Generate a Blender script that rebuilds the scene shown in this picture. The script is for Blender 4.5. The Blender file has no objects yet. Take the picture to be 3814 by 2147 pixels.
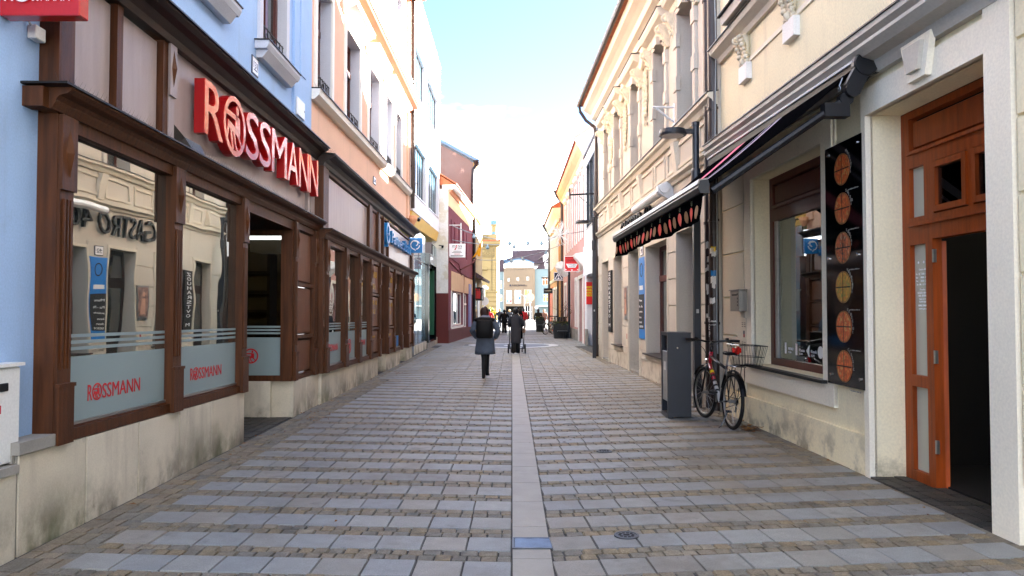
import bpy, bmesh, math, random
from mathutils import Vector, Matrix, noise
random.seed(7)
R = math.radians
sc = bpy.context.scene
col = sc.collection

# ---------------------------------------------------------------- camera
cd = bpy.data.cameras.new('camera'); cam = bpy.data.objects.new('camera', cd); col.objects.link(cam)
cam.location = (0, 0, 1.55); cam.rotation_euler = (R(90 + 1.703), 0, 0)
cd.sensor_width = 36; cd.lens = 25.85; cd.clip_start = .05; cd.clip_end = 3000
sc.camera = cam
# ---------------------------------------------------------------- sky and sun
SUN_EL, SUN_AZ = 20.0, 45.0            # azimuth measured from +Y (down the street) towards +X
w = bpy.data.worlds.new('World'); sc.world = w; w.use_nodes = True
nt = w.node_tree; nt.nodes.clear()
def wn(t, **k):
    n = nt.nodes.new(t)
    for a, b in k.items(): setattr(n, a, b)
    return n
out = wn('ShaderNodeOutputWorld'); bg = wn('ShaderNodeBackground')
sky = wn('ShaderNodeTexSky', sky_type='NISHITA', sun_disc=False)
sky.sun_elevation = R(SUN_EL); sky.sun_rotation = R(SUN_AZ); sky.air_density = .31; sky.dust_density = .05; sky.ozone_density = 3.4
tc = wn('ShaderNodeTexCoord'); mp = wn('ShaderNodeMapping'); mp.inputs['Scale'].default_value = (1.1, 1.1, 3.2); mp.inputs['Location'].default_value = (1.7, 0, 0)
nz = wn('ShaderNodeTexNoise'); nz.inputs['Scale'].default_value = 1.5; nz.inputs['Detail'].default_value = 6; nz.inputs['Roughness'].default_value = .58
rp = wn('ShaderNodeValToRGB'); rp.color_ramp.elements[0].position = .47; rp.color_ramp.elements[1].position = .66
rp.color_ramp.elements[0].color = (0, 0, 0, 1); rp.color_ramp.elements[1].color = (.75, .75, .75, 1)
sx = wn('ShaderNodeSeparateXYZ'); hz = wn('ShaderNodeMapRange'); hz.inputs[1].default_value = .05; hz.inputs[2].default_value = .25
hz.inputs[3].default_value = .75; hz.inputs[4].default_value = .0
mx = wn('ShaderNodeMath', operation='MAXIMUM'); mix = wn('ShaderNodeMix', data_type='RGBA'); mix.inputs[7].default_value = (9.8, 9.1, 7.9, 1)
L_ = nt.links.new
L_(tc.outputs['Generated'], mp.inputs[0]); L_(mp.outputs[0], nz.inputs[0]); L_(nz.outputs[0], rp.inputs[0])
L_(tc.outputs['Generated'], sx.inputs[0]); L_(sx.outputs[2], hz.inputs[0]); L_(hz.outputs[0], mx.inputs[0]); L_(rp.outputs[0], mx.inputs[1])
L_(mx.outputs[0], mix.inputs[0]); L_(sky.outputs[0], mix.inputs[6]); L_(mix.outputs[2], bg.inputs[0]); L_(bg.outputs[0], out.inputs[0])
bg.inputs[1].default_value = .07
sd = bpy.data.lights.new('sun', 'SUN'); sun = bpy.data.objects.new('sun', sd); col.objects.link(sun)
sd.energy = 4.5; sd.angle = R(.53); sd.color = (1, .95, .88)
dirv = Vector((math.sin(R(SUN_AZ)) * math.cos(R(SUN_EL)), math.cos(R(SUN_AZ)) * math.cos(R(SUN_EL)), math.sin(R(SUN_EL))))
sun.rotation_euler = dirv.to_track_quat('Z', 'Y').to_euler(); sun.location = (20, 20, 40)
vs = sc.view_settings
vs.view_transform = 'Standard'; vs.look = 'None'; vs.gamma = 1; vs.use_curve_mapping = False; vs.exposure = 4.25
sc.cycles.max_bounces = 7; sc.cycles.diffuse_bounces = 4; sc.cycles.glossy_bounces = 4; sc.cycles.transparent_max_bounces = 8
sc.cycles.caustics_reflective = False; sc.cycles.caustics_refractive = False; sc.cycles.use_denoising = True; sc.cycles.sample_clamp_indirect = 6

# ---------------------------------------------------------------- helpers
def C(h, k=1.0):
    h = h.lstrip('#'); v = [int(h[i:i+2], 16) / 255 for i in (0, 2, 4)]
    v = [(c / 12.92 if c <= .04045 else ((c + .055) / 1.055) ** 2.4) * k for c in v]
    return (*v, 1)

MATS = {}
def M(name, c, rough=.6, var=.1, scale=2.5, bump=0., bscale=60., metal=0., spec=.4, stain=None, coat=0., stretch=None, emit=None, rnd=None, fine=.06):
    m = bpy.data.materials.new(name); m.use_nodes = True; t = m.node_tree; N = t.nodes; K = t.links.new
    b = N['Principled BSDF']; MATS[name] = m
    b.inputs['Roughness'].default_value = rough; b.inputs['Metallic'].default_value = metal
    b.inputs['Specular IOR Level'].default_value = spec
    if coat: b.inputs['Coat Weight'].default_value = coat; b.inputs['Coat Roughness'].default_value = .08
    g = N.new('ShaderNodeNewGeometry'); src = g.outputs['Position']
    if stretch:
        q = N.new('ShaderNodeMapping'); q.inputs['Scale'].default_value = stretch; K(src, q.inputs[0]); src = q.outputs[0]
    def mixc(f, a, bb, blend='MIX'):
        x = N.new('ShaderNodeMix'); x.data_type = 'RGBA'; x.blend_type = blend
        for i, v in ((0, f), (6, a), (7, bb)):
            if hasattr(v, 'is_linked'): K(v, x.inputs[i])
            else: x.inputs[i].default_value = v
        return x.outputs[2]
    n1 = N.new('ShaderNodeTexNoise'); n1.inputs['Scale'].default_value = scale; n1.inputs['Detail'].default_value = 5; K(src, n1.inputs[0])
    n2 = N.new('ShaderNodeTexNoise'); n2.inputs['Scale'].default_value = bscale; n2.inputs['Detail'].default_value = 3; K(src, n2.inputs[0])
    if rnd:
        a = N.new('ShaderNodeAttribute'); a.attribute_name = 'rnd'; rr = N.new('ShaderNodeValToRGB'); cr = rr.color_ramp
        cr.interpolation = 'LINEAR'
        while len(cr.elements) < len(rnd): cr.elements.new(.5)
        for i, e in enumerate(rnd): cr.elements[i].position = i / (len(rnd) - 1); cr.elements[i].color = e
        K(a.outputs['Fac'], rr.inputs[0]); base = rr.outputs[0]
    else: base = None
    def contrast(o, lo, hi):
        mr = N.new('ShaderNodeMapRange'); mr.inputs[1].default_value = .3; mr.inputs[2].default_value = .7
        mr.inputs[3].default_value = lo; mr.inputs[4].default_value = hi; K(o, mr.inputs[0]); return mr.outputs[0]
    if base is None:
        base = mixc(contrast(n1.outputs[0], 0, 1), tuple(x * (1 - var) for x in c[:3]) + (1,), tuple(min(1, x * (1 + var)) for x in c[:3]) + (1,))
    else:
        cb = N.new('ShaderNodeCombineColor'); o = contrast(n1.outputs[0], 1 - var, 1 + var)
        for i in range(3): K(o, cb.inputs[i])
        base = mixc(1., base, cb.outputs[0], 'MULTIPLY')
    if fine:
        cb = N.new('ShaderNodeCombineColor'); o = contrast(n2.outputs[0], 1 - fine, 1 + fine)
        for i in range(3): K(o, cb.inputs[i])
        base = mixc(1., base, cb.outputs[0], 'MULTIPLY')
    for st in (stain or []):
        scol, ssc, lo, hi, amt = st[:5]
        n3 = N.new('ShaderNodeTexNoise'); n3.inputs['Scale'].default_value = ssc; n3.inputs['Detail'].default_value = 7; n3.inputs['Roughness'].default_value = .65
        q = N.new('ShaderNodeMapping'); q.inputs['Scale'].default_value = st[5] if len(st) > 5 else (1, 1, 1); q.inputs['Location'].default_value = (ssc * 3, ssc, 7)
        K(g.outputs['Position'], q.inputs[0]); K(q.outputs[0], n3.inputs[0])
        mr = N.new('ShaderNodeMapRange'); mr.interpolation_type = 'SMOOTHSTEP'
        mr.inputs[1].default_value = lo; mr.inputs[2].default_value = hi; mr.inputs[3].default_value = 0; mr.inputs[4].default_value = amt
        K(n3.outputs[0], mr.inputs[0]); fac = mr.outputs[0]
        if len(st) > 6:                                            # splash dirt: only up to a height above the paving
            sz = N.new('ShaderNodeSeparateXYZ'); K(g.outputs['Position'], sz.inputs[0]); zr = N.new('ShaderNodeMapRange'); zr.inputs[1].default_value = st[6][0]; zr.inputs[2].default_value = st[6][1]
            zr.inputs[3].default_value = 1; zr.inputs[4].default_value = 0; K(sz.outputs[2], zr.inputs[0]); mu = N.new('ShaderNodeMath'); mu.operation = 'MULTIPLY'; K(zr.outputs[0], mu.inputs[0]); K(fac, mu.inputs[1]); fac = mu.outputs[0]
        base = mixc(fac, base, scol)
    K(base, b.inputs['Base Color'])
    if bump:
        bp = N.new('ShaderNodeBump'); bp.inputs['Strength'].default_value = bump; bp.inputs['Distance'].default_value = .01
        K(n2.outputs[0], bp.inputs['Height']); K(bp.outputs[0], b.inputs['Normal'])
    if emit:
        b.inputs['Emission Color'].default_value = emit[0]; b.inputs['Emission Strength'].default_value = emit[1]
    return m

def glass_mat(name, tint, refl_ior=1.9, inner=None, wob=.0, boost=0.):
    """window glass: fresnel mirror over a see-through (or, with inner, an interior- or sky-coloured) body"""
    m = bpy.data.materials.new(name); m.use_nodes = True; t = m.node_tree; N = t.nodes; K = t.links.new; N.clear(); MATS[name] = m
    o = N.new('ShaderNodeOutputMaterial'); mxs = N.new('ShaderNodeMixShader'); gl = N.new('ShaderNodeBsdfGlossy'); gl.inputs['Roughness'].default_value = .012
    gl.inputs['Color'].default_value = (.88, .94, .92, 1)
    if inner: body = N.new('ShaderNodeBsdfDiffuse'); body.inputs[0].default_value = inner
    else: body = N.new('ShaderNodeBsdfTransparent'); body.inputs[0].default_value = tint
    f = N.new('ShaderNodeFresnel'); f.inputs['IOR'].default_value = refl_ior
    ad = N.new('ShaderNodeMath'); ad.operation = 'ADD'; ad.use_clamp = True; ad.inputs[1].default_value = boost
    K(f.outputs[0], ad.inputs[0]); K(ad.outputs[0], mxs.inputs[0]); K(body.outputs[0], mxs.inputs[1]); K(gl.outputs[0], mxs.inputs[2]); K(mxs.outputs[0], o.inputs[0])
    if wob:
        g = N.new('ShaderNodeNewGeometry'); nz = N.new('ShaderNodeTexNoise'); nz.inputs['Scale'].default_value = 1.7; nz.inputs['Detail'].default_value = 1
        bp = N.new('ShaderNodeBump'); bp.inputs['Strength'].default_value = wob; bp.inputs['Distance'].default_value = .02
        K(g.outputs['Position'], nz.inputs[0]); K(nz.outputs[0], bp.inputs['Height']); K(bp.outputs[0], gl.inputs['Normal'])
    return m

class Frame:
    def __init__(f, O, u, n, shear=0., sref=0.):
        f.O = Vector(O); f.u = Vector(u); f.n = Vector(n); f.sh = shear; f.sr = sref
    def p(f, s, n, z):
        return f.O + f.u * s + f.n * n + Vector((0, 0, z + f.sh * (s - f.sr)))
WF = Frame((0, 0, 0), (1, 0, 0), (0, 1, 0))           # s = world x, n = world y

class MB:
    def __init__(b): b.v = []; b.f = []; b.m = []; b.r = []
    def add(b, vs, fs, m=0, r=None):
        k = len(b.v); b.v += [Vector(v) for v in vs]
        for f in fs: b.f.append([k + i for i in f]); b.m.append(m); b.r.append(random.random() if r is None else r)
        return b
    def box(b, F, s0, s1, n0, n1, z0, z1, m=0, r=None):
        P = F.p
        return b.add([P(s0, n0, z0), P(s1, n0, z0), P(s1, n1, z0), P(s0, n1, z0), P(s0, n0, z1), P(s1, n0, z1), P(s1, n1, z1), P(s0, n1, z1)],
                     [(0, 3, 2, 1), (4, 5, 6, 7), (0, 1, 5, 4), (1, 2, 6, 5), (2, 3, 7, 6), (3, 0, 4, 7)], m, r)
    def slabbox(b, F, s0, s1, z0, z1, n0, n1, e=.01, m=0, r=None):
        """a block standing proud of a wall with chamfered front edges"""
        P = F.p
        return b.add([P(s0, n0, z0), P(s1, n0, z0), P(s1, n0, z1), P(s0, n0, z1), P(s0 + e, n1, z0 + e), P(s1 - e, n1, z0 + e), P(s1 - e, n1, z1 - e), P(s0 + e, n1, z1 - e)],
                     [(4, 5, 6, 7), (0, 1, 5, 4), (1, 2, 6, 5), (2, 3, 7, 6), (3, 0, 4, 7)], m, r)
    def prism(b, F, prof, s0, s1, m=0, n_off0=0., n_off1=0.):
        """profile [(n, z)...] swept along s, closed ends"""
        k = len(prof)
        vs = [F.p(s0, n, z) for n, z in prof] + [F.p(s1, n, z) for n, z in prof]
        fs = [(i, (i + 1) % k, k + (i + 1) % k, k + i) for i in range(k)] + [tuple(range(k)), tuple(range(k, 2 * k))]
        return b.add(vs, fs, m)
    def plate(b, F, poly, n0, n1, m=0):
        """polygon [(s, z)...] given thickness along n"""
        k = len(poly)
        vs = [F.p(s, n0, z) for s, z in poly] + [F.p(s, n1, z) for s, z in poly]
        fs = [(i, (i + 1) % k, k + (i + 1) % k, k + i) for i in range(k)] + [tuple(range(k)), tuple(range(k, 2 * k))]
        return b.add(vs, fs, m)
    def tube(b, pts, r, sides=8, m=0, cap=True, radii=None):
        pts = [Vector(p) for p in pts]; k = len(b.v); n = len(pts); prev = None
        for i, p in enumerate(pts):
            d = (pts[min(i + 1, n - 1)] - pts[max(i - 1, 0)]).normalized()
            a = d.cross(Vector((0, 0, 1)) if abs(d.z) < .95 else Vector((0, 1, 0))).normalized()
            if prev is not None and a.dot(prev) < 0 and abs(a.dot(prev)) > .5: a = -a
            prev = a; c = d.cross(a); rr = radii[i] if radii else r
            for j in range(sides):
                t = 2 * math.pi * j / sides; b.v.append(p + a * (rr * math.cos(t)) + c * (rr * math.sin(t)))
        q = random.random()
        for i in range(n - 1):
            for j in range(sides):
                b.f.append([k + i * sides + j, k + i * sides + (j + 1) % sides, k + (i + 1) * sides + (j + 1) % sides, k + (i + 1) * sides + j]); b.m.append(m); b.r.append(q)
        if cap:
            for o in (0, (n - 1) * sides): b.f.append([k + o + j for j in range(sides)]); b.m.append(m); b.r.append(q)
        return b
    def lathe(b, c, prof, sides=16, axis=(0, 0, 1), m=0, sx=1., sy=1., cap=True):
        """profile [(r, h)...] turned about axis through c"""
        ax = Vector(axis).normalized(); a = ax.cross(Vector((0, 1, 0)) if abs(ax.y) < .9 else Vector((1, 0, 0))).normalized(); d = ax.cross(a)
        if abs(ax.z) > .9: a, d = Vector((1, 0, 0)), Vector((0, 1, 0))
        k = len(b.v); c = Vector(c)
        for r, h in prof:
            for j in range(sides):
                t = 2 * math.pi * j / sides; b.v.append(c + ax * h + a * (r * sx * math.cos(t)) + d * (r * sy * math.sin(t)))
        q = random.random()
        for i in range(len(prof) - 1):
            for j in range(sides):
                b.f.append([k + i * sides + j, k + i * sides + (j + 1) % sides, k + (i + 1) * sides + (j + 1) % sides, k + (i + 1) * sides + j]); b.m.append(m); b.r.append(q)
        if cap:
            for o in (0, (len(prof) - 1) * sides): b.f.append([k + o + j for j in range(sides)]); b.m.append(m); b.r.append(q)
        return b
    def torus(b, c, R0, r, axis, seg=28, sides=8, m=0):
        ax = Vector(axis).normalized(); a = ax.cross(Vector((0, 0, 1)) if abs(ax.z) < .9 else Vector((1, 0, 0))).normalized(); d = ax.cross(a)
        k = len(b.v); c = Vector(c); q = random.random()
        for i in range(seg):
            t = 2 * math.pi * i / seg; e = a * math.cos(t) + d * math.sin(t)
            for j in range(sides):
                u = 2 * math.pi * j / sides; b.v.append(c + e * (R0 + r * math.cos(u)) + ax * (r * math.sin(u)))
        for i in range(seg):
            for j in range(sides):
                b.f.append([k + i * sides + j, k + ((i + 1) % seg) * sides + j, k + ((i + 1) % seg) * sides + (j + 1) % sides, k + i * sides + (j + 1) % sides]); b.m.append(m); b.r.append(q)
        return b
    def text(b, F, s, z0, h, txt, n0, n1, dirn=1, width=None, m=0, shear=0., vert=False):
        vs, fs = text_geo(txt)
        x0 = min(v[0] for v in vs); x1 = max(v[0] for v in vs); y0 = min(v[1] for v in vs); y1 = max(v[1] for v in vs)
        k = h / (y1 - y0); kx = width / (x1 - x0) if width else k
        pv = []
        for x, y, q in vs:
            a, c = (x - x0) * kx, (y - y0) * k
            pv.append(F.p(s + dirn * a, n0 if q < 0 else n1, z0 + c + shear * a))
        return b.add(pv, fs, m)
    def build(b, name, mat, parent=None, smooth=False, origin=None, bevel=0., recalc=True):
        me = bpy.data.meshes.new(name)
        o = bpy.data.objects.new(name, me)
        off = parent['_w'] if parent is not None else (Vector(origin) if origin is not None else Vector((0, 0, 0)))
        off = Vector(off)
        me.from_pydata([v - off for v in b.v], [], b.f)
        mats = mat if isinstance(mat, (list, tuple)) else [mat]
        for q in mats: me.materials.append(q)
        if len(mats) > 1: me.polygons.foreach_set('material_index', b.m)
        at = me.attributes.new('rnd', 'FLOAT', 'FACE'); at.data.foreach_set('value', b.r)
        if recalc:
            bm = bmesh.new(); bm.from_mesh(me); bmesh.ops.recalc_face_normals(bm, faces=bm.faces)
            if bevel: bmesh.ops.bevel(bm, geom=[e for e in bm.edges], offset=bevel, segments=1, affect='EDGES', clamp_overlap=True)
            bm.to_mesh(me); bm.free()
        if smooth: me.polygons.foreach_set('use_smooth', [True] * len(me.polygons))
        col.objects.link(o)
        if parent is not None: o.parent = parent; o['_w'] = off
        else: o.location = off; o['_w'] = off
        return o

def each(b, name, mat, parent):
    """build every separate piece of b as an object of its own"""
    par = list(range(len(b.v)))
    def find(i):
        while par[i] != i: par[i] = par[par[i]]; i = par[i]
        return i
    for f in b.f:
        for q in f[1:]: par[find(q)] = find(f[0])
    parts = {}
    for f, mi, r in zip(b.f, b.m, b.r): parts.setdefault(find(f[0]), []).append((f, mi, r))
    out = []
    for fs in parts.values():
        idx = {}; o = MB()
        for f, mi, r in fs:
            for q in f:
                if q not in idx: idx[q] = len(o.v); o.v.append(b.v[q])
            o.f.append([idx[q] for q in f]); o.m.append(mi); o.r.append(r)
        out.append(o.build(name, mat, parent))
    return out

_TX = {}
def text_geo(txt):
    if txt in _TX: return _TX[txt]
    cu = bpy.data.curves.new('lettering', 'FONT'); cu.body = txt; cu.size = 1; cu.extrude = .5; cu.resolution_u = 3
    o = bpy.data.objects.new('lettering', cu); col.objects.link(o)
    dg = bpy.context.evaluated_depsgraph_get(); dg.update()
    me = bpy.data.meshes.new_from_object(o.evaluated_get(dg))
    r = ([tuple(v.co) for v in me.vertices], [tuple(p.vertices) for p in me.polygons])
    bpy.data.meshes.remove(me); bpy.data.objects.remove(o); bpy.data.curves.remove(cu)
    _TX[txt] = r
    return r

def tag(o, label=None, cat=None, group=None, kind=None):
    for k, v in (('label', label), ('category', cat), ('group', group), ('kind', kind)):
        if v: o[k] = v
    return o
def thing(name, label, cat, loc, group=None, kind=None):
    o = bpy.data.objects.new(name, None); o.empty_display_size = .2; col.objects.link(o); o.location = loc; o['_w'] = Vector(loc)
    return tag(o, label, cat, group, kind)
def kids(o): return [c for c in bpy.data.objects if c.parent == o]
def clone(o, delta=(0, 0, 0), parent=None, label=None, scale=None, rotz=None):
    """a copy of an object with copies of its parts and sub-parts"""
    c = o.copy(); col.objects.link(c)
    if parent is not None: c.parent = parent
    c.location = o.location + Vector(delta)
    if scale: c.scale = scale
    if rotz is not None: c.rotation_euler.z = rotz
    if label: c['label'] = label
    for k in kids(o): clone(k, (0, 0, 0), c)
    return c

def wall(F, s0, s1, z0, z1, n, ops, depth, m=0, rm=None, mb=None, top=True):
    """front face of a wall with real openings and their reveals"""
    mb = mb or MB(); rm = m if rm is None else rm
    S = sorted({s0, s1, *[o[0] for o in ops], *[o[1] for o in ops]}); Z = sorted({z0, z1, *[o[2] for o in ops], *[o[3] for o in ops]})
    S = [x for x in S if s0 <= x <= s1]; Z = [x for x in Z if z0 <= x <= z1]
    for i in range(len(S) - 1):
        for j in range(len(Z) - 1):
            a, b, c, d = S[i], S[i + 1], Z[j], Z[j + 1]; sm, zm = (a + b) / 2, (c + d) / 2
            if any(o[0] < sm < o[1] and o[2] < zm < o[3] for o in ops): continue
            mb.add([F.p(a, n, c), F.p(b, n, c), F.p(b, n, d), F.p(a, n, d)], [(0, 1, 2, 3)], m)
    for a, b, c, d in ops:
        P = F.p; q = n - depth
        mb.add([P(a, n, c), P(b, n, c), P(b, n, d), P(a, n, d), P(a, q, c), P(b, q, c), P(b, q, d), P(a, q, d)],
               [(0, 1, 5, 4), (1, 2, 6, 5), (2, 3, 7, 6), (3, 0, 4, 7)], rm)
    # ends and top, so that the wall reads as a solid body
    P = F.p; T = n - .45
    mb.add([P(s0, n, z0), P(s0, T, z0), P(s0, T, z1), P(s0, n, z1)], [(0, 1, 2, 3)], m)
    mb.add([P(s1, n, z0), P(s1, T, z0), P(s1, T, z1), P(s1, n, z1)], [(0, 1, 2, 3)], m)
    if top: mb.add([P(s0, n, z1), P(s1, n, z1), P(s1, T, z1), P(s0, T, z1)], [(0, 1, 2, 3)], m)
    return mb

def window(F, parent, s0, s1, z0, z1, n, frame, glass, fw=.07, th=.07, mull=True, trans=.33, name='window'):
    """a casement: frame with mullion and transom, each pane a sub-part"""
    mb = MB(); zt = z1 - (z1 - z0) * trans if trans else z1; sm = (s0 + s1) / 2
    mb.box(F, s0, s0 + fw, n - th, n, z0, z1).box(F, s1 - fw, s1, n - th, n, z0, z1)
    mb.box(F, s0 + fw, s1 - fw, n - th, n, z0, z0 + fw).box(F, s0 + fw, s1 - fw, n - th, n, z1 - fw, z1)
    if trans: mb.box(F, s0 + fw, s1 - fw, n - th, n + .03, zt - fw * .7, zt + fw * .7)
    if mull:
        mb.box(F, sm - fw * .6, sm + fw * .6, n - th, n + .012, z0 + fw, (zt - fw * .7) if trans else z1 - fw)
        if trans: mb.box(F, sm - fw * .45, sm + fw * .45, n - th, n + .008, zt + fw * .7, z1 - fw)
    o = mb.build(name, frame, parent)
    cols = [(s0 + fw, sm - fw * .6), (sm + fw * .6, s1 - fw)] if mull else [(s0 + fw, s1 - fw)]
    rows = [(z0 + fw, zt - fw * .7), (zt + fw * .7, z1 - fw)] if trans else [(z0 + fw, z1 - fw)]
    for a, b in cols:
        for c, d in rows: MB().box(F, a, b, n - th * .7, n - th * .5, c, d).build('pane', glass, o)
    return o
# ---------------------------------------------------------------- materials
dirt = (.06, .052, .042, 1)
M('slab', None, .62, .08, 9, .25, 160, rnd=[C(h) for h in ('898c8b','8f908c','86898a','8d8c86','908a80','8b8c8a','848788','939490','8a8881')], fine=.2, spec=.35,
  stain=[((.12, .095, .065, 1), .33, .46, .62, .4), ((.09, .085, .075, 1), 3.2, .57, .76, .6), ((.11, .09, .065, 1), .8, .52, .72, .5), ((.05, .045, .04, 1), 11, .66, .74, .5), ((.62, .62, .6, 1), 17, .755, .775, .9)])
M('sett', None, .7, .2, 14, .6, 90, rnd=[C(h) for h in ('746e61','827660','767268','88785c','6a675f','7d766a','786c5a','857b69')], fine=.25, spec=.3,
  stain=[(dirt, 2.5, .52, .72, .6)])
M('sett_dark', None, .6, .2, 14, .6, 90, rnd=[C(h) for h in ('3a3835','45413c','33332f','4c463e')], fine=.25, spec=.35)
M('joint', (.055, .053, .05, 1), .9, .3, 5, .5, 60)
M('far_paving', C('5f5d59'), .75, .12, 1.2, .3, 20, stain=[((.14, .14, .14, 1), .6, .5, .7, .5)])
M('strip', C('959085'), .6, .08, 4, .15, 130, stain=[((.14, .13, .12, 1), 2.4, .56, .75, .5)])
M('blue_plaster', C('9cb9df'), .8, .05, 1.1, .12, 70, spec=.2, stain=[((.22, .26, .34, 1), 1.5, .54, .8, .35, (2.2, 2.2, .16)), ((.22, .25, .30, 1), 1.6, .62, .8, .25)])
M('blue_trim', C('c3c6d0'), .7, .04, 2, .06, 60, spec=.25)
M('peach_plaster', C('deb79f'), .85, .05, 1.0, .15, 70, spec=.15, stain=[((.38, .29, .23, 1), 1.5, .54, .8, .35, (2.2, 2.2, .16)), ((.30, .24, .20, 1), 1.8, .60, .8, .25)])
M('shade_orange', C('74400c'), .8, .05, 2)  # shaded tone of the cornice underside, put in as colour
M('white_trim', C('e8e6e0'), .7, .04, 2, .06, 60, spec=.25, stain=[((.30, .28, .25, 1), 3.0, .62, .8, .3)])
M('white_render', C('dedfe2'), .75, .03, 1, .05, 70, spec=.2)
M('cream_plaster', C('efe2bf'), .85, .05, .8, .22, 45, spec=.15, stain=[((.36, .31, .22, 1), 1.5, .56, .8, .3, (2.2, 2.2, .16)), ((.16, .13, .09, 1), 3, .45, .68, .75, (1, 1, 1), (.05, .55)), ((.34, .27, .16, 1), 1.1, .62, .82, .35), ((.22, .18, .12, 1), 4.5, .70, .82, .35, (1, 1, .35))])
M('cream_light', C('c7c0b2'), .85, .04, .9, .16, 50, spec=.15, stain=[((.30, .26, .2, 1), 1.5, .54, .8, .35, (2.2, 2.2, .16)), ((.16, .13, .09, 1), 3, .45, .68, .75, (1, 1, 1), (.05, .6)), ((.36, .31, .23, 1), 1.5, .60, .8, .3), ((.2, .16, .11, 1), 5, .70, .8, .35, (1, 1, .4))])
M('cream_trim', C('d0c8b6'), .8, .04, 1.2, .12, 50, spec=.2, stain=[((.33, .27, .18, 1), 2.2, .62, .8, .3)])
M('cream_white', C('f0e6d0'), .8, .04, 1.2, .16, 50, spec=.2, stain=[((.36, .31, .23, 1), 2.2, .60, .8, .35), (dirt, 5, .70, .8, .4)])
M('stone_relief', C('ddd2b8'), .85, .12, 9, .3, 30, spec=.15, stain=[((.2, .16, .1, 1), 9, .55, .7, .5)])
M('grey_moulding', C('b3aea4'), .6, .10, 1.5, .1, 40, stain=[((.2, .19, .18, 1), 1.5, .5, .75, .5, (.3, .3, 3))])
M('brown_wood', C('4b2911'), .5, .4, 3, .25, 50, spec=.25, stretch=(9, 9, .7), stain=[((.05, .025, .015, 1), 1.6, .58, .8, .5)])
M('brown_wood_worn', C('633920'), .45, .25, 3, .15, 50, spec=.4, stretch=(9, 9, .7), stain=[((.36, .25, .2, 1), 3.5, .62, .8, .5)])
M('fascia_faded', C('968885'), .42, .10, 2.4, .05, 60, spec=.5, stretch=(5, 5, .6), coat=.1, stain=[((.16, .11, .09, 1), 1.4, .62, .85, .45)])  # faded brown, with the pale sky sheen also put into the colour
M('door_orange', C('8f3d0e'), .45, .28, 3, .2, 60, spec=.3, stretch=(8, 8, .6))
M('win_wood', C('54241a'), .42, .16, 4, .08, 60, spec=.45, stretch=(8, 8, .8))
M('dark_wood', C('20100a'), .5, .2, 4, .1, 50, stretch=(8, 8, .8))
M('copper_dark', C('1f1d1c'), .45, .2, 3, .1, 30, metal=.3)
M('brown_pipe', C('2d211c'), .42, .15, 4, .06, 40, spec=.5, stain=[((.12, .1, .09, 1), 5, .6, .75, .4)])
M('black_metal', C('101216'), .42, .12, 5, .05, 70, spec=.5)
M('anthracite', C('1c2129'), .4, .10, 4, .05, 90, spec=.5, stain=[((.10, .10, .10, 1), 4, .66, .8, .35)])
M('steel', C('a9a9a7'), .32, .08, 5, .05, 90, metal=.9, stretch=(1, 1, 12))
M('chrome', C('c8c8c8'), .15, .05, 5, metal=1)
M('alu_white', C('dcdddb'), .35, .04, 3, spec=.5)
M('plinth_stone', C('cfc6b4'), .7, .09, 1.6, .25, 80, spec=.3, rnd=[C('c9c0ae'), C('d3cbb9'), C('c2bba9'), C('cdc3ae')],
  stain=[((.11, .095, .07, 1), 2.2, .40, .66, .85, (1, 1, .8), (.06, .5)), ((.07, .09, .03, 1), 1.1, .5, .66, .8, (1, 1, .7), (.05, .45)), ((.09, .08, .065, 1), 5, .60, .74, .6, (1, 1, .5)), ((.35, .31, .25, 1), 1.2, .5, .7, .5, (2, 2, .3))])
M('grey_stone', C('8f8c85'), .75, .15, 3, .3, 60, stain=[(dirt, 3, .5, .7, .5)])
M('red_gloss', C('b80d12'), .18, .04, 3, spec=.6, coat=.6)
M('red_face', C('d23a34'), .07, .04, 3, spec=.9, coat=1.)
M('red_side', C('9c080e'), .4, .04, 3)
M('red_film', C('c0202a'), .5, .03, 3)
M('white_gloss', C('f2f2f2'), .3, .02, 3)
M('off_white', C('e4e2dc'), .6, .03, 3)
M('black_gloss', C('050608'), .08, .1, 3, spec=.6)
M('black_matte', C('09090a'), .6, .1, 3)
M('ink', C('0c0c0e'), .6, 0, 3, fine=0)
M('frost', C('87989a'), .5, .03, 2, .1, 300, spec=.3)
M('frost_band', C('9caaa8'), .5, .03, 2, .1, 300, spec=.3)
M('bank_blue', C('0f78bd'), .3, .03, 3, spec=.5)
M('gold', C('b08a3c'), .45, .15, 6, metal=.4)
M('fabric_black', C('09090b'), .9, .15, 4, .2, 200, spec=.0)
M('fabric_pink', C('e2718f'), .8, .05, 4, .1, 200)
M('fabric_lilac', C('a9a0b4'), .8, .05, 4, .1, 200)
M('print_tomato', C('e0402f'), .7, .15, 20)
M('print_bread', C('8a5f38'), .7, .2, 25)
M('print_stripe', C('4d2a16'), .7, .1, 25)
M('print_green', C('8f9a78'), .7, .1, 25)
M('pizza', C('c9622e'), .5, .35, 22, fine=.3, bscale=45, stain=[((.45, .06, .03, 1), 28, .5, .6, .8), ((.62, .42, .14, 1), 19, .55, .65, .8)])
M('pizza_green', C('bf8a34'), .5, .35, 22, fine=.3, bscale=45, stain=[((.22, .26, .05, 1), 26, .48, .6, .8), ((.6, .15, .05, 1), 19, .58, .66, .8)])
M('pizza_dark', C('bd6034'), .5, .35, 22, fine=.3, bscale=45, stain=[((.05, .035, .03, 1), 24, .5, .6, .85), ((.62, .5, .3, 1), 30, .55, .65, .8)])
M('maroon', C('763f49'), .85, .07, 1, .15, 60, spec=.15, stain=[((.30, .16, .17, 1), 1.6, .55, .75, .4)])
M('maroon_dark', C('5c2622'), .8, .07, 1, .1, 60)
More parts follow.
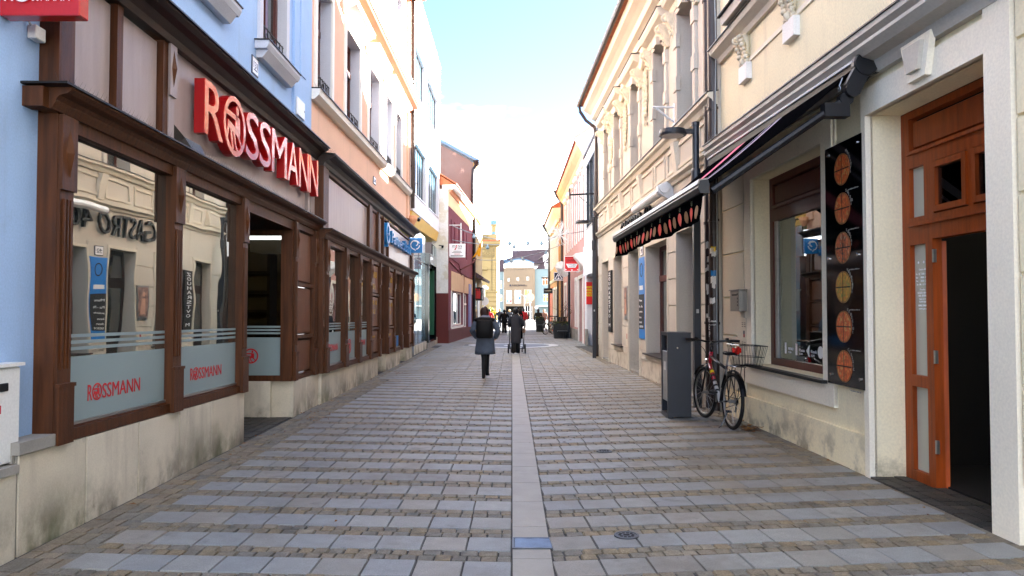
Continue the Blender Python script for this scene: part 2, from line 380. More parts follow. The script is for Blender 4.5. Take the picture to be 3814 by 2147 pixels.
M('yellow_band', C('f0d9a8'), .85, .05, 1, .1, 60)
M('salmon_trim', C('e7ab84'), .8, .05, 1)
M('brown_gable', C('7d7570'), .9, .10, .9, .3, 30, spec=.1, stain=[((.22, .13, .10, 1), .9, .55, .72, .6), ((.50, .42, .36, 1), 1.3, .62, .74, .6)])
M('yellow_ornate', C('e8d36c'), .8, .1, 4)
M('roof_tile', C('a7603e'), .8, .25, 5, .4, 20)
M('roof_dark', C('4a3d44'), .75, .2, 2, .3, 14)
M('roof_blue', C('5f88a8'), .5, .08, 2)
M('crumble_white', C('d9d8d2'), .9, .10, 2.5, .5, 14, stain=[((.55, .5, .36, 1), 1.4, .5, .6, .7), ((.22, .2, .17, 1), 5, .64, .74, .6)])
M('panel_sand', C('cfb189'), .8, .06, 2)
M('lilac_paint', C('7d86b8'), .7, .06, 2)
M('square_yellow', C('9a8a5e'), .85, .06, .6, .1, 30)
M('square_relief', C('7d6f4a'), .85, .2, 3, .3, 12)
M('shop_cream', C('8f7e68'), .85, .04, .4)
M('shop_mint', C('869a9c'), .85, .04, .4)
M('pink_plaster', C('bb928e'), .85, .06, 1, .12, 50, spec=.15, stain=[((.4, .28, .26, 1), 1.2, .58, .78, .3)])
M('apricot_plaster', C('bd9362'), .85, .06, 1, .12, 50, spec=.15)
M('brick_orange', C('c06a4a'), .85, .15, 3, .2, 40)
M('pale_yellow', C('e6ddb8'), .85, .05, 1)
M('sign_red', C('d3201f'), .4, .03, 3)
M('sign_yellow', C('f0c81e'), .4, .03, 3)
M('sign_blue', C('141f38'), .4, .03, 3)
M('board_blue', C('1f7fd0'), .35, .05, 6)
M('board_slate', C('1c1d20'), .5, .1, 8)
M('poster', C('8a6f66'), .4, .5, 9)
M('tyre', C('0b0b0b'), .75, .1, 9, .2, 120)
M('rubber', C('0e0e0f'), .6, .1, 9)
M('bike_red', C('b0182a'), .3, .05, 5, coat=.5)
M('bike_white', C('c9c9c4'), .3, .05, 5, coat=.4)
M('bike_black', C('0b0b0d'), .3, .08, 5, coat=.4)
M('reflector', C('e0261a'), .2, .05, 5, coat=.6)
M('skin', C('c79a82'), .55, .05, 10)
M('coat_blue_grey', C('545d6a'), .85, .10, 9, .3, 120, spec=.2)
M('coat_grey', C('36373c'), .9, .10, 9, .3, 120, spec=.15)
M('coat_black', C('0c0d10'), .85, .12, 9, .3, 120, spec=.2)
M('coat_red', C('a81c22'), .8, .08, 9)
M('coat_yellow', C('d69a1c'), .8, .08, 9)
M('coat_olive', C('181a13'), .85, .1, 9)
M('coat_beige', C('8d7463'), .85, .1, 9)
M('coat_navy', C('1d2532'), .85, .1, 9)
M('hood_grey', C('767a86'), .85, .08, 9)
M('tights', C('0b0b0e'), .7, .1, 9)
M('jeans', C('22344a'), .85, .1, 12)
M('trousers_grey', C('8b8f94'), .85, .1, 12)
M('hair_auburn', C('2a130d'), .5, .25, 22, .5, 80, stretch=(1, 1, .15))
M('hair_dark', C('0d0b0a'), .5, .25, 22, .5, 80)
M('hair_fair', C('a98a60'), .5, .2, 22, .4, 80)
M('pack_black', C('09090a'), .7, .12, 9, .3, 90, spec=.3)
M('planter', C('15191b'), .6, .1, 3)
M('leaf_green', C('3d4a24'), .8, .3, 9)
M('leaf_bright', C('8f9a34'), .8, .3, 9)
M('twig', C('5a4436'), .8, .2, 9)
M('leaf_dry', None, .8, .2, 12, rnd=[C('6b3a1c'), C('8a5a26'), C('54301c'), C('a87a34')])
M('grate', C('6c7680'), .35, .15, 9, metal=.8)
M('iron', C('55575a'), .5, .2, 9, metal=.6)
M('pit', (.01, .01, .01, 1), .9, 0, 3, fine=0)
M('ring_white', C('b0b0ad'), .6, .08, 4)
M('ring_dark', C('434851'), .6, .12, 3)
M('cable', C('8b9398'), .5, 0, 3)
M('cable_dark', C('262626'), .5, 0, 3)
M('bulb', C('7d98a4'), .15, 0, 3)
M('interior', C('544a38'), .8, .1, 2)
M('interior_dark', C('0a0807'), .8, .3, 2)  # near-black: the unlit depth is put into the paint
M('interior_grey', C('9a968e'), .8, .05, 1)
M('tube_light', (1, .9, .55, 1), emit=((1, .86, .42, 1), 3.), fine=0)
M('spot_light', (1, 1, 1, 1), emit=((1, .95, .85, 1), 9.), fine=0)
M('paper', C('e8e6de'), .6, .04, 3)
M('mail_steel', C('86827a'), .4, .08, 4, metal=.5)
M('soffit_yellow', C('d9b45c'), .7, .05, 2)
M('canvas', C('cfcbc4'), .9, .06, 3)
M('yellow_flag', C('dca21e'), .8, .1, 3)
m = MATS
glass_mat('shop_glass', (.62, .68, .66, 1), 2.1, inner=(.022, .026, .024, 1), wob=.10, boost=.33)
glass_mat('pizza_glass', (.50, .56, .54, 1), 1.7, wob=.04, boost=.16)
glass_mat('clear_glass', (.55, .56, .53, 1), 1.6, wob=.02, boost=.03)
glass_mat('house_glass', (.5, .5, .5, 1), 1.8, inner=(.03, .03, .032, 1), wob=.08, boost=.10)
glass_mat('sky_tint_glass', (.5, .5, .5, 1), 2.2, inner=C('6fa6c4', .6), wob=.10, boost=.16)  # blue body colour stands in for reflected sky
glass_mat('curtain_glass', (.5, .5, .5, 1), 1.5, inner=C('b9b4a2'), wob=.02)
glass_mat('green_glass', (.5, .5, .5, 1), 1.6, inner=C('4f8a6c', .5), wob=.03, boost=.08)

# ---------------------------------------------------------------- ground and paving
def gz(x): return .017 * min(abs(x - .13), 3.4)
gm = MB()
xs = [-400, -3.5, -1.7, .13, 1.8, 3.6, 400]; ys = [-60, 31, 64, 900]
for i in range(len(xs) - 1):
    for j in range(len(ys) - 1):
        a, b2, c, d = xs[i], xs[i + 1], ys[j], ys[j + 1]; dz = -.0125
        gm.add([(a, c, gz(a) + dz), (b2, c, gz(b2) + dz), (b2, d, gz(b2) + dz), (a, d, gz(a) + dz)], [(0, 1, 2, 3)], 0 if j == 0 and 0 < i < 5 else 1)
ground = tag(gm.build('ground', [m['joint'], m['far_paving']]), 'grey paved street floor running down the lane to the square', 'ground', kind='structure')
paving = thing('paving', 'grey slab rows with double bands of small brown setts across the lane', 'paving', (0, 0, 0), kind='structure')

def block_mesh(name, mat, r, rough=0.):
    e = .013 if name == 'slab' else .045
    v = [(-.5, -.5, -1), (.5, -.5, -1), (.5, .5, -1), (-.5, .5, -1), (-.5 + e, -.5 + e, 0), (.5 - e, -.5 + e, 0), (.5 - e, .5 - e, 0), (-.5 + e, .5 - e, 0)]
    if rough: v = [Vector(p) + Vector((random.uniform(-rough, rough), random.uniform(-rough, rough), random.uniform(-.2, .1))) for p in v]
    me = bpy.data.meshes.new(name); me.from_pydata([tuple(p) for p in v], [], [(4, 5, 6, 7), (0, 1, 5, 4), (1, 2, 6, 5), (2, 3, 7, 6), (3, 0, 4, 7)])
    me.materials.append(mat); at = me.attributes.new('rnd', 'FLOAT', 'FACE'); at.data.foreach_set('value', [r] * 5); me.update()
    return me
slab_meshes = [block_mesh('slab', m['slab'], i / 11) for i in range(12)]
sett_meshes = [block_mesh('sett', m['sett'], i / 11, .05) for i in range(12)]
NEAR = {'slab': 0, 'sett': 0}; REST = {'slab': MB(), 'sett': MB()}
PER, SLAB, BR = .472, .277, .195
def lay(kind, cx, cy, lx, ly, ang, zt, th=.014):
    """one stone: a part of its own near the camera, joined into the rest further off"""
    meshes = slab_meshes if kind == 'slab' else sett_meshes
    if NEAR[kind] < 300 and cy > 3.9:
        NEAR[kind] += 1
        o = bpy.data.objects.new(kind, random.choice(meshes)); col.objects.link(o); o.parent = paving
        o.location = (cx, cy, zt); o.scale = (lx, ly, th); o.rotation_euler = (random.gauss(0, .002), -math.copysign(.017, cx - .13) + random.gauss(0, .002), ang + random.gauss(0, .003))
    else:
        c, s = math.cos(ang), math.sin(ang); e = .013 if kind == 'slab' else .045; V = []
        sl = math.copysign(.017, cx - .13)
        for (ux, uy, uz) in ((-.5, -.5, -1), (.5, -.5, -1), (.5, .5, -1), (-.5, .5, -1), (-.5 + e, -.5 + e, 0), (.5 - e, -.5 + e, 0), (.5 - e, .5 - e, 0), (-.5 + e, .5 - e, 0)):
            X, Y = ux * lx, uy * ly; V.append((cx + X * c - Y * s, cy + X * s + Y * c, zt + uz * th + sl * X + 0.))
        REST[kind].add(V, [(4, 5, 6, 7), (0, 1, 5, 4), (1, 2, 6, 5), (2, 3, 7, 6), (3, 0, 4, 7)])
def wall_l(y): return -2.98 - .009 * y
def wall_r(y): return 3.394 - .022 * y
RING = (.06, 31.75, 1.95)
k = 0
while True:
    y0 = 4.763 - 5 * PER + k * PER
    if y0 > 44: break
    k += 1
    for side in (-1, 1):
        x_in = -.002 if side < 0 else .254; slope = .03 if side < 0 else .07; pit = .293
        nx = 0
        while True:
            cx = x_in + side * (nx + .5) * pit; nx += 1
            cy = y0 + SLAB / 2 + slope * abs(cx) * (1 if side > 0 else .4)
            lim = wall_l(cy) + .34 if side < 0 else wall_r(cy) - .2
            if cy > 31 : lim = -3.6 if side < 0 else 3.6
            if side * cx > side * lim: break
            if (cx - RING[0]) ** 2 + (cy - RING[1]) ** 2 < (RING[2] + .12) ** 2: continue
            ex = pit - .006
            lay('slab', cx, cy, ex + random.gauss(0, .0015), SLAB - .005, slope if side > 0 else -slope * .4, gz(cx) + random.gauss(0, .001))
        if y0 > 30: continue
        for row in range(2):
            x = 0.
            first = random.uniform(.05, .12)
            while True:
                L = first or random.uniform(.088, .125); first = 0; cx = x_in + side * (x + L / 2); x += L
                cy = y0 + SLAB + BR * (row + .5) / 2 + slope * abs(cx) * (1 if side > 0 else .4)
                lim = wall_l(cy) + .30 if side < 0 else wall_r(cy) - .12
                if side * cx > side * lim: break
                if (cx - RING[0]) ** 2 + (cy - RING[1]) ** 2 < (RING[2] + .1) ** 2: continue
                lay('sett', cx, cy, L - .006, BR / 2 - .006, (slope if side > 0 else -slope * .4) + random.gauss(0, .02), gz(cx) + random.gauss(-.001, .0018))
# irregular filler stones along both walls
y = 3.2
while y < 29:
    L = random.uniform(.1, .24)
    for side in (-1, 1):
        edge = wall_l(y) if side < 0 else wall_r(y); x = .02
        wmax = .40 if side < 0 else .52
        while x < wmax:
            b2 = random.uniform(.09, .17); cx = edge - side * (x + b2 / 2); x += b2
            REST['sett'].box(WF, cx - b2 / 2 + .005, cx + b2 / 2 - .005, y + .005, y + L - .005, gz(cx) - .03, gz(cx) - .006 + random.uniform(-.002, .002), r=random.random())
    y += L
for kd, mt in (('slab', 'slab'), ('sett', 'sett')): tag(REST[kd].build(kd + '_field', m[mt], paving, recalc=False), kind='stuff')
# central drain strip, in pieces
y = 3.3
while y < 29.5:
    L = .67 + random.uniform(-.03, .03); y2 = min(y + L, 29.6)
    if not (y < 4.82 < y2 and False):
        segs = [(y, y2)]
        if y < 5.06 and y2 > 4.83: segs = [(y, 4.825), (5.065, y2)] if y < 4.825 else [(5.065, y2)]
        for a, b2 in segs:
            if b2 - a > .03: MB().box(WF, .004, .248, a + .003, b2 - .003, -.03, -.004).build('strip_stone', m['strip'], paving)
    y = y2
# round inlay further down the lane
rg = MB(); cx, cy, rr = RING
for i in range(48):
    a, b2 = 2 * math.pi * i / 48, 2 * math.pi * (i + 1) / 48
    for r0, r1, mi in ((rr - .4, rr, 0), (rr - .9, rr - .4, 1), (.42, rr - .9, 1), (0.02, .42, 0)):
        q = [(cx + r * math.cos(t), cy + r * math.sin(t), gz(cx + r * math.cos(t)) + .006) for r, t in ((r0, a), (r1, a), (r1, b2), (r0, b2))]
        rg.add(q, [(0, 1, 2, 3)], mi)
tag(rg.build('paving_circle', [m['ring_white'], m['ring_dark']], paving))
# drain grate in the strip
g = thing('drain_grate', 'steel slotted drain grate set in the central paving strip', 'drain grate', (.14, 4.945, 0))
f = MB(); f.box(WF, .0, .28, 4.83, 4.845, -.03, .002).box(WF, .0, .28, 5.045, 5.06, -.03, .002).box(WF, .0, .014, 4.845, 5.045, -.03, .002).box(WF, .266, .28, 4.845, 5.045, -.03, .002)
f.build('frame', m['iron'], g); MB().box(WF, .014, .266, 4.845, 5.045, -.05, -.04).build('pit', m['pit'], g)
for i in range(9):
    b = MB(); yy = 4.853 + i * .0215
    pts = [(.018 + .244 * q / 12, yy + .004 * math.sin(q * 1.05)) for q in range(13)]
    for q in range(12): b.add([(pts[q][0], pts[q][1], 0), (pts[q + 1][0], pts[q + 1][1], 0), (pts[q + 1][0], pts[q + 1][1] + .0105, 0), (pts[q][0], pts[q][1] + .0105, 0), (pts[q][0], pts[q][1], -.02), (pts[q + 1][0], pts[q + 1][1], -.02)], [(0, 1, 2, 3), (0, 1, 5, 4)])
    b.build('bar', m['grate'], g)
b = MB()
for q in (.085, .14, .195): b.box(WF, q - .004, q + .004, 4.846, 5.044, -.02, -.003)
b.build('cross_bar', m['iron'], g)
for (x, y, lab) in ((.78, 5.06, 'round iron valve cover beside a sett band, level with the drain grate'), (1.0, 8.03, 'small round iron cover between slabs further up the lane')):
    t = thing('valve_cover', lab, 'manhole cover', (x, y, gz(x)), 'round valve covers in the paving')
    z = gz(x) + .004
    MB().lathe((x, y, z), [(.085, -.02), (.085, .004), (.072, .004), (.07, -.002)], 24, cap=False).build('ring', m['iron'], t)
    b = MB(); b.lathe((x, y, z), [(.069, -.02), (.069, .001)], 24)
    b.build('lid', m['iron'], t)
    b = MB()
    for i in range(10): a = i * math.pi / 5; b.box(WF, x + .045 * math.cos(a) - .009, x + .045 * math.cos(a) + .009, y + .045 * math.sin(a) - .006, y + .045 * math.sin(a) + .006, z + .001, z + .004)
    b.box(WF, x - .02, x + .02, y - .008, y + .008, z + .001, z + .005)
    b.build('stud', m['pit'], t)
# ================================================================ LEFT SIDE
FL = Frame((-2.98, 0, 0), (-.009, 1, 0), (1, .009, 0))
FLs = Frame((-2.98, 0, 0), (-.009, 1, 0), (1, .009, 0), -.011, 8)     # shopfront runs very slightly downhill
FLp = Frame((-2.98, 0, 0), (-.009, 1, 0), (1, .009, 0), .022, 12)
def rossmann_emblem(mb, F, sc_, zc, r, n0, n1, m_=0, dirn=1):
    """ring with a leaping figure, flat shapes only"""
    k = 28
    for i in range(k):
        a, b2 = 2 * math.pi * i / k, 2 * math.pi * (i + 1) / k; ri = r * .82
        P = lambda rr, t: (sc_ + dirn * rr * math.cos(t), zc + rr * math.sin(t))
        mb.plate(F, [P(ri, a), P(r, a), P(r, b2), P(ri, b2)], n0, n1, m_)
    def q(pts): mb.plate(F, [(sc_ + dirn * x * r, zc + y * r) for x, y in pts], n0, n1, m_)
    q([(-.78, .42), (-.72, .25), (.2, .22), (.25, .38)])                     # arms
    q([(.05, .36), (.42, .36), (.46, -.12), (.02, -.12)])                    # torso
    q([(.1, .42), (.3, .42), (.32, .68), (.2, .74), (.08, .66)])             # head
    q([(-.6, .1), (.44, -.1), (.44, -.35), (-.1, -.22), (-.5, -.18)])        # body
    q([(-.62, .1), (-.5, .06), (-.62, -.5), (-.72, -.42)])                   # tail
    q([(-.46, -.12), (-.28, -.16), (-.1, -.78), (-.24, -.78)])
    q([(-.16, -.2), (.0, -.24), (.12, -.62), (.3, -.74), (.2, -.82), (.0, -.68)])
    q([(.26, -.3), (.44, -.3), (.66, -.5), (.58, -.62)])
def pilaster(parent, F, s0, s1, z0, z1, n0, n1, mat, diamond=True, foot=.38):
    mb = MB(); mb.box(F, s0, s1, n0, n1, z0, z1)
    if foot: mb.box(F, s0 - .012, s1 + .012, n1 + .0, n1 + .022, z0, z0 + foot); mb.box(F, s0 - .02, s1 + .02, n1, n1 + .03, z0 + foot, z0 + foot + .025)
    mb.box(F, s0 - .01, s1 + .01, n1, n1 + .018, z1 - .5, z1)
    wd = s1 - s0
    if foot:
        for i in range(3): mb.box(F, s0 + wd * (.2 + .25 * i), s0 + wd * (.3 + .25 * i), n1, n1 + .012, z0 + foot + .12, z1 - .56)
    o = mb.build('pilaster', mat, parent)
    if diamond:
        c = (s0 + s1) / 2; zc = z1 - .25; d = MB(); h, ww = .17, wd * .34; nn = n1 + .018
        d.add([F.p(c - ww, nn, zc), F.p(c, nn, zc + h), F.p(c + ww, nn, zc), F.p(c, nn, zc - h), F.p(c, nn + .03, zc)], [(0, 1, 4), (1, 2, 4), (2, 3, 4), (3, 0, 4)])
        d.build('diamond', m['brown_wood'], o)
    return o
CORN = lambda z0, z1, n, k: [(n - .1, z0), (n + .02, z0), (n + .04, z0 + .3 * (z1 - z0)), (n + .3 * k, z0 + .42 * (z1 - z0)), (n + .45 * k, z0 + .62 * (z1 - z0)), (n + .8 * k, z0 + .72 * (z1 - z0)), (n + k, z0 + .9 * (z1 - z0)), (n + k, z1), (n - .1, z1)]
def spikes(name, parent, F, s0, s1, n, z, mat, step=.05, h=.13, fan=.07):
    mb = MB(); s = s0
    while s < s1:
        for q in (-1, 1):
            a = F.p(s, n, z); t = F.p(s + q * .03 + random.uniform(-.01, .01), n + q * fan * .5, z + h + random.uniform(-.015, .01))
            d = F.u * .0022; e = F.n * .0022
            mb.add([a - d, a + d, t, a - e, a + e], [(0, 1, 2), (3, 4, 2)])
        s += step
    return tag(mb.build(name, mat, parent, recalc=False), kind='stuff')

# ---------------------------------------------------------------- blue house (upper walls)
bh = thing('blue_house', 'pale blue plastered house above the brown drugstore front', 'house', (-3.12, 6, 0))
ops = [(6.95, 7.95, 4.92, 7.0), (9.3, 10.3, 4.92, 7.0), (4.6, 5.6, 4.92, 7.0)]
wall(FL, -6, 11.64, 4.0, 7.5, -.15, ops, .16, 0, 1).build('upper_wall', [m['blue_plaster'], m['blue_trim']], bh)
mb = MB(); mb.box(FL, -6, 4.93, -.6, -.135, .55, 4.3); mb.build('lower_wall', m['blue_plaster'], bh)
mb = MB(); mb.box(FL, 10.68, 11.62, -.15, -.11, 4.0, 7.49); mb.box(FL, 10.95, 11.25, -.11, -.095, 5.1, 7.3); mb.build('corner_strip', m['blue_plaster'], bh)
mb = MB(); mb.prism(FL, [(-6.2, 7.5), (.25, 7.5), (.25, 7.6), (-6.2, 9.4)], -6, 11.64); mb.build('roof', m['roof_tile'], bh)  # unseen top kept low, to let more sky onto the opposite wall
for a, b2, c, d in ops:
    wo = window(FL, bh, a, b2, c, d, -.25, m['win_wood'], m['house_glass'], fw=.08)
    mb = MB()
    for s0, s1 in ((a - .13, a), (b2, b2 + .13)): mb.box(FL, s0, s1, -.15, -.115, c, d + .13)
    mb.box(FL, a, b2, -.15, -.115, d, d + .13); mb.build('surround', m['blue_trim'], wo)
    mb = MB(); mb.prism(FL, [(-.2, c - .1), (.0, c - .1), (.03, c - .04), (.03, c), (-.2, c)], a - .22, b2 + .18); mb.prism(FL, [(-.2, c - .2), (-.07, c - .2), (-.0, c - .102), (-.2, c - .102)], a - .16, b2 + .12); mb.build('sill', m['blue_trim'], wo)
    mb = MB(); mb.box(FL, a - .24, b2 + .2, -.15, .045, c, c + .012); mb.build('sill_flashing', m['copper_dark'], wo)
    mb = MB()
    for zz in (c + .08, c + .32): mb.tube([FL.p(a + .02, -.16, zz), FL.p(b2 - .02, -.16, zz)], .009, 5)
    for i in range(8): s = a + .05 + i * (b2 - a - .1) / 7; mb.tube([FL.p(s, -.16, c + .02), FL.p(s, -.16, c + .34)], .007, 4)
    for i in range(3): s = a + .25 + i * (b2 - a - .5) / 2; mb.torus(FL.p(s, -.155, c + .2), .055, .008, FL.n, 12, 4)
    mb.build('railing', m['black_metal'], wo)
# ---------------------------------------------------------------- wooden shopfront of the drugstore and the bank
sf = thing('shopfront', 'brown timber shopfront with tall panes, pale fascia panels and stone plinth', 'shopfront', (-3.0, 5, 0))
BW = m['brown_wood']
pl = [(2.6, 3.75, .52), (3.76, 4.52, .52), (4.53, 5.26, .62), (5.265, 6.01, .62), (6.015, 6.76, .62), (6.765, 7.5, .62), (7.505, 8.43, .62)]
for a, b2, z1 in pl: MB().slabbox(FLs, a + .003, b2 - .003, -.05, z1, -.3, 0, .006).build('plinth_slab', m['plinth_stone'], sf)
mb = MB(); mb.box(FLs, 4.53, 8.42, -.32, -.012, 0, .615).box(FLs, 2.6, 4.53, -.32, -.012, 0, .5); mb.build('plinth_core', m['grey_stone'], sf)
MB().box(FLs, 2.5, 4.51, -.16, .02, .52, .57).build('plinth_cap', m['grey_stone'], sf)
mb = MB(); mb.box(FLs, 4.5, 4.87, -.16, .025, .625, .70).box(FLs, 4.5, 4.6, -.16, -.02, .575, .622); mb.build('plinth_cap', m['grey_stone'], sf)
# second plinth, stepped with the two doorways
for a, b2 in ((10.37, 11.05), (11.055, 11.75), (11.755, 13.1), (13.105, 14.5), (14.505, 15.8), (15.805, 16.96), (18.06, 18.9), (18.905, 20.56), (21.8, 23.2)):
    MB().slabbox(FLs, a + .003, b2 - .003, -.05, .58, -.3, .0 if b2 < 11.8 else .045, .006).build('plinth_slab', m['plinth_stone'], sf)
for a, b2 in ((10.37, 16.96), (18.06, 20.56), (21.8, 23.2)): MB().box(FLs, a, b2, -1.3, -.05, 0, .575).build('plinth_core', m['plinth_stone'], sf)
# frame rails
mb = MB()
for a, b2 in ((5.0, 6.56), (6.74, 8.29)): mb.box(FLs, a, b2, -.14, .0, .622, .70).box(FLs, a, b2, -.14, .0, 2.74, 2.83).box(FLs, a, b2, -.14, -.03, .70, .715)
mb.box(FLs, 8.4, 10.3, -.3, .0, 2.70, 2.83)
each(mb, 'rail', BW, sf)
mb = MB(); mb.box(FLs, 4.865, 5.03, -.35, -.001, .62, 4.1); mb.build('end_post', BW, sf)
pilaster(sf, FLs, 4.87, 5.02, .62, 2.82, -.02, .02, BW); pilaster(sf, FLs, 6.56, 6.73, .62, 2.82, -.1, .02, BW); pilaster(sf, FLs, 8.28, 8.43, .62, 2.82, -.14, .02, BW)
def shop_pane(F, a, b2, z0, z1, n, film, txt, emb=None, bands=3):
    o = MB().box(F, a, b2, n - .012, n, z0, z1).build('pane', m['shop_glass'], sf)
    mb = MB(); mb.box(F, a, b2, n + .002, n + .005, z0, film)
    for i in range(bands): mb.box(F, a, b2, n + .002, n + .005, film + .045 + i * .045, film + .045 + i * .045 + .024)
    mb.build('frosted_film', m['frost'], o)
    if txt:
        mb = MB(); mb.text(F, a + (b2 - a) * txt[0], txt[2], txt[3], 'R', n + .007, n + .009, width=txt[3] * .52); r = txt[3] * .5
        s = a + (b2 - a) * txt[0] + txt[3] * .56; rossmann_emblem(mb, F, s + r * 1.05, txt[2] + r * .98, r * 1.12, n + .007, n + .009)
        mb.text(F, s + r * 2.3, txt[2], txt[3] * .96, 'SSMANN', n + .007, n + .009, width=txt[1] * (b2 - a) - txt[3] * 1.75); mb.build('film_lettering', m['red_film'], o)
    if emb: mb = MB(); rossmann_emblem(mb, F, (a + b2) / 2, emb[0], emb[1], n + .007, n + .009); mb.build('film_emblem', m['red_film'], o)
    return o
shop_pane(FLs, 5.02, 6.56, .712, 2.75, -.06, 1.19, (.22, .5, .86, .115))
shop_pane(FLs, 6.73, 8.28, .712, 2.75, -.06, 1.19, (.24, .5, .86, .115))
mb = MB(); mb.box(FLs, 5.02, 6.56, -.056, -.04, .70, .735).box(FLs, 6.73, 8.28, -.056, -.04, .70, .735); each(mb, 'glazing_bead', m['steel'], sf)
# middle cornice and fascia of the first part
mb = MB(); mb.prism(FLs, CORN(2.83, 2.97, 0, .15), 4.76, 11.62); mb.box(FLs, 4.70, 4.80, -.2, .0, 2.83, 2.96); mb.build('cornice', BW, sf)
MB().box(FLs, 4.68, 11.64, -.16, .165, 2.971, 2.985).build('cornice_flashing', m['copper_dark'], sf)
for a, b2 in ((5.06, 5.64), (5.74, 6.40)): MB().slabbox(FLs, a, b2, 3.06, 3.90, -.14, -.075, .02).build('fascia_panel', m['fascia_faded'], sf)
MB().box(FLs, 6.62, 11.12, -.16, -.06, 2.99, 3.96).build('sign_panel', m['fascia_faded'], sf)
mb = MB()
for a, b2, n in ((4.88, 5.04, .0), (5.645, 5.73, -.03), (6.41, 6.50, -.03)): mb.box(FLs, a, b2, -.16, n, 2.99, 3.97)
mb.box(FLs, 5.04, 6.41, -.16, -.05, 2.99, 3.05).box(FLs, 5.04, 6.41, -.16, -.05, 3.91, 3.97)
each(mb, 'fascia_rail', BW, sf)
for a, b2 in ((6.5, 6.61), (11.13, 11.27), (11.3, 11.52)): pilaster(sf, FLs, a, b2, 2.99, 3.95, -.16, -.02, m['fascia_faded'], True, 0)
mb = MB(); mb.prism(FL, CORN(3.93, 4.11, -.02, .2), 4.7, 11.6); mb.build('cornice', m['dark_wood'], sf)
MB().prism(FL, [(-.16, 4.111), (.20, 4.111), (.20, 4.126), (-.16, 4.15)], 4.68, 11.62).build('cornice_flashing', m['copper_dark'], sf)
spikes('bird_spikes', sf, FL, 4.8, 11.5, .08, 4.125, m['steel'])
spikes('bird_spikes', sf, FLs, 4.8, 11.5, .05, 2.986, m['brown_pipe'], step=.055, h=.11)
mb = MB(); c = FLs.p(6.75, .06, 3.07)
mb.add([FLs.p(6.66, -.02, 2.99), FLs.p(6.60, -.04, 3.24), FLs.p(6.74, .02, 3.13), FLs.p(6.95, .08, 3.10), FLs.p(7.0, .12, 2.99), FLs.p(6.8, .1, 2.98)], [(0, 1, 2, 5), (5, 2, 3, 4)]); mb.build('torn_flashing', m['copper_dark'], sf)
# entrance recess with glass walls
mb = MB(); mb.box(FLs, 8.43, 10.36, -2.2, -.05, 2.70, 2.76); mb.build('recess_ceiling', m['dark_wood'], sf)
mb = MB(); mb.box(FLs, 8.43, 8.47, -1.9, -.15, .0, 2.7); mb.build('recess_side', BW, sf)
mb = MB(); mb.box(FLs, 10.30, 10.36, -1.9, -.3, .0, .58); mb.build('plinth_side', m['plinth_stone'], sf)
mb = MB(); mb.box(FLs, 10.30, 10.36, -1.8, -.16, .581, .66).box(FLs, 10.30, 10.36, -1.8, -.16, 2.62, 2.70).box(FLs, 10.30, 10.36, -1.14, -1.06, .66, 2.62); mb.build('side_frame', BW, sf)
sp = MB().box(FLs, 10.325, 10.335, -1.06, -.16, .66, 2.62).build('side_pane', m['clear_glass'], sf)
mb = MB(); mb.box(FLs, 10.318, 10.322, -1.06, -.16, .66, 1.19)
for i in range(3): mb.box(FLs, 10.318, 10.322, -1.06, -.16, 1.235 + i * .045, 1.262 + i * .045)
mb.build('frosted_film', m['frost'], sp)
Fside = Frame(FLs.p(10.312, 0, 0), (1, .009, 0), (.009, -1, 0))
mb = MB(); rossmann_emblem(mb, Fside, -.58, .93, .105, .0, .003); mb.build('film_emblem', m['red_film'], sp)
MB().box(FLs, 10.325, 10.335, -1.8, -1.14, .66, 2.62).build('side_pane', m['clear_glass'], sf)
pilaster(sf, FLs, 10.36, 10.46, .58, 2.82, -.15, .02, BW); mb = MB(); mb.box(FLs, 10.28, 10.36, -.16, .0, .58, 2.82); mb.build('corner_post', BW, sf)
mb = MB(); mb.box(FLs, 8.47, 10.30, -1.95, -1.9, .0, .1).box(FLs, 8.47, 10.30, -1.95, -1.88, 2.2, 2.32).box(FLs, 9.3, 9.38, -1.95, -1.9, .1, 2.2).box(FLs, 8.47, 8.55, -1.95, -1.9, .1, 2.2).box(FLs, 10.22, 10.30, -1.95, -1.9, .1, 2.2); mb.build('door_frame', m['steel'], sf)
MB().box(FLs, 8.55, 9.3, -1.93, -1.92, .1, 2.2).build('door_pane', m['clear_glass'], sf); MB().box(FLs, 9.38, 10.22, -1.93, -1.92, .1, 2.2).build('door_pane', m['clear_glass'], sf)
mb = MB(); mb.box(FLs, 8.5, 10.28, -1.95, -1.88, 2.33, 2.69); o = mb.build('door_header', m['red_gloss'], sf)
mb = MB(); mb.text(FLs, 8.8, 2.43, .16, 'ROSSMANN', -1.878, -1.87, width=1.2); mb.build('lettering', m['white_gloss'], o)
mb = MB(); mb.box(FLs, 8.9, 9.5, -.9, -.5, 2.45, 2.695); mb.build('air_curtain', m['off_white'], sf)
# interior seen through the recess glass
it = MB(); it.box(FLs, 8.2, 8.3, -6.0, -1.95, 0, 2.9).box(FLs, 8.3, 13.6, -6.0, -5.9, 0, 2.9).box(FLs, 13.5, 13.6, -5.9, -1.0, 0, 2.9).box(FLs, 8.3, 13.6, -6, -1.95, -.02, .02).box(FLs, 8.3, 13.6, -6, -1.95, 2.78, 2.9)
it.build('interior_walls', m['interior'], sf)
for a, n in ((11.2, -2.1), (12.4, -2.8)): MB().box(FLs, a, a + .12, n - 1.1, n, 2.52, 2.56).build('ceiling_tube', m['tube_light'], sf)
it = MB()
for q in range(3): it.box(FLs, 10.9 + q * .9, 11.3 + q * .9, -4.6, -1.6, .1, 1.35 + .12 * q)
for q in range(4): it.box(FLs, 12.9, 13.3, -1.2 - q * .9, -1.15 - q * .9, .02, 2.6)
for q in range(6): it.box(FLs, 13.3, 13.48, -4.6, -1.2, .5 + q * .35, .56 + q * .35)
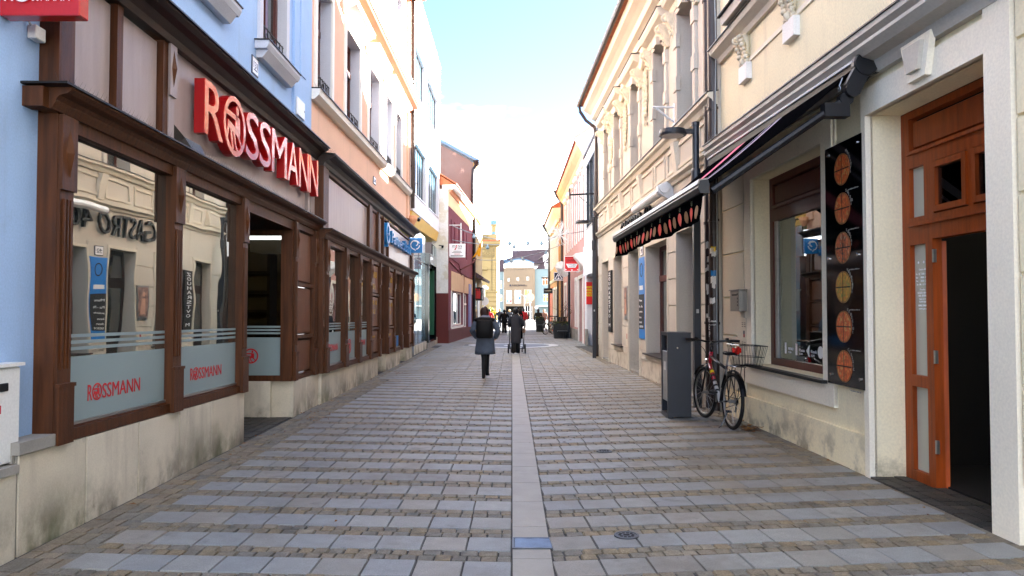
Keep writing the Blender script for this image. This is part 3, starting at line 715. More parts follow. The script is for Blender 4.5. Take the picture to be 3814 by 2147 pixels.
it.build('shelf', m['interior_dark'], sf)
# wood panel right of the entrance
for z0, z1 in ((.66, 1.16), (1.22, 1.92), (1.98, 2.74)): MB().slabbox(FLs, 10.52, 11.36, z0, z1, -.1, -.03, .025).build('wood_panel', m['brown_wood_worn'], sf)
mb = MB(); mb.box(FLs, 10.46, 11.42, -.12, .0, .582, .65).box(FLs, 10.46, 11.42, -.12, .0, 1.165, 1.215).box(FLs, 10.46, 11.42, -.12, .0, 1.925, 1.975).box(FLs, 10.46, 11.42, -.12, .0, 2.745, 2.83); each(mb, 'rail', BW, sf)
pilaster(sf, FLs, 11.42, 11.56, .58, 2.82, -.14, .02, BW)
# second part, standing a little proud
N2 = .09
mb = MB(); mb.box(FLs, 11.64, 11.80, -.2, N2, .58, 4.0); mb.build('end_post', BW, sf)
wins2 = [(11.97, 13.2), (13.45, 14.45), (14.7, 15.66)]
pil2 = [(11.80, 11.96), (13.22, 13.43), (14.47, 14.68), (15.68, 15.88), (16.84, 16.98), (18.04, 18.16), (19.08, 19.22), (20.44, 20.58), (21.78, 21.92), (22.9, 23.12)]
for a, b2 in pil2: pilaster(sf, FLs, a, b2, .58, 2.72, -.12, N2 + .02, BW)
for i, (a, b2) in enumerate(wins2): shop_pane(FLs, a, b2, .66, 2.66, N2 - .07, 1.22, (.2, .62, .9, .12) if i != 1 else None, (.93, .14) if i == 1 else None)
shop_pane(FLs, 19.22, 20.44, .66, 2.66, N2 - .07, .66, None, bands=0)
MB().box(FLs, 19.35, 20.3, N2 - .066, N2 - .06, .70, .98).build('window_poster', m['bank_blue'], sf)
mb = MB()
for a, b2 in wins2 + [(19.22, 20.44), (15.88, 16.84), (18.16, 19.08), (21.92, 22.9)]: mb.box(FLs, a - .03, b2 + .03, -.12, N2, .582, .665).box(FLs, a - .03, b2 + .03, -.12, N2, 2.655, 2.73)
each(mb, 'rail', BW, sf)
mb = MB()
for a, b2 in wins2 + [(19.22, 20.44)]: mb.box(FLs, a, b2, N2 - .065, N2 - .04, .665, .69)
each(mb, 'glazing_bead', m['steel'], sf)
for a, b2 in ((15.88, 16.84), (18.16, 19.08), (21.92, 22.9)):
    for z0, z1 in ((.68, 1.2), (1.26, 1.95), (2.0, 2.645)):
        o = MB().slabbox(FLs, a + .06, b2 - .06, z0, z1, -.06, N2 - .02, .03).build('wood_panel', m['brown_wood_worn'], sf)
    mb = MB(); mb.box(FLs, a, b2, -.12, N2, 1.205, 1.255).box(FLs, a, b2, -.12, N2, 1.955, 1.995).box(FLs, a, b2, -.12, -.061, .66, 2.65); each(mb, 'rail', BW, sf)
for a, b2 in ((16.1, 16.62), (18.36, 18.88)):
    for zz, h, tx in ((2.35, .14, 'BANKOMAT'), (2.1, .12, '24 h'), (1.75, .10, 'PO - PIA'), (1.55, .1, '9 - 17'), (1.02, .05, 'www')):
        mb = MB(); mb.text(FLs, a, zz, h, tx, N2 - .018, N2 - .012, width=(b2 - a) * (1 if len(tx) > 6 else .6)); tag(mb.build('gold_lettering', m['gold'], sf), kind='stuff')
mb = MB(); mb.prism(FLs, CORN(2.73, 2.87, N2, .14), 11.62, 23.3); mb.build('cornice', BW, sf)
MB().box(FLs, 11.60, 23.32, -.1, N2 + .155, 2.871, 2.884).build('cornice_flashing', m['copper_dark'], sf)
for a, b2, mt in ((12.0, 15.6, 'fascia_faded'), (15.95, 16.7, 'brown_wood_worn'), (16.9, 17.4, 'fascia_faded'), (17.5, 18.15, 'fascia_faded'), (18.25, 22.7, 'fascia_faded')):
    MB().slabbox(FLs, a, b2, 2.95, 3.82, -.05, N2 - .06, .02).build('fascia_panel', m[mt], sf)
mb = MB()
for a, b2 in ((11.80, 11.98), (15.62, 15.93), (16.72, 16.88), (17.42, 17.49), (18.16, 18.24), (22.72, 22.9), (22.95, 23.15)): mb.box(FLs, a, b2, -.08, N2, 2.89, 3.88)
mb.box(FLs, 11.98, 22.72, -.1, N2 - .03, 2.89, 2.94).box(FLs, 11.98, 22.72, -.1, N2 - .03, 3.83, 3.88); each(mb, 'fascia_rail', BW, sf)
mb = MB(); mb.prism(FL, CORN(3.85, 4.02, N2 - .02, .2), 11.62, 23.35); mb.build('cornice', m['dark_wood'], sf)
MB().prism(FL, [(-.16, 4.021), (N2 + .19, 4.021), (N2 + .19, 4.035), (-.16, 4.09)], 11.60, 23.38).build('cornice_flashing', m['copper_dark'], sf)
spikes('bird_spikes', sf, FL, 11.7, 23.2, .16, 4.035, m['brown_pipe'], step=.07)
for a, b2 in ((16.98, 18.04), (20.58, 21.78)):
    mb = MB(); mb.box(FLs, a, b2, -.95, -.88, 0, 2.8).box(FLs, b2 - .02, b2, -.9, -.1, .58, 2.72).box(FLs, a, a + .02, -.9, -.1, .58, 2.72).box(FLs, a, b2, -.9, -.1, 2.66, 2.72); mb.build('doorway', m['dark_wood'], sf)
    mb = MB(); mb.box(FLs, a + .12, b2 - .12, -.88, -.86, .9, 2.1); mb.build('door_pane', m['house_glass'], sf)
    MB().box(FLs, a, b2, -.9, .05, .0, .14).build('doorstep', m['grey_stone'], sf)
# setts in front of the drugstore door
mb = MB()
for i in range(17):
    for j in range(17): mb.box(FL, 8.45 + i * .11 + .005, 8.45 + (i + 1) * .11 - .005, -1.88 + j * .11 + .005, -1.88 + (j + 1) * .11 - .005, .02, .055 + random.uniform(-.004, .004), r=random.random())
tag(mb.build('doorstep_setts', m['sett_dark'], sf), kind='stuff')
# ---------------------------------------------------------------- letters and signs on the shopfront
ls = thing('shop_letters', 'large glossy red raised letters with a ringed emblem on the drugstore fascia', 'sign', FLs.p(7, .03, 3.3))
s = 7.03; wds = [.46, .6, .42, .42, .62, .52, .5, .5]; gap = .035
for ch, wd in zip('ROSSMANN', wds):
    z0 = 3.245 + .02 * (s - 7); h = .53 + .006 * (s - 7)
    if ch == 'O':
        mb = MB(); rossmann_emblem(mb, FLs, s + wd / 2, z0 + h * .48, h * .60, -.02, .075, 0)
        mb.build('emblem_letter', m['red_side'], ls); mb = MB(); rossmann_emblem(mb, FLs, s + wd / 2, z0 + h * .48, h * .60, .076, .084); mb.build('emblem_face', m['red_face'], ls)
    else:
        mb = MB(); mb.text(FLs, s, z0, h, ch, -.02, .075, width=wd, shear=.02); o = mb.build('letter', m['red_side'], ls)
        mb = MB(); mb.text(FLs, s, z0, h, ch, .076, .084, width=wd, shear=.02); mb.build('letter_face', m['red_face'], o)
    s += wd + gap
bs = thing('bank_letters', 'blue raised letters and swirl emblem on the far end of the timber fascia', 'sign', FLs.p(18, .1, 3.3))
def swirl(mb, F, s, z, r, n0, n1, mi=0, dirn=1):
    """open ring with an inner loop and a small drop"""
    def arc(r0, a0, a1, w_, cx=0, cz=0, k=14):
        for i in range(k):
            a, b2 = a0 + (a1 - a0) * i / k, a0 + (a1 - a0) * (i + 1) / k
            mb.plate(F, [(s + dirn * (cx + q * math.cos(t)), z + cz + q * math.sin(t)) for q, t in ((r0 - w_, a), (r0 + w_, a), (r0 + w_, b2), (r0 - w_, b2))], n0, n1, mi)
    arc(r, R(20), R(265), r * .11); arc(r * .5, R(-80), R(120), r * .1, r * .1, r * .35); arc(r, R(285), R(355), r * .11)
    mb.plate(F, [(s - .1 * r * dirn, z - r * 1.35), (s + .1 * r * dirn, z - r * 1.35), (s + .04 * r * dirn, z - r * .95), (s - .04 * r * dirn, z - r * .95)], n0, n1, mi)
mb = MB(); swirl(mb, FLs, 17.85, 3.52, .24, .03, .13); mb.build('emblem', m['bank_blue'], bs)
mb = MB(); swirl(mb, FLs, 17.85, 3.52, .23, .131, .137); mb.build('emblem_face', m['bank_blue'], bs)
mb = MB(); mb.text(FLs, 18.5, 3.36, .3, 'Partners', .03, .13, width=2.25); mb.build('lettering', m['bank_blue'], bs)
mb = MB(); mb.text(FLs, 20.95, 3.36, .3, 'Bank', .03, .13, width=1.35); mb.build('lettering', m['bank_blue'], bs)
def proj_sign(name, label, cat, y, x0, x1, z0, z1, th, body, face_fn, arm=None, rim=None, group=None):
    """double-sided sign standing out from a wall, facing up and down the street"""
    t = thing(name, label, cat, ((x0 + x1) / 2, y, z0), group)
    MB().box(WF, x0, x1, y, y + th, z0, z1).build('box', body, t, bevel=.006)
    F = Frame((0, y, 0), (1, 0, 0), (0, -1, 0))
    if rim:
        mb = MB(); e = .025
        mb.box(F, x0, x1, .002, .012, z0, z0 + e).box(F, x0, x1, .002, .012, z1 - e, z1).box(F, x0, x0 + e, .002, .012, z0 + e, z1 - e).box(F, x1 - e, x1, .002, .012, z0 + e, z1 - e); mb.build('rim', rim, t)
    face_fn(t, F)
    if arm:
        mb = MB()
        for zz in arm[1]: mb.tube([(arm[0], y + th / 2, zz), ((x0 if abs(arm[0] - x0) < abs(arm[0] - x1) else x1), y + th / 2, zz)], .018, 6)
        mb.build('bracket', m['black_metal'], t)
    return t
def f(t, F):
    mb = MB(); mb.text(F, -3.115, 3.445, .105, 'R', .012, .016, width=.055); mb.text(F, -2.95, 3.445, .1, 'SSMANN', .012, .016, width=.235); rossmann_emblem(mb, F, -3.006, 3.495, .056, .012, .016); mb.build('lettering', m['white_gloss'], t)
proj_sign('projecting_sign', 'red box sign with white lettering sticking out from the blue wall', 'sign', 4.47, -3.155, -2.66, 3.36, 4.05, .10, m['red_gloss'], f)
def f(t, F):
    mb = MB(); swirl(mb, F, -2.955, 3.53, .135, .012, .018); mb.build('emblem', m['white_gloss'], t)
proj_sign('bank_box_sign', 'square blue box sign with white ring emblem at the bank end', 'sign', 22.4, -3.16, -2.735, 3.29, 3.75, .1, m['bank_blue'], f, None)
# junction box, number plate, metal flap, meter cabinet
t = thing('junction_box', 'small grey junction box with cable under the red box sign', 'junction box', FL.p(4.45, -.13, 3.2))
MB().box(FL, 4.735, 4.84, -.135, -.075, 3.32, 3.41).build('box', m['alu_white'], t, bevel=.006)
MB().tube([FL.p(4.74, -.11, 3.40), FL.p(4.68, -.125, 3.47), FL.p(4.55, -.125, 3.52), FL.p(4.45, -.125, 3.6)], .007, 5).build('cable', m['cable'], t)
def number_plate(F, s0, s1, z0, z1, n, txt, label, dirn=1):
    t = thing('number_plate', label, 'house number', F.p((s0 + s1) / 2, n, z0), 'enamel house number plates')
    a, b2 = min(s0, s1), max(s0, s1)
    MB().box(F, a, b2, n, n + .012, z0, z1).build('plate', m['sign_blue'], t, bevel=.004)
    MB().box(F, a + .018, b2 - .018, n + .012, n + .015, z0 + .018, z1 - .018).build('face', m['white_gloss'], t)
    wd = (b2 - a) * .62; st = (a + b2) / 2 - dirn * wd / 2
    mb = MB(); mb.text(F, st, z0 + (z1 - z0) * .36, (z1 - z0) * .36, txt, n + .015, n + .018, dirn, width=wd); mb.box(F, a + .05, b2 - .05, n + .015, n + .018, z0 + .055, z0 + .07); mb.build('digits', m['sign_blue'], t)
number_plate(FL, 8.97, 9.2, 4.47, 4.70, -.15, '131', 'white enamel number plate 131 on the blue wall above the cornice')
number_plate(FL, 17.2, 17.5, 4.52, 4.70, -.13, '38', 'small enamel number plate on the peach wall above the cornice')
t = thing('wall_flap', 'white metal access flap on the blue corner strip', 'access flap', FL.p(10.7, -.1, 4.4))
MB().box(FL, 10.76, 11.16, -.109, -.085, 4.44, 4.70).build('plate', m['alu_white'], t, bevel=.004); MB().box(FL, 11.11, 11.14, -.084, -.078, 4.55, 4.58).build('lock', m['steel'], t)
t = thing('meter_cabinet', 'white utility cabinet with black handle recess on the blue wall', 'cabinet', FL.p(3.9, -.13, .5))
MB().box(FL, 3.2, 4.58, -.135, -.03, .62, 1.20).build('body', m['alu_white'], t, bevel=.008)
MB().box(FL, 3.18, 4.6, -.135, -.015, 1.205, 1.225).build('lid', m['alu_white'], t); MB().box(FL, 4.33, 4.46, -.028, -.02, 1.06, 1.11).build('handle', m['black_matte'], t, bevel=.004)
MB().box(FL, 4.2, 4.40, -.028, -.024, .93, .98).build('sticker', m['red_film'], t)
# ---------------------------------------------------------------- peach house
ph = thing('peach_house', 'tall peach plastered house with white window surrounds and orange shade-toned cornice underside', 'house', (-3.15, 17, 0))
wn5 = [(11.98, 13.0), (14.2, 15.55), (16.6, 17.98), (18.95, 20.05), (20.7, 21.8)]
ops = [(a, b2, 5.13, 7.02) for a, b2 in wn5]; ops2 = [(a, b2, 8.62, 10.5) for a, b2 in wn5]
wall(FLp, 11.65, 23.55, 3.9, 11.3, -.14, ops + ops2, .26, 0, 1).build('wall', [m['peach_plaster'], m['blue_trim']], ph)  # reveals get a darker grey, their shade put into the colour
MB().prism(FLp, [(-7, 11.3), (.4, 11.3), (.4, 11.42), (-7, 16.5)], 11.65, 23.55).build('roof', m['roof_tile'], ph)
for (a, b2, c, d) in ops + ops2:
    wo = window(FLp, ph, a, b2, c, d, -.33, m['win_wood'], m['house_glass'], fw=.08)
    mb = MB()
    for s0, s1 in ((a - .14, a), (b2, b2 + .14)): mb.box(FLp, s0, s1, -.14, -.105, c, d + .14)
    mb.box(FLp, a, b2, -.14, -.105, d, d + .14); mb.build('surround', m['white_trim'], wo)
    if c < 6:
        mb = MB(); mb.prism(FLp, [(-.14, 7.22), (-.06, 7.22), (-.02, 7.28), (.14, 7.36), (.16, 7.44), (-.14, 7.47)], a - .28, b2 + .28); mb.build('hood', m['white_trim'], wo)
    mb = MB()
    for zz in (c + .1, c + .34): mb.tube([FLp.p(a + .02, -.16, zz), FLp.p(b2 - .02, -.16, zz)], .010, 5)
    for i in range(9): s = a + .05 + i * (b2 - a - .1) / 8; mb.tube([FLp.p(s, -.16, c + .02), FLp.p(s, -.16, c + .36)], .008, 4)
    for i in range(3): s = a + .25 + i * (b2 - a - .5) / 2; mb.torus(FLp.p(s, -.155, c + .22), .06, .008, FLp.n, 12, 4)
    mb.build('railing', m['black_metal'], wo)
mb = MB(); mb.prism(FLp, [(-.14, 4.93), (-.08, 4.93), (.0, 5.0), (.02, 5.10), (-.14, 5.10)], 11.66, 23.5); mb.build('sill_band', m['white_trim'], ph)
MB().prism(FLp, [(-.14, 5.101), (.04, 5.101), (.04, 5.115), (-.14, 5.125)], 11.66, 23.5).build('sill_flashing', m['copper_dark'], ph)
spikes('bird_spikes', ph, FLp, 11.7, 23.4, -.06, 5.12, m['brown_pipe'], step=.07, h=.12)
MB().prism(FLp, [(-.14, 7.60), (-.10, 7.60), (.16, 7.76), (.20, 7.82), (-.14, 7.82)], 11.66, 23.5).build('cornice_underside', m['shade_orange'], ph)  # underside of the cornice, its shade painted as orange
MB().prism(FLp, [(-.14, 7.821), (.22, 7.821), (.26, 7.9), (.26, 7.96), (-.14, 8.0)], 11.66, 23.5).build('string_cornice', m['white_trim'], ph)
MB().prism(FLp, [(-.14, 8.5), (-.02, 8.5), (.03, 8.6), (-.14, 8.62)], 11.66, 23.5).build('sill_band', m['white_trim'], ph)
mb = MB(); mb.box(FLp, 23.05, 23.5, -.14, -.08, 4.2, 11.3); mb.build('corner_strip', m['peach_plaster'], ph)
mb = MB(); mb.tube([FLp.p(23.42, .02, 4.55), FLp.p(23.42, .02, 11.3)], .06, 10)
for zz in (5.9, 8.4, 10.6): mb.lathe(FLp.p(23.42, .02, zz), [(.07, -.025), (.07, .025)], 10)
mb.build('downpipe', m['brown_pipe'], ph, smooth=False)
mb = MB(); mb.lathe(FL.p(23.42, .02, 4.25), [(.05, 0), (.13, .14), (.15, .2), (.15, .3)], 12); mb.build('corbel', m['salmon_trim'], ph)
# ---------------------------------------------------------------- white modern building
mo = thing('modern_building', 'white rendered modern building with deep square window bays', 'building', (-3.2, 28, 0))
FM = Frame((-2.98, 0, 0), (-.009, 1, 0), (1, .009, 0), .03, 23.6)
ops = [(23.95, 27.0, 8.72, 10.4), (27.85, 32.0, 8.80, 10.45), (23.95, 27.4, 5.36, 7.12), (28.4, 32.5, 5.36, 7.15)]
wall(FM, 23.56, 33.4, 4.75, 12.25, .0, ops, .17).build('wall', m['white_render'], mo)
MB().box(FM, 23.56, 33.42, -9, .03, 12.25, 12.33).build('roof_edge', m['steel'], mo)
for a, b2, c, d in ops:
    k = 5; step = (b2 - a) / k
    mb = MB()
    for i in range(k + 1): mb.box(FM, a + i * step - .022, a + i * step + .022, -.17, -.12, c, d)
    mb.box(FM, a, b2, -.17, -.125, c, c + .05).box(FM, a, b2, -.17, -.125, d - .05, d); o = mb.build('window', m['anthracite'], mo)
    for i in range(k): MB().box(FM, a + i * step + .03, a + (i + 1) * step - .03, -.16, -.145, c + .05, d - .05).build('pane', m['sky_tint_glass'], o)
    MB().box(FM, a, b2, -.16, .025, c - .03, c - .002).build('sill', m['steel'], mo)
# soffit and glazed ground floor
mb = MB(); mb.prism(FM, [(-1.2, 4.35), (-.12, 4.35), (-.02, 4.748), (-1.2, 4.748)], 23.6, 33.4); mb.build('soffit', m['soffit_yellow'], mo)
mb = MB()
for a, b2 in ((23.85, 28.4), (31.15, 33.3)): mb.box(FL, a, b2, -.2, -.06, 0, .34)
each(mb, 'plinth', m['plinth_stone'], mo)
for a, b2 in ((23.9, 26.1), (26.15, 28.38), (31.2, 32.2), (32.24, 33.28)):
    MB().box(FL, a, b2, -.14, -.12, .36, 4.34).build('shop_pane', m['sky_tint_glass'], mo)
mb = MB()
for q in (23.86, 26.11, 31.16, 32.2, 33.28): mb.box(FL, q, q + .045, -.16, -.11, .34, 4.35)
mb.box(FL, 23.86, 28.4, -.16, -.11, .34, .37).box(FL, 31.16, 33.3, -.16, -.11, .34, .37).box(FL, 23.86, 33.3, -.16, -.115, 3.3, 3.34); mb.build('glazing_bar', m['black_metal'], mo)
MB().box(FL, 23.3, 23.84, -.3, .02, .0, 3.3).build('black_pier', m['black_gloss'], mo)
mb = MB(); mb.box(FL, 28.42, 28.62, -.8, .02, .28, 3.75).box(FL, 31.0, 31.14, -.8, .06, .28, 3.75).box(FL, 28.62, 31.0, -.8, .06, 3.35, 3.75).box(FL, 28.62, 31.0, -.8, .02, .28, .36); mb.build('portal', m['black_gloss'], mo)
MB().box(FL, 28.62, 31.0, -.62, -.58, .36, 3.35).build('portal_pane', m['green_glass'], mo)
MB().box(FL, 30.975, 30.995, -.56, -.02, .5, 3.2).build('portal_pane', m['green_glass'], mo)
MB().box(FL, 28.42, 31.14, -.8, .0, 0, .28).build('portal_step', m['grey_stone'], mo)
for s, zz in ((23.95, 4.55), (33.0, 4.45)):
    t = thing('security_camera', 'black security camera under the yellow soffit, beside the %s' % ('downpipe corbel' if s < 30 else 'crumbling white wall'), 'camera', FL.p(s, .1, zz), 'security cameras')
    MB().tube([FL.p(s, -.02, zz), FL.p(s, .14, zz - .02)], .03, 8).build('mount', m['black_metal'], t); MB().tube([FL.p(s - .14, .16, zz - .08), FL.p(s + .1, .16, zz - .01)], .055, 10).build('housing', m['black_metal'], t); MB().tube([FL.p(s - .15, .16, zz - .083), FL.p(s - .14, .16, zz - .08)], .04, 10).build('lens', m['black_gloss'], t)
# ---------------------------------------------------------------- maroon house
mh = thing('maroon_house', 'low maroon house with a cream frieze and bare sand patches', 'house', (-2.9, 36, 0))
FR = Frame((-2.86 - .052 * 33.1, 0, 0), (.052, 1, 0), (1, -.052, 0))
ops = [(34.1, 38.6, .78, 2.42), (39.2, 40.9, .6, 2.4)]
slots = [(33.75, 34.15), (34.95, 35.4), (36.6, 37.05), (38.5, 38.95), (40.0, 40.4)]
wall(FR, 33.1, 43.4, .62, 6.25, .0, ops + [(a, b2, 4.3, 5.75) for a, b2 in slots], .2).build('wall', m['maroon'], mh)
MB().box(FR, 33.1, 43.4, -.3, .03, 0, .615).build('plinth', m['maroon_dark'], mh)
MB().box(FR, 33.1, 43.4, -.4, .012, 6.251, 6.85).build('frieze', m['yellow_band'], mh)
MB().prism(FR, [(-.3, 6.851), (.05, 6.851), (.10, 6.95), (.16, 7.0), (-.3, 7.0)], 33.1, 43.4).build('frieze_moulding', m['salmon_trim'], mh)
MB().prism(FR, [(-.3, 7.001), (.2, 7.001), (.3, 7.12), (.3, 7.2), (-.3, 7.2)], 33.06, 43.4).build('cornice', m['white_trim'], mh)
rf = MB()
for i in range(26):
    for j in range(9):
        a = 33.0 + i * .4; n0 = .36 - j * .42; zz = 7.22 + j * .26
        rf.prism(FR, [(n0, zz), (n0 - .5, zz + .31), (n0 - .5, zz + .35), (n0, zz + .05)], a, a + .36)
tag(rf.build('roof_tiles', m['roof_tile'], mh), kind='stuff')
MB().prism(FR, [(.3, 7.201), (-4, 9.85), (-4, 7.201)], 33.1, 43.4).build('roof', m['roof_tile'], mh)
mb = MB(); mb.box(WF, -3.6, -2.875, 32.98, 33.09, 2.3, 7.0); mb.build('gable_plaster', m['crumble_white'], mh)
mb = MB(); mb.box(WF, -3.6, -2.85, 32.95, 33.09, 0, 2.295); mb.build('gable_base', m['maroon_dark'], mh)
for a, b2 in slots:
    MB().box(FR, a, b2, -.16, -.12, 4.3, 5.75).build('window', m['house_glass'], mh)
for a, b2, z0, z1 in ((33.95, 38.75, 2.45, 3.35), (39.1, 43.2, 2.45, 3.3)): MB().box(FR, a, b2, -.1, .02, z0, z1).build('bare_patch', m['panel_sand'], mh)
mb = MB(); mb.box(FR, 33.9, 34.09, -.1, .03, .7, 2.44).box(FR, 38.61, 38.8, -.1, .03, .7, 2.44).box(FR, 34.09, 38.61, -.1, .03, .66, .775); each(mb, 'window_surround', m['off_white'], mh)
for i in range(3):
    o = window(FR, mh, 34.12 + i * 1.5, 35.58 + i * 1.5, .78, 2.42, -.1, m['white_trim'], m['sky_tint_glass'], fw=.07, mull=False, trans=.0)
window(FR, mh, 39.22, 40.88, .6, 2.4, -.1, m['white_trim'], m['sky_tint_glass'], fw=.07, mull=False, trans=.3)
MB().box(FR, 41.1, 42.2, .0, .06, .6, 3.0).build('door_surround', m['lilac_paint'], mh)
MB().box(FR, 41.35, 42.0, .061, .07, .6, 2.7).build('door', m['lilac_paint'], mh)
mb = MB(); mb.tube([FR.p(43.3, .1, .1), FR.p(43.3, .1, 7.0)], .09, 8); mb.build('downpipe', m['black_metal'], mh)
mb = MB(); mb.tube([FR.p(33.2, .02, 3.75), FR.p(37, .02, 3.45), FR.p(40.5, .02, 3.35), FR.p(43.2, .02, 3.4)], .02, 5); mb.tube([FR.p(33.2, .02, 3.95), FR.p(36.6, .02, 3.85), FR.p(37.6, .03, 3.3)], .016, 5)
mb.tube([FR.p(37.4, .03, 3.6), FR.p(38.6, .5, 4.0), FR.p(39.4, .6, 4.3)], .04, 6); mb.build('loose_cable', m['maroon_dark'], mh)
def f(t, F):
    mb = MB(); mb.text(F, -2.70, 4.39, .09, 'm', .012, .016, width=.13); mb.text(F, -2.44, 4.39, .09, 'ss', .012, .016, width=.17); mb.box(F, -2.74, -2.26, .012, .015, 4.36, 4.366)
    for zz, a, b2 in ((4.31, -2.45, -2.28), (4.20, -2.66, -2.30), (4.14, -2.72, -2.26), (4.01, -2.78, -2.2), (3.975, -2.78, -2.24)): mb.box(F, a, b2, .012, .015, zz, zz + .018)
    mb.build('lettering', m['ink'], t)
    mb = MB(); mb.plate(F, [(-2.53, 4.40), (-2.50, 4.40), (-2.56, 4.27), (-2.62, 4.27)], .016, .019); mb.lathe(F.p(-2.51, .017, 4.45), [(.035, 0), (.035, .003)], 12, axis=(0, -1, 0)); mb.box(F, -2.62, -2.36, .012, .015, 4.07, 4.09); tag(mb.build('red_mark', m['red_film'], t), kind='stuff')
proj_sign('shop_sign', 'white square sign with a small red figure mark on the maroon wall', 'sign', 33.3, -2.86, -2.12, 3.93, 4.55, .06, m['white_gloss'], f)
# ---------------------------------------------------------------- brown gable house behind it
gh = thing('gable_house', 'bare brown gable wall with dark verge and yellow ornate front', 'house', (-2.6, 44, 0))
mb = MB(); mb.plate(Frame((0, 43.6, 0), (1, 0, 0), (0, 1, 0)), [(-2.31, 0), (-2.31, 10.3), (-2.55, 10.5), (-8, 13.4), (-8, 0)], 0, .4); mb.build('gable', m['brown_gable'], gh)
F4 = Frame((-2.33, 43.6, 0), (.03, 1, 0), (1, -.03, 0))
MB().box(F4, 0.41, 8, -.3, 0, 0, 10.2).build('front_wall', m['square_yellow'], gh)
mb = MB(); mb.prism(F4, [(0, 9.4), (.1, 9.5), (.14, 9.9), (.3, 10.25), (.3, 10.35), (0, 10.35)], 0, 8); mb.build('cornice', m['square_yellow'], gh)
mb = MB()
for i in range(14): mb.box(F4, .1 + i * .4, .3 + i * .4, 0, .12, 7.2, 9.3)
tag(mb.build('dentils', m['yellow_ornate'], gh), kind='stuff')
mb = MB(); mb.prism(Frame((0, 43.3, 0), (0, 1, 0), (1, 0, 0)), [(-1.95, 10.28), (-8.1, 13.55), (-8.1, 13.75), (-1.9, 10.42)], 0, 9); mb.build('roof', m['roof_blue'], gh)
mb = MB(); mb.tube([(-2.05, 43.45, 10.3), (-2.3, 43.45, 9.9), (-2.35, 43.45, 9.2), (-2.35, 43.45, 2.2)], .09, 8); mb.lathe((-2.1, 43.45, 10.25), [(.05, -.2), (.2, .1), (.2, .18)], 8); mb.build('downpipe', m['black_metal'], gh)
MB().box(F4, .5, 2.2, 0, .04, .6, 3.2).build('window', m['house_glass'], gh)
MB().box(F4, 3.2, 5.2, 0, .04, .2, 3.0).build('door', m['dark_wood'], gh)
MB().prism(F4, [(0, 3.6), (.55, 3.35), (.6, 3.5), (0, 3.9)], 0.4, 7).build('canopy', m['roof_dark'], gh)
def f(t, F):
    mb = MB()
    for dx in (-.11, .03):
        c = -2.08 + dx
        mb.lathe(F.p(c, .014, 2.83), [(.05, 0), (.05, .003)], 10, axis=(0, -1, 0))
        mb.plate(F, [(c - .07, 2.25), (c - .09, 2.6), (c - .05, 2.77), (c + .05, 2.77), (c + .09, 2.6), (c + .07, 2.25)], .012, .016)
    mb.build('figures', m['sign_red'], t)
    mb = MB()
    for i in range(9): mb.box(F, -1.88, -1.82, .012, .015, 2.22 + i * .075, 2.265 + i * .075)
    mb.build('lettering', m['white_gloss'], t)
proj_sign('black_sign', 'black vertical sign with two red figures at the end of the maroon house', 'sign', 46, -2.3, -1.78, 2.13, 2.95, .1, m['black_matte'], f)
# ================================================================ RIGHT SIDE
ku = math.hypot(1, .022)
FP = Frame((3.394, 0, 0), (-.022, 1, 0), (-1, -.022, 0))
FPc = Frame((3.394, 0, 0), (-.022, 1, 0), (-1, -.022, 0), .012, 7)
FG = Frame((3.36, 0, 0), (-.023, 1, 0), (-1, -.023, 0))
# ---------------------------------------------------------------- pizzeria house
pz = thing('cream_house', 'cream plastered house with pizza window, carved consoles and orange door', 'house', (3.3, 8, 0))
DO = (5.0, 6.62, -.02, 3.31); WO = (7.56, 9.67, .84, 3.27)
UO = [(5.6, 6.9, 5.75, 7.8), (8.2, 9.5, 5.75, 7.8)]
wall(FP, -4, 11.0, -.05, 8.2, 0, [DO, WO] + UO, .28).build('wall', m['cream_plaster'], pz)
MB().prism(FP, [(-7, 8.2), (.5, 8.2), (.5, 8.32), (-7, 10.5)], -4, 11.0).build('roof', m['roof_tile'], pz)  # unseen roof shaped low so the near walls catch more sky
# rusticated blocks with recessed joints
for (a, b2) in ((9.96, 10.9), (2.2, 4.72)):
    zs = [.42, 1.19, 1.73, 2.35, 3.0, 3.55] if a > 9 else [.42, 1.05, 1.78, 2.30, 2.80, 3.30, 3.86]
    for z0, z1 in zip(zs, zs[1:]): MB().slabbox(FP, a, b2, z0 + .006, z1 - .006, -.01, .03, .008).build('rustication_block', m['cream_plaster'] if a < 9 else m['cream_trim'], pz)
for z0, z1 in zip([.9, 1.45, 2.0, 2.6], [1.45, 2.0, 2.6, 3.24]): MB().slabbox(FP, 6.70, 7.28, z0 + .006, z1 - .006, -.01, .015, .008).build('rustication_block', m['cream_plaster'], pz)
MB().box(FP, 6.70, 11.0, -.05, .035, -.05, .40).build('plinth', m['cream_plaster'], pz)
# door surround
mb = MB(); mb.box(FP, 6.62, 6.70, -.02, .05, -.02, 3.55).box(FP, 4.74, 5.0, -.02, .05, -.02, 3.75).box(FP, 5.0, 6.62, -.02, .05, 3.31, 3.55); mb.build('door_surround', m['cream_white'], pz)
k1 = MB(); k1.plate(FP, [(5.85, 3.36), (5.60, 3.36), (5.52, 3.68), (5.93, 3.68)], .05, .10); o = k1.build('keystone', m['cream_white'], pz)
MB().plate(FP, [(5.80, 3.42), (5.65, 3.42), (5.60, 3.63), (5.85, 3.63)], .10, .135).build('keystone_boss', m['cream_light'], o)
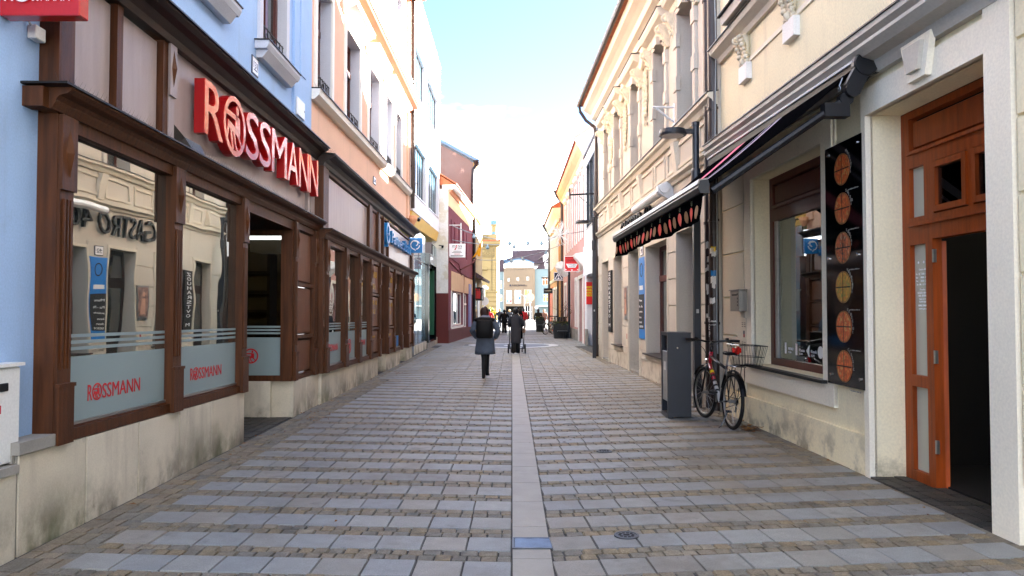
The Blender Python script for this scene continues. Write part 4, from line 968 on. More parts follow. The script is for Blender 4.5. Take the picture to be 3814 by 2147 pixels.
# wooden portal
n = -.28; DW = m['door_orange']
mb = MB()
mb.box(FP, 6.50, 6.62, n - .08, n, .0, 3.31).box(FP, 5.0, 5.06, n - .08, n, 2.15, 3.31)
mb.box(FP, 5.06, 6.50, n - .08, n, 3.24, 3.31).box(FP, 5.06, 6.50, n - .08, n, 2.80, 2.94).box(FP, 5.0, 6.50, n - .08, n + .0, 2.15, 2.36)
mb.box(FP, 6.17, 6.27, n - .08, n, .0, 2.15).box(FP, 6.18, 6.28, n - .08, n, 2.36, 2.80).box(FP, 6.27, 6.50, n - .08, n, .0, .15).box(FP, 6.27, 6.50, n - .08, n, .88, .98).box(FP, 6.27, 6.50, n - .08, n, 2.12, 2.15)
mb.box(FP, 5.06, 6.5, n, n + .025, 2.915, 2.945).box(FP, 5.02, 6.5, n, n + .03, 2.28, 2.31)
portal = mb.build('door_frame', DW, pz)
MB().slabbox(FP, 5.08, 6.48, 2.96, 3.22, n - .06, n - .02, .02).build('head_panel', DW, portal)
for a, b2, c, d in ((6.28, 6.50, 2.36, 2.80), (6.27, 6.50, .98, 2.12), (6.27, 6.50, .15, .88)):
    MB().box(FP, a, b2, n - .05, n - .04, c, d).build('side_light', m['curtain_glass'], portal)
mb = MB()
for a, b2 in ((5.69, 6.14), (5.06, 5.62)):
    mb.box(FP, a, a + .05, n - .03, n + .02, 2.37, 2.79).box(FP, b2 - .05, b2, n - .03, n + .02, 2.37, 2.79).box(FP, a + .05, b2 - .05, n - .03, n + .02, 2.37, 2.42).box(FP, a + .05, b2 - .05, n - .03, n + .02, 2.74, 2.79)
mb.box(FP, 5.62, 5.69, n - .08, n, 2.36, 2.80).box(FP, 6.14, 6.18, n - .08, n, 2.36, 2.80); mb.build('transom_sash', DW, pz)
for a, b2 in ((5.74, 6.09), (5.11, 5.57)): MB().box(FP, a, b2, n - .02, n - .01, 2.42, 2.74).build('transom_pane', m['clear_glass'], pz)
mb = MB()
def lines(mb, F, s, zs, n0, n1, widths, h, dirn=-1):
    for zz, (off, wd) in zip(zs, widths): mb.text(F, s + dirn * off, zz, h, 'o' * max(2, int(wd / h / .9)), n0, n1, dirn, width=wd)
for zz, tx, wd in ((1.895, 'Gastro 40', .10), (1.855, 'Po - Ut   10:00 - 19:00', .19), (1.825, 'Stv      10:00 - 21:00', .19), (1.795, 'Piat     10:00 - 24:00', .19), (1.765, 'So - Ne   zatvorene', .17), (1.72, 'Ponuka', .08), (1.69, 'DENNE MENU', .15), (1.665, 'PIZZA - CESTOVINY', .12), (1.635, 'SALATY', .1), (1.61, 'NAPOJE', .1), (1.58, 'DOVOZ ZDARMA', .13), (1.55, 'www.pizza', .12)):
    mb.text(FP, 6.385 + wd / 2, zz, .016, tx, n - .038, n - .036, -1, width=wd)
mb.lathe(FP.p(6.44, n - .038, 1.965), [(.011, 0), (.011, .003)], 10, axis=FP.n); mb.lathe(FP.p(6.36, n - .038, 1.965), [(.011, 0), (.011, .003)], 10, axis=FP.n)
tag(mb.build('opening_hours', m['white_gloss'], portal), kind='stuff')
# leaf swung inwards, hinges, near-black room whose unlit dark is painted in
FD = Frame(FP.p(6.18, n - .09, 0), FP.u * .862 - FP.n * .507, FP.n * .862 + FP.u * .507); MB().box(FD, 0, .84, -.03, .03, .03, 2.13).build('door_leaf', DW, pz)
mb = MB()
for zz in (.35, 1.1, 1.95): mb.box(FP, 6.145, 6.168, n - .02, n + .006, zz, zz + .11)
each(mb, 'hinge', m['steel'], portal)
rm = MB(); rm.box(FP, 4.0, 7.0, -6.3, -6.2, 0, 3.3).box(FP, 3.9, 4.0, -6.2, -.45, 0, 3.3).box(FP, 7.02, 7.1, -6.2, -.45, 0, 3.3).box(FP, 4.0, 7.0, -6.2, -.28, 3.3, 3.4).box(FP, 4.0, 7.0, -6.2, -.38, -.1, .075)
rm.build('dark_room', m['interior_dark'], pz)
mb = MB(); mb.box(FP, 4.6, 6.6, -4.6, -4.0, .08, 1.05); mb.build('counter', m['dark_wood'], pz)
MB().lathe(FP.p(5.9, -1.5, 2.88), [(.04, 0), (.04, .02)], 12).build('spot_lamp', m['spot_light'], pz)
mb = MB(); mb.text(FP, 5.6, 1.65, .12, 'KAVA', -3.0, -2.98, -1, width=.45); mb.build('menu_lettering', m['grey_stone'], pz)
mb = MB()
for i in range(15):
    for j in range(4): mb.box(FP, 5.0 + i * .108 + .005, 5.0 + (i + 1) * .108 - .005, .05 - (j + 1) * .105 + .005, .05 - j * .105 - .005, .0, .062 + random.uniform(-.004, .004), r=random.random())
tag(mb.build('threshold_setts', m['sett_dark'], pz), kind='stuff')
# pizza window
mb = MB(); mb.box(FP, 7.32, 7.56, -.02, .04, .60, 3.52).box(FP, 9.67, 9.91, -.02, .04, .60, 3.52).box(FP, 7.56, 9.67, -.02, .04, 3.27, 3.52).box(FP, 7.32, 9.91, -.02, .042, .58, .80); each(mb, 'window_surround', m['cream_white'], pz)
n = -.22; mb = MB(); WW = m['win_wood']
mb.box(FP, 7.56, 7.66, n - .08, n, .84, 3.27).box(FP, 9.57, 9.67, n - .08, n, .84, 3.27).box(FP, 7.66, 9.57, n - .08, n, .84, .93).box(FP, 7.66, 9.57, n - .08, n, 2.70, 2.86).box(FP, 7.66, 9.57, n - .08, n, 3.18, 3.27).box(FP, 7.66, 9.57, n, n + .03, 2.86, 2.90)
pw = mb.build('pizza_window', WW, pz)
MB().slabbox(FP, 7.68, 9.55, 2.91, 3.17, n - .06, n - .02, .02).build('head_panel', WW, pw)
gp = MB().box(FP, 7.66, 9.57, n - .05, n - .04, .93, 2.70).build('pane', m['pizza_glass'], pw)
mb = MB(); mb.box(FP, 9.48, 9.56, n - .045, n - .02, .93, 2.70).box(FP, 7.67, 7.72, n - .045, n - .02, .93, 2.70); each(mb, 'gasket', m['grey_moulding'], pw)
mb = MB(); x = 9.42
icons = 6
for i, (tx, p1) in enumerate((('MENU', 'bar'), ('Pasta', 'bar'), ('Kusok', 'slice'), ('Pizza', 'disc'), ('Lasagne', 'wave'))):
    s = 9.30 - i * .33; zz = 1.0; q = n - .038
    if p1 == 'bar': mb.box(FP, s - .05, s, q, q + .002, zz, zz + .14)
    if p1 == 'slice': mb.plate(FP, [(s + .02, zz + .07), (s - .07, zz + .14), (s - .06, zz)], q, q + .002)
    if p1 == 'disc': mb.lathe(FP.p(s - .03, q, zz + .07), [(.07, 0), (.07, .002)], 18, axis=FP.n)
    if p1 == 'wave':
        for j in range(4): mb.box(FP, s - .10, s, q, q + .002, zz + .02 + j * .03, zz + .037 + j * .03)
    mb.text(FP, s - .11, zz + .05, .035, tx, q, q + .002, -1, width=.15); mb.text(FP, s - .11, zz + .01, .025, '2,50', q, q + .002, -1, width=.09)
tag(mb.build('menu_icons', m['white_gloss'], pw), kind='stuff')
mb = MB(); mb.box(FP, 7.46, 9.78, n, .10, .805, .838); mb.build('sill', m['copper_dark'], pw)
rm = MB(); rm.box(FP, 7.2, 10.2, -4.4, -4.3, 0, 3.2).box(FP, 10.2, 10.3, -4.3, -.45, 0, 3.2).box(FP, 7.15, 7.2, -4.3, -.45, 0, 3.2).box(FP, 7.2, 10.2, -4.3, -.3, 3.2, 3.3).box(FP, 7.2, 10.2, -4.3, -.3, .0, .05)
rm.build('room', m['interior_grey'], pz)
mb = MB(); mb.box(FP, 7.8, 9.2, -1.5, -.8, .05, 1.26); mb.build('counter', m['black_matte'], pz); mb = MB(); mb.box(FP, 7.75, 9.25, -1.55, -.76, 1.262, 1.29); mb.build('counter_top', m['grey_moulding'], pz)
mb = MB(); mb.box(FP, 9.25, 9.45, -.75, -.34, .05, 2.7); mb.build('curtain', m['canvas'], pz)
# cornice, consoles, upper ledge
prof = [(-.02, 3.86), (.06, 3.86), (.08, 3.90), (.10, 3.95), (.2, 3.98), (.26, 4.04), (.26, 4.07), (.2, 4.09), (.27, 4.13), (.27, 4.18), (-.02, 4.19)]
prof = [(n_, z - .22) for n_, z in prof]
MB().prism(FPc, prof, -4, 11.02).build('cornice', m['grey_moulding'], pz)
MB().prism(FPc, [(-.02, 3.971), (.285, 3.961), (.285, 3.975), (-.02, 4.0)], -4, 11.04).build('cornice_flashing', m['copper_dark'], pz)
spikes('bird_spikes', pz, FPc, 2.5, 11.0, .17, 3.985, m['steel'], step=.045, h=.12)
LEDGE = [(-.02, 5.24), (.05, 5.24), (.08, 5.30), (.18, 5.36), (.20, 5.43), (-.02, 5.43)]
MB().prism(FP, LEDGE, 3.0, 10.94).build('upper_ledge', m['cream_trim'], pz)
MB().prism(FP, [(-.02, 5.431), (.22, 5.431), (.22, 5.445), (-.02, 5.47)], 3.0, 10.96).build('ledge_flashing', m['copper_dark'], pz)
MB().prism(FP, [(-.02, 5.472), (.28, 5.472), (.30, 5.58), (-.02, 5.6)], 3.0, 10.05).build('window_ledge', m['grey_moulding'], pz)
MB().prism(FP, [(-.02, 5.601), (.34, 5.59), (.34, 5.605), (-.02, 5.63)], 3.0, 10.1).build('ledge_flashing', m['copper_dark'], pz)
spikes('bird_spikes', pz, FP, 10.15, 10.9, .12, 5.45, m['steel'], step=.05, h=.13)
for s in (9.66, 8.12):
    MB().slabbox(FP, s, s + .32, 4.62, 4.85, -.02, .075, .004).build('corbel_block', m['white_trim'], pz)
    mb = MB(); mb.prism(FP, [(0, 4.86), (.06, 4.86), (.06, 4.92), (.08, 5.05), (.15, 5.18), (.17, 5.22), (.14, 5.238), (0, 5.238)], s + .07, s + .25)
    for q in range(7):
        t = q / 6; mb.lathe(FP.p(s + .06, .04 + .09 * t, 4.88 + .32 * t), [(.0, -.04), (.035 + .012 * math.sin(q * 2), -.01), (.035, .03), (0, .05)], 8, axis=FP.u); mb.lathe(FP.p(s + .26, .04 + .09 * t, 4.88 + .32 * t), [(0, -.05), (.035, -.02), (.035 + .01 * math.cos(q * 3), .02), (0, .04)], 8, axis=FP.u)
    mb.torus(FP.p(s + .16, .16, 5.17), .04, .016, FP.u, 14, 6); mb.lathe(FP.p(s + .16, .06, 4.92), [(0, -.1), (.05, -.06), (.045, 0), (0, .05)], 8, axis=(0, 0, 1))
    mb.build('carved_console', m['stone_relief'], pz, smooth=True)
    mb = MB(); mb.box(FP, s - 1.15, s + .05, 0, .022, 4.855, 4.91).box(FP, s - 1.2, s - 1.15, 0, .022, 4.855, 5.22); each(mb, 'panel_moulding', m['cream_white'], pz)
for a, b2, c, d in UO: window(FP, pz, a, b2, c, d, -.26, m['win_wood'], m['house_glass'])
# upright strip by the corner of the window recess
mb = MB(); mb.box(FP, 7.28, 7.33, -.01, .02, 2.5, 3.52); each(mb, 'panel_moulding', m['cream_white'], pz)
# ---------------------------------------------------------------- things on the pizzeria wall
t = thing('pizza_board', 'tall black glossy board showing six pizzas beside the orange door', 'menu board', FP.p(7.05, .05, .82))
bd = MB().box(FP, 6.68, 7.42, .045, .055, .82, 3.17).build('panel', m['black_gloss'], t)
for i in range(6):
    s, zz = 7.06 - .014 * i * 0, 2.905 - i * .379; kind = ('pizza', 'pizza', 'pizza_dark', 'pizza_green', 'pizza', 'pizza')[i]
    o = MB().lathe(FP.p(s, .056, zz), [(.153, 0), (.153, .003)], 30, axis=FP.n).build('pizza_print', m[kind], t)
    mb = MB(); mb.lathe(FP.p(s, .0595, zz), [(.153, 0), (.153, .001), (.141, .001), (.141, 0)], 30, axis=FP.n, cap=False); mb.build('crust', m['print_bread'], o)
    mb = MB(); mb.box(FP, s - .15, s + .15, .0606, .0616, zz - .006, zz + .006).box(FP, s - .005, s + .005, .0617, .0625, zz - .15, zz + .15); mb.build('cut', m['ink'], o)
    nm = ('Margherita', 'Salami', 'Funghi', 'Vegetariana', 'Prosciutto', 'Classic')[i]
    mb = MB()
    for j, ch in enumerate(nm[:8]):
        a = R(62 - j * 11); mb.text(FP, s - .185 * math.cos(a) + .012, zz + .185 * math.sin(a) - .014, .028, ch, .056, .058, -1)
    mb.text(FP, s - .12, zz - .225, .014, 'paradajkovy zaklad, syr', .056, .058, -1, width=.2); mb.build('lettering', m['grey_stone'], t)
mb = MB()
for s, zz in ((7.35, 3.10), (6.76, 3.10), (7.35, 2.06), (6.76, 2.06), (7.33, .91), (6.75, .91)): mb.lathe(FP.p(s, .055, zz), [(.016, 0), (.016, .012), (.0, .018)], 10, axis=FP.n)
mb.build('fixing_bolt', m['chrome'], t)
t = thing('mailbox', 'small steel mailbox on the cream blocks above the meter panel', 'mailbox', FP.p(10, .03, 1.52))
MB().box(FP, 9.82, 10.18, .032, .15, 1.53, 1.81).build('body', m['mail_steel'], t, bevel=.004); MB().box(FP, 9.80, 10.20, .03, .165, 1.812, 1.825).build('lid', m['mail_steel'], t)
mb = MB(); mb.lathe(FP.p(9.87, .151, 1.76), [(.012, 0), (.012, .008)], 8, axis=FP.n)
for i in range(3): mb.box(FP, 9.86, 9.88, .151, .154, 1.60 + i * .045, 1.625 + i * .045)
mb.box(FP, 9.9, 10.1, .151, .154, 1.74, 1.765); mb.build('slot', m['ink'], t)
t = thing('meter_box', 'cream metal meter panel with vent slots low on the blocks', 'meter panel', FP.p(10, .03, 1.0))
MB().box(FP, 9.84, 10.22, .031, .042, 1.0, 1.44).build('door', m['cream_trim'], t, bevel=.003)
mb = MB()
for zz in (1.32, 1.345, 1.37, 1.06, 1.085, 1.11):
    for s in (9.88, 9.97): mb.box(FP, s, s + .06, .0425, .0435, zz, zz + .008)
mb.build('vent', m['ink'], t); MB().box(FP, 9.91, 9.97, .0425, .044, 1.18, 1.27).build('sticker', m['red_side'], t); MB().box(FP, 9.91, 9.97, .0425, .0445, 1.225, 1.27).build('sticker', m['coat_blue_grey'], t)
# ---------------------------------------------------------------- awning over the pizza window
aw = thing('awning', 'open black awning with a pink stripe and a fringe of tomatoes and bread', 'awning', FP.p(8.8, .2, 3.5))
A0, A1 = 6.45, 11.1; NB, ZB = 1.56, 2.62         # reach and height of the front bar
def AP(s, q, dz=0, dn=0): return FP.p(s, .16 + (NB - .16) * q + dn, 3.74 + (ZB + .02 - 3.74) * q + dz)
mb = MB(); mb.prism(FPc, [(.03, 3.64), (.14, 3.60), (.2, 3.64), (.22, 3.74), (.18, 3.80), (.03, 3.80)], A0 - .06, 10.95); mb.build('cassette', m['black_metal'], aw)
MB().prism(FPc, [(.03, 3.801), (.19, 3.801), (.23, 3.74), (.24, 3.745), (.2, 3.815), (.03, 3.815)], A0 - .05, 10.94).build('cassette_cover', m['alu_white'], aw)
mb = MB(); rows = 8; cs = 24
def stripe(t): return 0
SEG = [(0, .36, 0), (.36, .40, 2), (.40, .43, 0), (.43, .445, 2), (.445, .62, 0), (.62, .70, 1), (.70, 1, 0)]
for a, b2, mi in SEG:
    s0, s1 = A0 + (A1 - A0) * a, A0 + (A1 - A0) * b2
    for j in range(rows):
        q0, q1 = j / rows, (j + 1) / rows; sg = lambda q: -.05 * math.sin(math.pi * q)
        mb.add([AP(s0, q0, sg(q0)), AP(s1, q0, sg(q0)), AP(s1, q1, sg(q1)), AP(s0, q1, sg(q1)), AP(s0, q0, sg(q0) - .006), AP(s1, q0, sg(q0) - .006), AP(s1, q1, sg(q1) - .006), AP(s0, q1, sg(q1) - .006)], [(0, 1, 2, 3), (4, 5, 6, 7)], mi)
mb.build('fabric', [m['fabric_black'], m['fabric_pink'], m['fabric_lilac']], aw, recalc=False)
mb = MB(); mb.prism(FP, [(NB - .03, ZB - .05), (NB + .05, ZB - .05), (NB + .07, ZB), (NB + .05, ZB + .06), (NB - .02, ZB + .07), (NB - .03, ZB + .03)], A0 - .03, A1 + .03); mb.build('front_bar', m['black_metal'], aw)
MB().prism(FP, [(NB + .051, ZB + .061), (NB + .066, ZB + .025), (NB + .076, ZB + .027), (NB + .06, ZB + .072), (NB - .02, ZB + .085), (NB - .02, ZB + .073)], A0 - .02, A1 + .02).build('bar_cover', m['mail_steel'], aw)
va = MB(); K = 60
def vp(s, q):
    return FP.p(s, NB + .02 + .014 * math.sin(s * 7) * q + .006 * math.sin(s * 15 + 1) * q + .03 * q * q * math.sin(s * 2.3), ZB - .05 - q * (.235 + .008 * math.sin(s * 5)))
for i in range(K):
    a, b2 = A0 + (A1 - A0) * i / K, A0 + (A1 - A0) * (i + 1) / K
    for q in range(4): va.add([vp(a, q / 4), vp(b2, q / 4), vp(b2, q / 4 + .25), vp(a, q / 4 + .25)], [(0, 1, 2, 3)])
val = va.build('valance', m['fabric_black'], aw, smooth=True)
for i in range(21):
    s = A0 + .14 + i * .217; mb = MB(); tom = i % 2 == 1; c0 = .60; hh = .28 if tom else .25
    nn = Vector((-1, 0, 0)) * .004; k = 14; poly = []
    for j in range(k):
        a = 2 * math.pi * j / k; rx = .074 if tom else .060; ry = hh
        poly.append((s + rx * math.cos(a) * (1 if math.sin(a) < 0 or not tom else 1 - .45 * math.sin(a)), c0 + ry * math.sin(a) * (1 if tom else 1)))
    P = [vp(a, max(.02, min(.98, b2))) + nn * 1.5 for a, b2 in poly]
    for off in (nn, -nn * 2.4): mb.add([p + off for p in P], [tuple(range(k))], 0)
    if tom:
        for dx in (-.018, 0, .018):
            for off in (nn * 1.3, -nn * 2.6): mb.add([vp(s + dx - .003, .26) + off, vp(s + dx + .003, .26) + off, vp(s + dx * 1.4 + .003, .06) + off, vp(s + dx * 1.4 - .003, .06) + off], [(0, 1, 2, 3)], 1)
    else:
        for off in (nn * 1.6, -nn * 2.8): mb.add([vp(s - .012, .38) + off, vp(s + .02, .38) + off, vp(s + .006, .85) + off, vp(s - .026, .85) + off], [(0, 1, 2, 3)], 1)
    mb.build('tomato_print' if tom else 'bread_print', [m['print_tomato'], m['print_green']] if tom else [m['print_bread'], m['print_stripe']], val, recalc=False)
for s0, s1 in ((A0 - .02, A0 + .35), (10.7, 10.3)):
    mb = MB(); e = FP.p(s0 + (.0 if s0 < 8 else 0), .32, 3.40); f_ = FP.p(s0 + (.02 if s0 < 8 else -.02), NB - .06, ZB - .03)
    mb.tube([FP.p(s0, .12, 3.62), e], .035, 8); mb.tube([e, (e + f_) * .5 + Vector((0, 0, .0)), f_], .034, 8); mb.lathe(FP.p(s0 - .04, .32, 3.40), [(.06, 0), (.06, .08)], 12, axis=FP.u); mb.box(FP, s0 - .05, s0 + .05, .3, .52, 3.24, 3.36)
    mb.build('arm', m['black_metal'], aw)
mb = MB(); c = FP.p(A0 - .10, .16, 3.70)
mb.lathe(c, [(.10, 0), (.11, .02), (.11, .07), (.09, .09)], 18, axis=FP.u); mb.prism(FP, [(.08, 3.74), (.2, 3.78), (.34, 3.52), (.32, 3.42), (.22, 3.43)], A0 - .09, A0 - .03); mb.lathe(FP.p(A0 - .10, .28, 3.47), [(.065, 0), (.065, .08)], 14, axis=FP.u); mb.build('elbow_cover', m['black_metal'], aw)
mb = MB(); mb.torus(FP.p(A0 - .0, .36, 3.50), .022, .006, FP.n, 12, 5); mb.tube([FP.p(A0, .36, 3.525), FP.p(A0, .33, 3.60)], .006, 5); mb.build('crank_eye', m['steel'], aw)
# ---------------------------------------------------------------- gastro house
gs = thing('ornate_house', 'long ornate off-white house with hooded windows and scroll consoles', 'house', (3.0, 17, 0))
gops = [(21.57, 22.83, -.05, 3.0), (19.25, 20.63, .6, 3.0), (17.0, 18.33, -.05, 2.98), (14.22, 16.24, .6, 2.93), (11.98, 13.48, -.05, 2.96)]
guo = [(12.25, 13.3, 4.9, 6.95), (14.3, 15.32, 4.9, 6.95), (16.9, 17.9, 4.9, 6.95), (19.4, 20.4, 4.9, 6.95), (21.35, 22.3, 4.9, 6.95)]
wall(FG, 11.02, 23.9, -.05, 7.75, 0, gops + guo, .32).build('wall', m['cream_light'], gs)
mb = MB(); mb.prism(FG, [(-.1, 7.6), (.04, 7.6), (.08, 7.72), (.2, 7.78), (.24, 7.9), (.34, 7.98), (.46, 8.05), (.5, 8.2), (-.1, 8.2)], 11.02, 23.95); mb.build('main_cornice', m['cream_trim'], gs)
mb = MB(); mb.prism(FG, [(-7.0, 8.2), (.62, 8.2), (.62, 8.28), (-7.0, 14.9)], 11.02, 23.95); mb.build('roof', m['roof_tile'], gs)
mb = MB()
gu = []
for j in range(7): a = math.pi * j / 6; gu.append((.62 - .075 * math.cos(a), 8.27 - .085 * math.sin(a)))
mb.prism(FG, gu + [(.68, 8.275), (.56, 8.275)], 11.05, 24.0)
for i in range(17): mb.prism(FG, [(.70 - .16 + .17 * (j / 6), 8.27 - .092 * math.sin(math.pi * j / 6)) for j in range(7)], 11.4 + i * .76, 11.43 + i * .76)
gt = mb.build('gutter', m['brown_pipe'], gs)
mb = MB(); mb.tube([FG.p(23.75, .62, 8.2), FG.p(23.75, .60, 8.0), FG.p(23.8, .40, 7.72), FG.p(23.8, .12, 7.5), FG.p(23.8, .08, 7.2), FG.p(23.8, .08, .1)], .055, 10); mb.build('downpipe', m['brown_pipe'], gs)
# string cornices
mb = MB(); mb.prism(FG, [(-.02, 4.66), (.05, 4.66), (.09, 4.74), (.15, 4.78), (.15, 4.84), (-.02, 4.86)], 11.02, 23.9); mb.build('sill_course', m['cream_trim'], gs)
MB().prism(FG, [(-.02, 4.861), (.17, 4.842), (.17, 4.856), (-.02, 4.885)], 11.02, 23.92).build('sill_flashing', m['copper_dark'], gs)
mb = MB(); mb.prism(FG, [(-.02, 3.88), (.04, 3.88), (.06, 3.93), (.12, 3.97), (.12, 4.02), (-.02, 4.05)], 11.02, 23.9); mb.build('string_course', m['cream_trim'], gs)
spikes('bird_spikes', gs, FG, 11.2, 23.6, .06, 4.87, m['steel'], step=.06, h=.14)
for a, b2 in ((11.3, 12.0), (12.2, 13.35), (13.55, 14.2), (14.4, 15.3), (15.5, 16.7), (16.95, 17.9), (18.1, 19.2), (19.4, 20.4), (20.6, 21.2), (21.4, 22.3), (22.5, 23.5)):
    mb = MB(); e = .06
    mb.box(FG, a, b2, -.005, .03, 4.12, 4.12 + e).box(FG, a, b2, -.005, .03, 4.58 - e, 4.58).box(FG, a, a + e, -.005, .03, 4.12 + e, 4.58 - e).box(FG, b2 - e, b2, -.005, .03, 4.12 + e, 4.58 - e); mb.build('apron_panel', m['cream_trim'], gs)
for s in (13.45, 16.75, 19.3, 21.25):
    MB().prism(FG, [(-.02, 4.06), (.05, 4.06), (.12, 4.62), (-.02, 4.65)], s - .12, s + .12).build('bracket', m['cream_trim'], gs)
for i, (a, b2, c, d) in enumerate(guo):
    wo = window(FG, gs, a, b2, c, d, -.25, m['win_wood'], m['house_glass'], fw=.08)
    mb = MB()
    for s0, s1 in ((a - .16, a), (b2, b2 + .16)): mb.box(FG, s0, s1, -.01, .05, c - .02, d + .1); mb.box(FG, s0 - .03, s1 + .03, -.01, .07, 5.55, 5.8); mb.box(FG, s0 - .03, s1 + .03, -.01, .07, 6.35, 6.6)
    mb.box(FG, a, b2, -.01, .05, d, d + .1); mb.build('surround', m['cream_light'], wo)
    mb = MB(); mb.prism(FG, [(-.01, 7.06), (.06, 7.06), (.10, 7.16), (.22, 7.22), (.26, 7.3), (.26, 7.36), (-.01, 7.38)], a - .36, b2 + .36)
    mb.box(FG, (a + b2) / 2 - .14, (a + b2) / 2 + .14, .0, .13, 6.9, 7.06); mb.build('hood', m['cream_trim'], wo)
    MB().prism(FG, [(-.01, 7.381), (.28, 7.362), (.28, 7.374), (-.01, 7.4)], a - .38, b2 + .38).build('hood_flashing', m['copper_dark'], wo)
    mb = MB()
    for s in (a - .22, b2 + .22):
        mb.prism(FG, [(0, 6.62), (.06, 6.62), (.1, 6.75), (.2, 6.92), (.22, 7.05), (0, 7.06)], s - .07, s + .07); mb.torus(FG.p(s, .2, 6.97), .06, .025, FG.u, 14, 6); mb.torus(FG.p(s, .09, 6.7), .04, .018, FG.u, 12, 6)
    each(mb, 'scroll', m['stone_relief'], wo)
for s in (16.1, 18.65, 20.9):
    mb = MB()
    mb.torus(FG.p(s, .12, 7.02), .13, .045, FG.n, 20, 7); mb.torus(FG.p(s, .13, 7.02), .06, .03, FG.n, 14, 6); mb.box(FG, s - .2, s + .2, 0, .12, 7.12, 7.34)
    for q in range(12):
        t = q / 11; wv = .12 * math.sin(math.pi * (t * .85 + .15)); zz = 6.86 - 1.1 * t
        for sg in (-1, 1): mb.lathe(FG.p(s + sg * wv, .05, zz), [(0, -.06), (.04 + .014 * math.sin(q * 2.1), -.02), (.036, .03), (0, .07)], 7)
    mb.lathe(FG.p(s, .05, 5.66), [(0, -.09), (.05, -.03), (.04, .04), (0, .08)], 8); mb.plate(FG, [(s - .09, 6.75), (s - .07, 6.1), (s, 5.85), (s + .07, 6.1), (s + .09, 6.75)], .0, .035)
    mb.build('hanging_ornament', m['stone_relief'], gs, smooth=True)
# rusticated piers on the ground floor
for a, b2 in ((11.05, 11.9), (13.54, 14.16), (16.3, 16.94), (18.4, 19.18), (20.7, 21.5), (22.9, 23.86)):
    for z0, z1 in zip([.42, .63, 1.13, 1.63, 2.13, 2.63], [.63, 1.13, 1.63, 2.13, 2.63, 3.12]):
        MB().slabbox(FG, a, b2, z0 + .007, z1 - .007, -.01, .025, .008).build('rustication_block', m['cream_light'], gs)
for i, (a, b2, c, d) in enumerate(gops):
    mb = MB(); e = .07
    mb.box(FG, a - e, a, -.01, .04, max(c - .1, -.05), d + e).box(FG, b2, b2 + e, -.01, .04, max(c - .1, -.05), d + e).box(FG, a, b2, -.01, .04, d, d + e)
    if c > .3: mb.box(FG, a, b2, -.01, .04, c - .12, c - .03)
    mb.build('opening_surround', m['cream_trim'], gs)
    if c > .3:
        wo = window(FG, gs, a, b2, c, d, -.28, m['win_wood'], m['shop_glass'], fw=.09, mull=False, trans=.30)
        MB().box(FG, a - .08, b2 + .08, -.28, .10, c - .028, c + .004).build('sill', m['brown_pipe'], wo)
    else:
        o = MB().box(FG, a, b2, -.36, -.30, .02, d).build('door', m['win_wood'] if i == 4 else m['dark_wood'], gs)
        MB().box(FG, a + .18, b2 - .18, -.298, -.29, .95, 2.05).build('door_pane', m['house_glass'], o); MB().box(FG, a + .18, b2 - .18, -.298, -.29, 2.3, d - .12).build('door_pane', m['house_glass'], o)
        MB().box(FG, a, b2, -.32, .02, -.05, .09).build('doorstep', m['grey_stone'], gs)
mb = MB(); c = FG.p(14.9, -.27, 1.55)
Fw = Frame(FG.p(15.0, -.262, 0), FG.u, FG.n)
mb = MB(); k = 40
for i in range(k):
    a, b2 = 2 * math.pi * i / k, 2 * math.pi * (i + 1) / k
    P = lambda r, t: (.52 * r * math.cos(t), 1.52 + .62 * r * math.sin(t))
    mb.plate(Fw, [P(.95, a), P(1, a), P(1, b2), P(.95, b2)], 0, .003)
mb.text(Fw, .38, 1.42, .2, 'KO', 0, .003, -1, width=.3); mb.build('window_lettering', m['blue_trim'], gs)
# ---------------------------------------------------------------- things on the gastro house
t = thing('sign_letters', 'black raised letters on the ornate house wall, half hidden behind the awning', 'sign', FG.p(17.3, .06, 3.3))
s = 19.2
for ch, wd in zip('GASTRO 40', [.5, .45, .4, .42, .42, .5, .2, .4, .42]):
    if ch != ' ':
        mb = MB(); mb.text(FG, s, 3.30 if ch not in '40' else 3.38, .5 if ch not in '40' else .42, ch, .03, .09, -1, width=wd * .88); mb.build('letter', m['black_matte'], t)
        mb = MB(); mb.box(FG, s - wd * .5, s - wd * .4, .0, .03, 3.5, 3.53); mb.build('standoff', m['steel'], t)
    s -= wd
number_plate(FG, 16.5, 16.78, 2.78, 3.0, .025, '40', 'white number plate 40 above the blue board on the pier', -1)
t = thing('info_board', 'tall blue and slate board with handwritten lines on the pier', 'sign board', FG.p(16.6, .03, .9))
MB().box(FG, 16.32, 16.93, .028, .05, .9, 2.74).build('board', m['board_blue'], t, bevel=.006)
MB().box(FG, 16.335, 16.915, .051, .054, 1.12, 1.9).build('slate_panel', m['board_slate'], t)
mb = MB()
for zz, tx, wd in ((1.74, 'Menu', .3), (1.6, 'Po - Pia', .36), (1.48, 'polievka', .36), (1.36, 'kava', .24), (1.25, 'dezert', .3), (1.15, 'GASTRO 40', .42)): mb.text(FG, 16.86, zz, .05, tx, .054, .057, -1, width=wd)
mb.box(FG, 16.45, 16.85, .051, .054, 2.0, 2.10); mb.build('lettering', m['white_gloss'], t)
mb = MB(); mb.lathe(FG.p(16.62, .051, 2.45), [(.16, 0), (.16, .003), (.13, .003), (.13, 0)], 24, axis=FG.n, cap=False); mb.build('emblem', m['sign_blue'], t)
t = thing('vertical_sign', 'narrow black vertical sign with white letters between the far openings', 'sign', FG.p(21.1, .05, .9))
MB().box(FG, 20.82, 21.38, .027, .075, .92, 2.68).build('panel', m['black_matte'], t, bevel=.004)
mb = MB()
for i, ch in enumerate('ZOUHARSTVO M'):
    if ch != ' ': mb.text(FG, 21.25, 2.52 - i * .132, .095, ch, .076, .08, -1, width=.28)
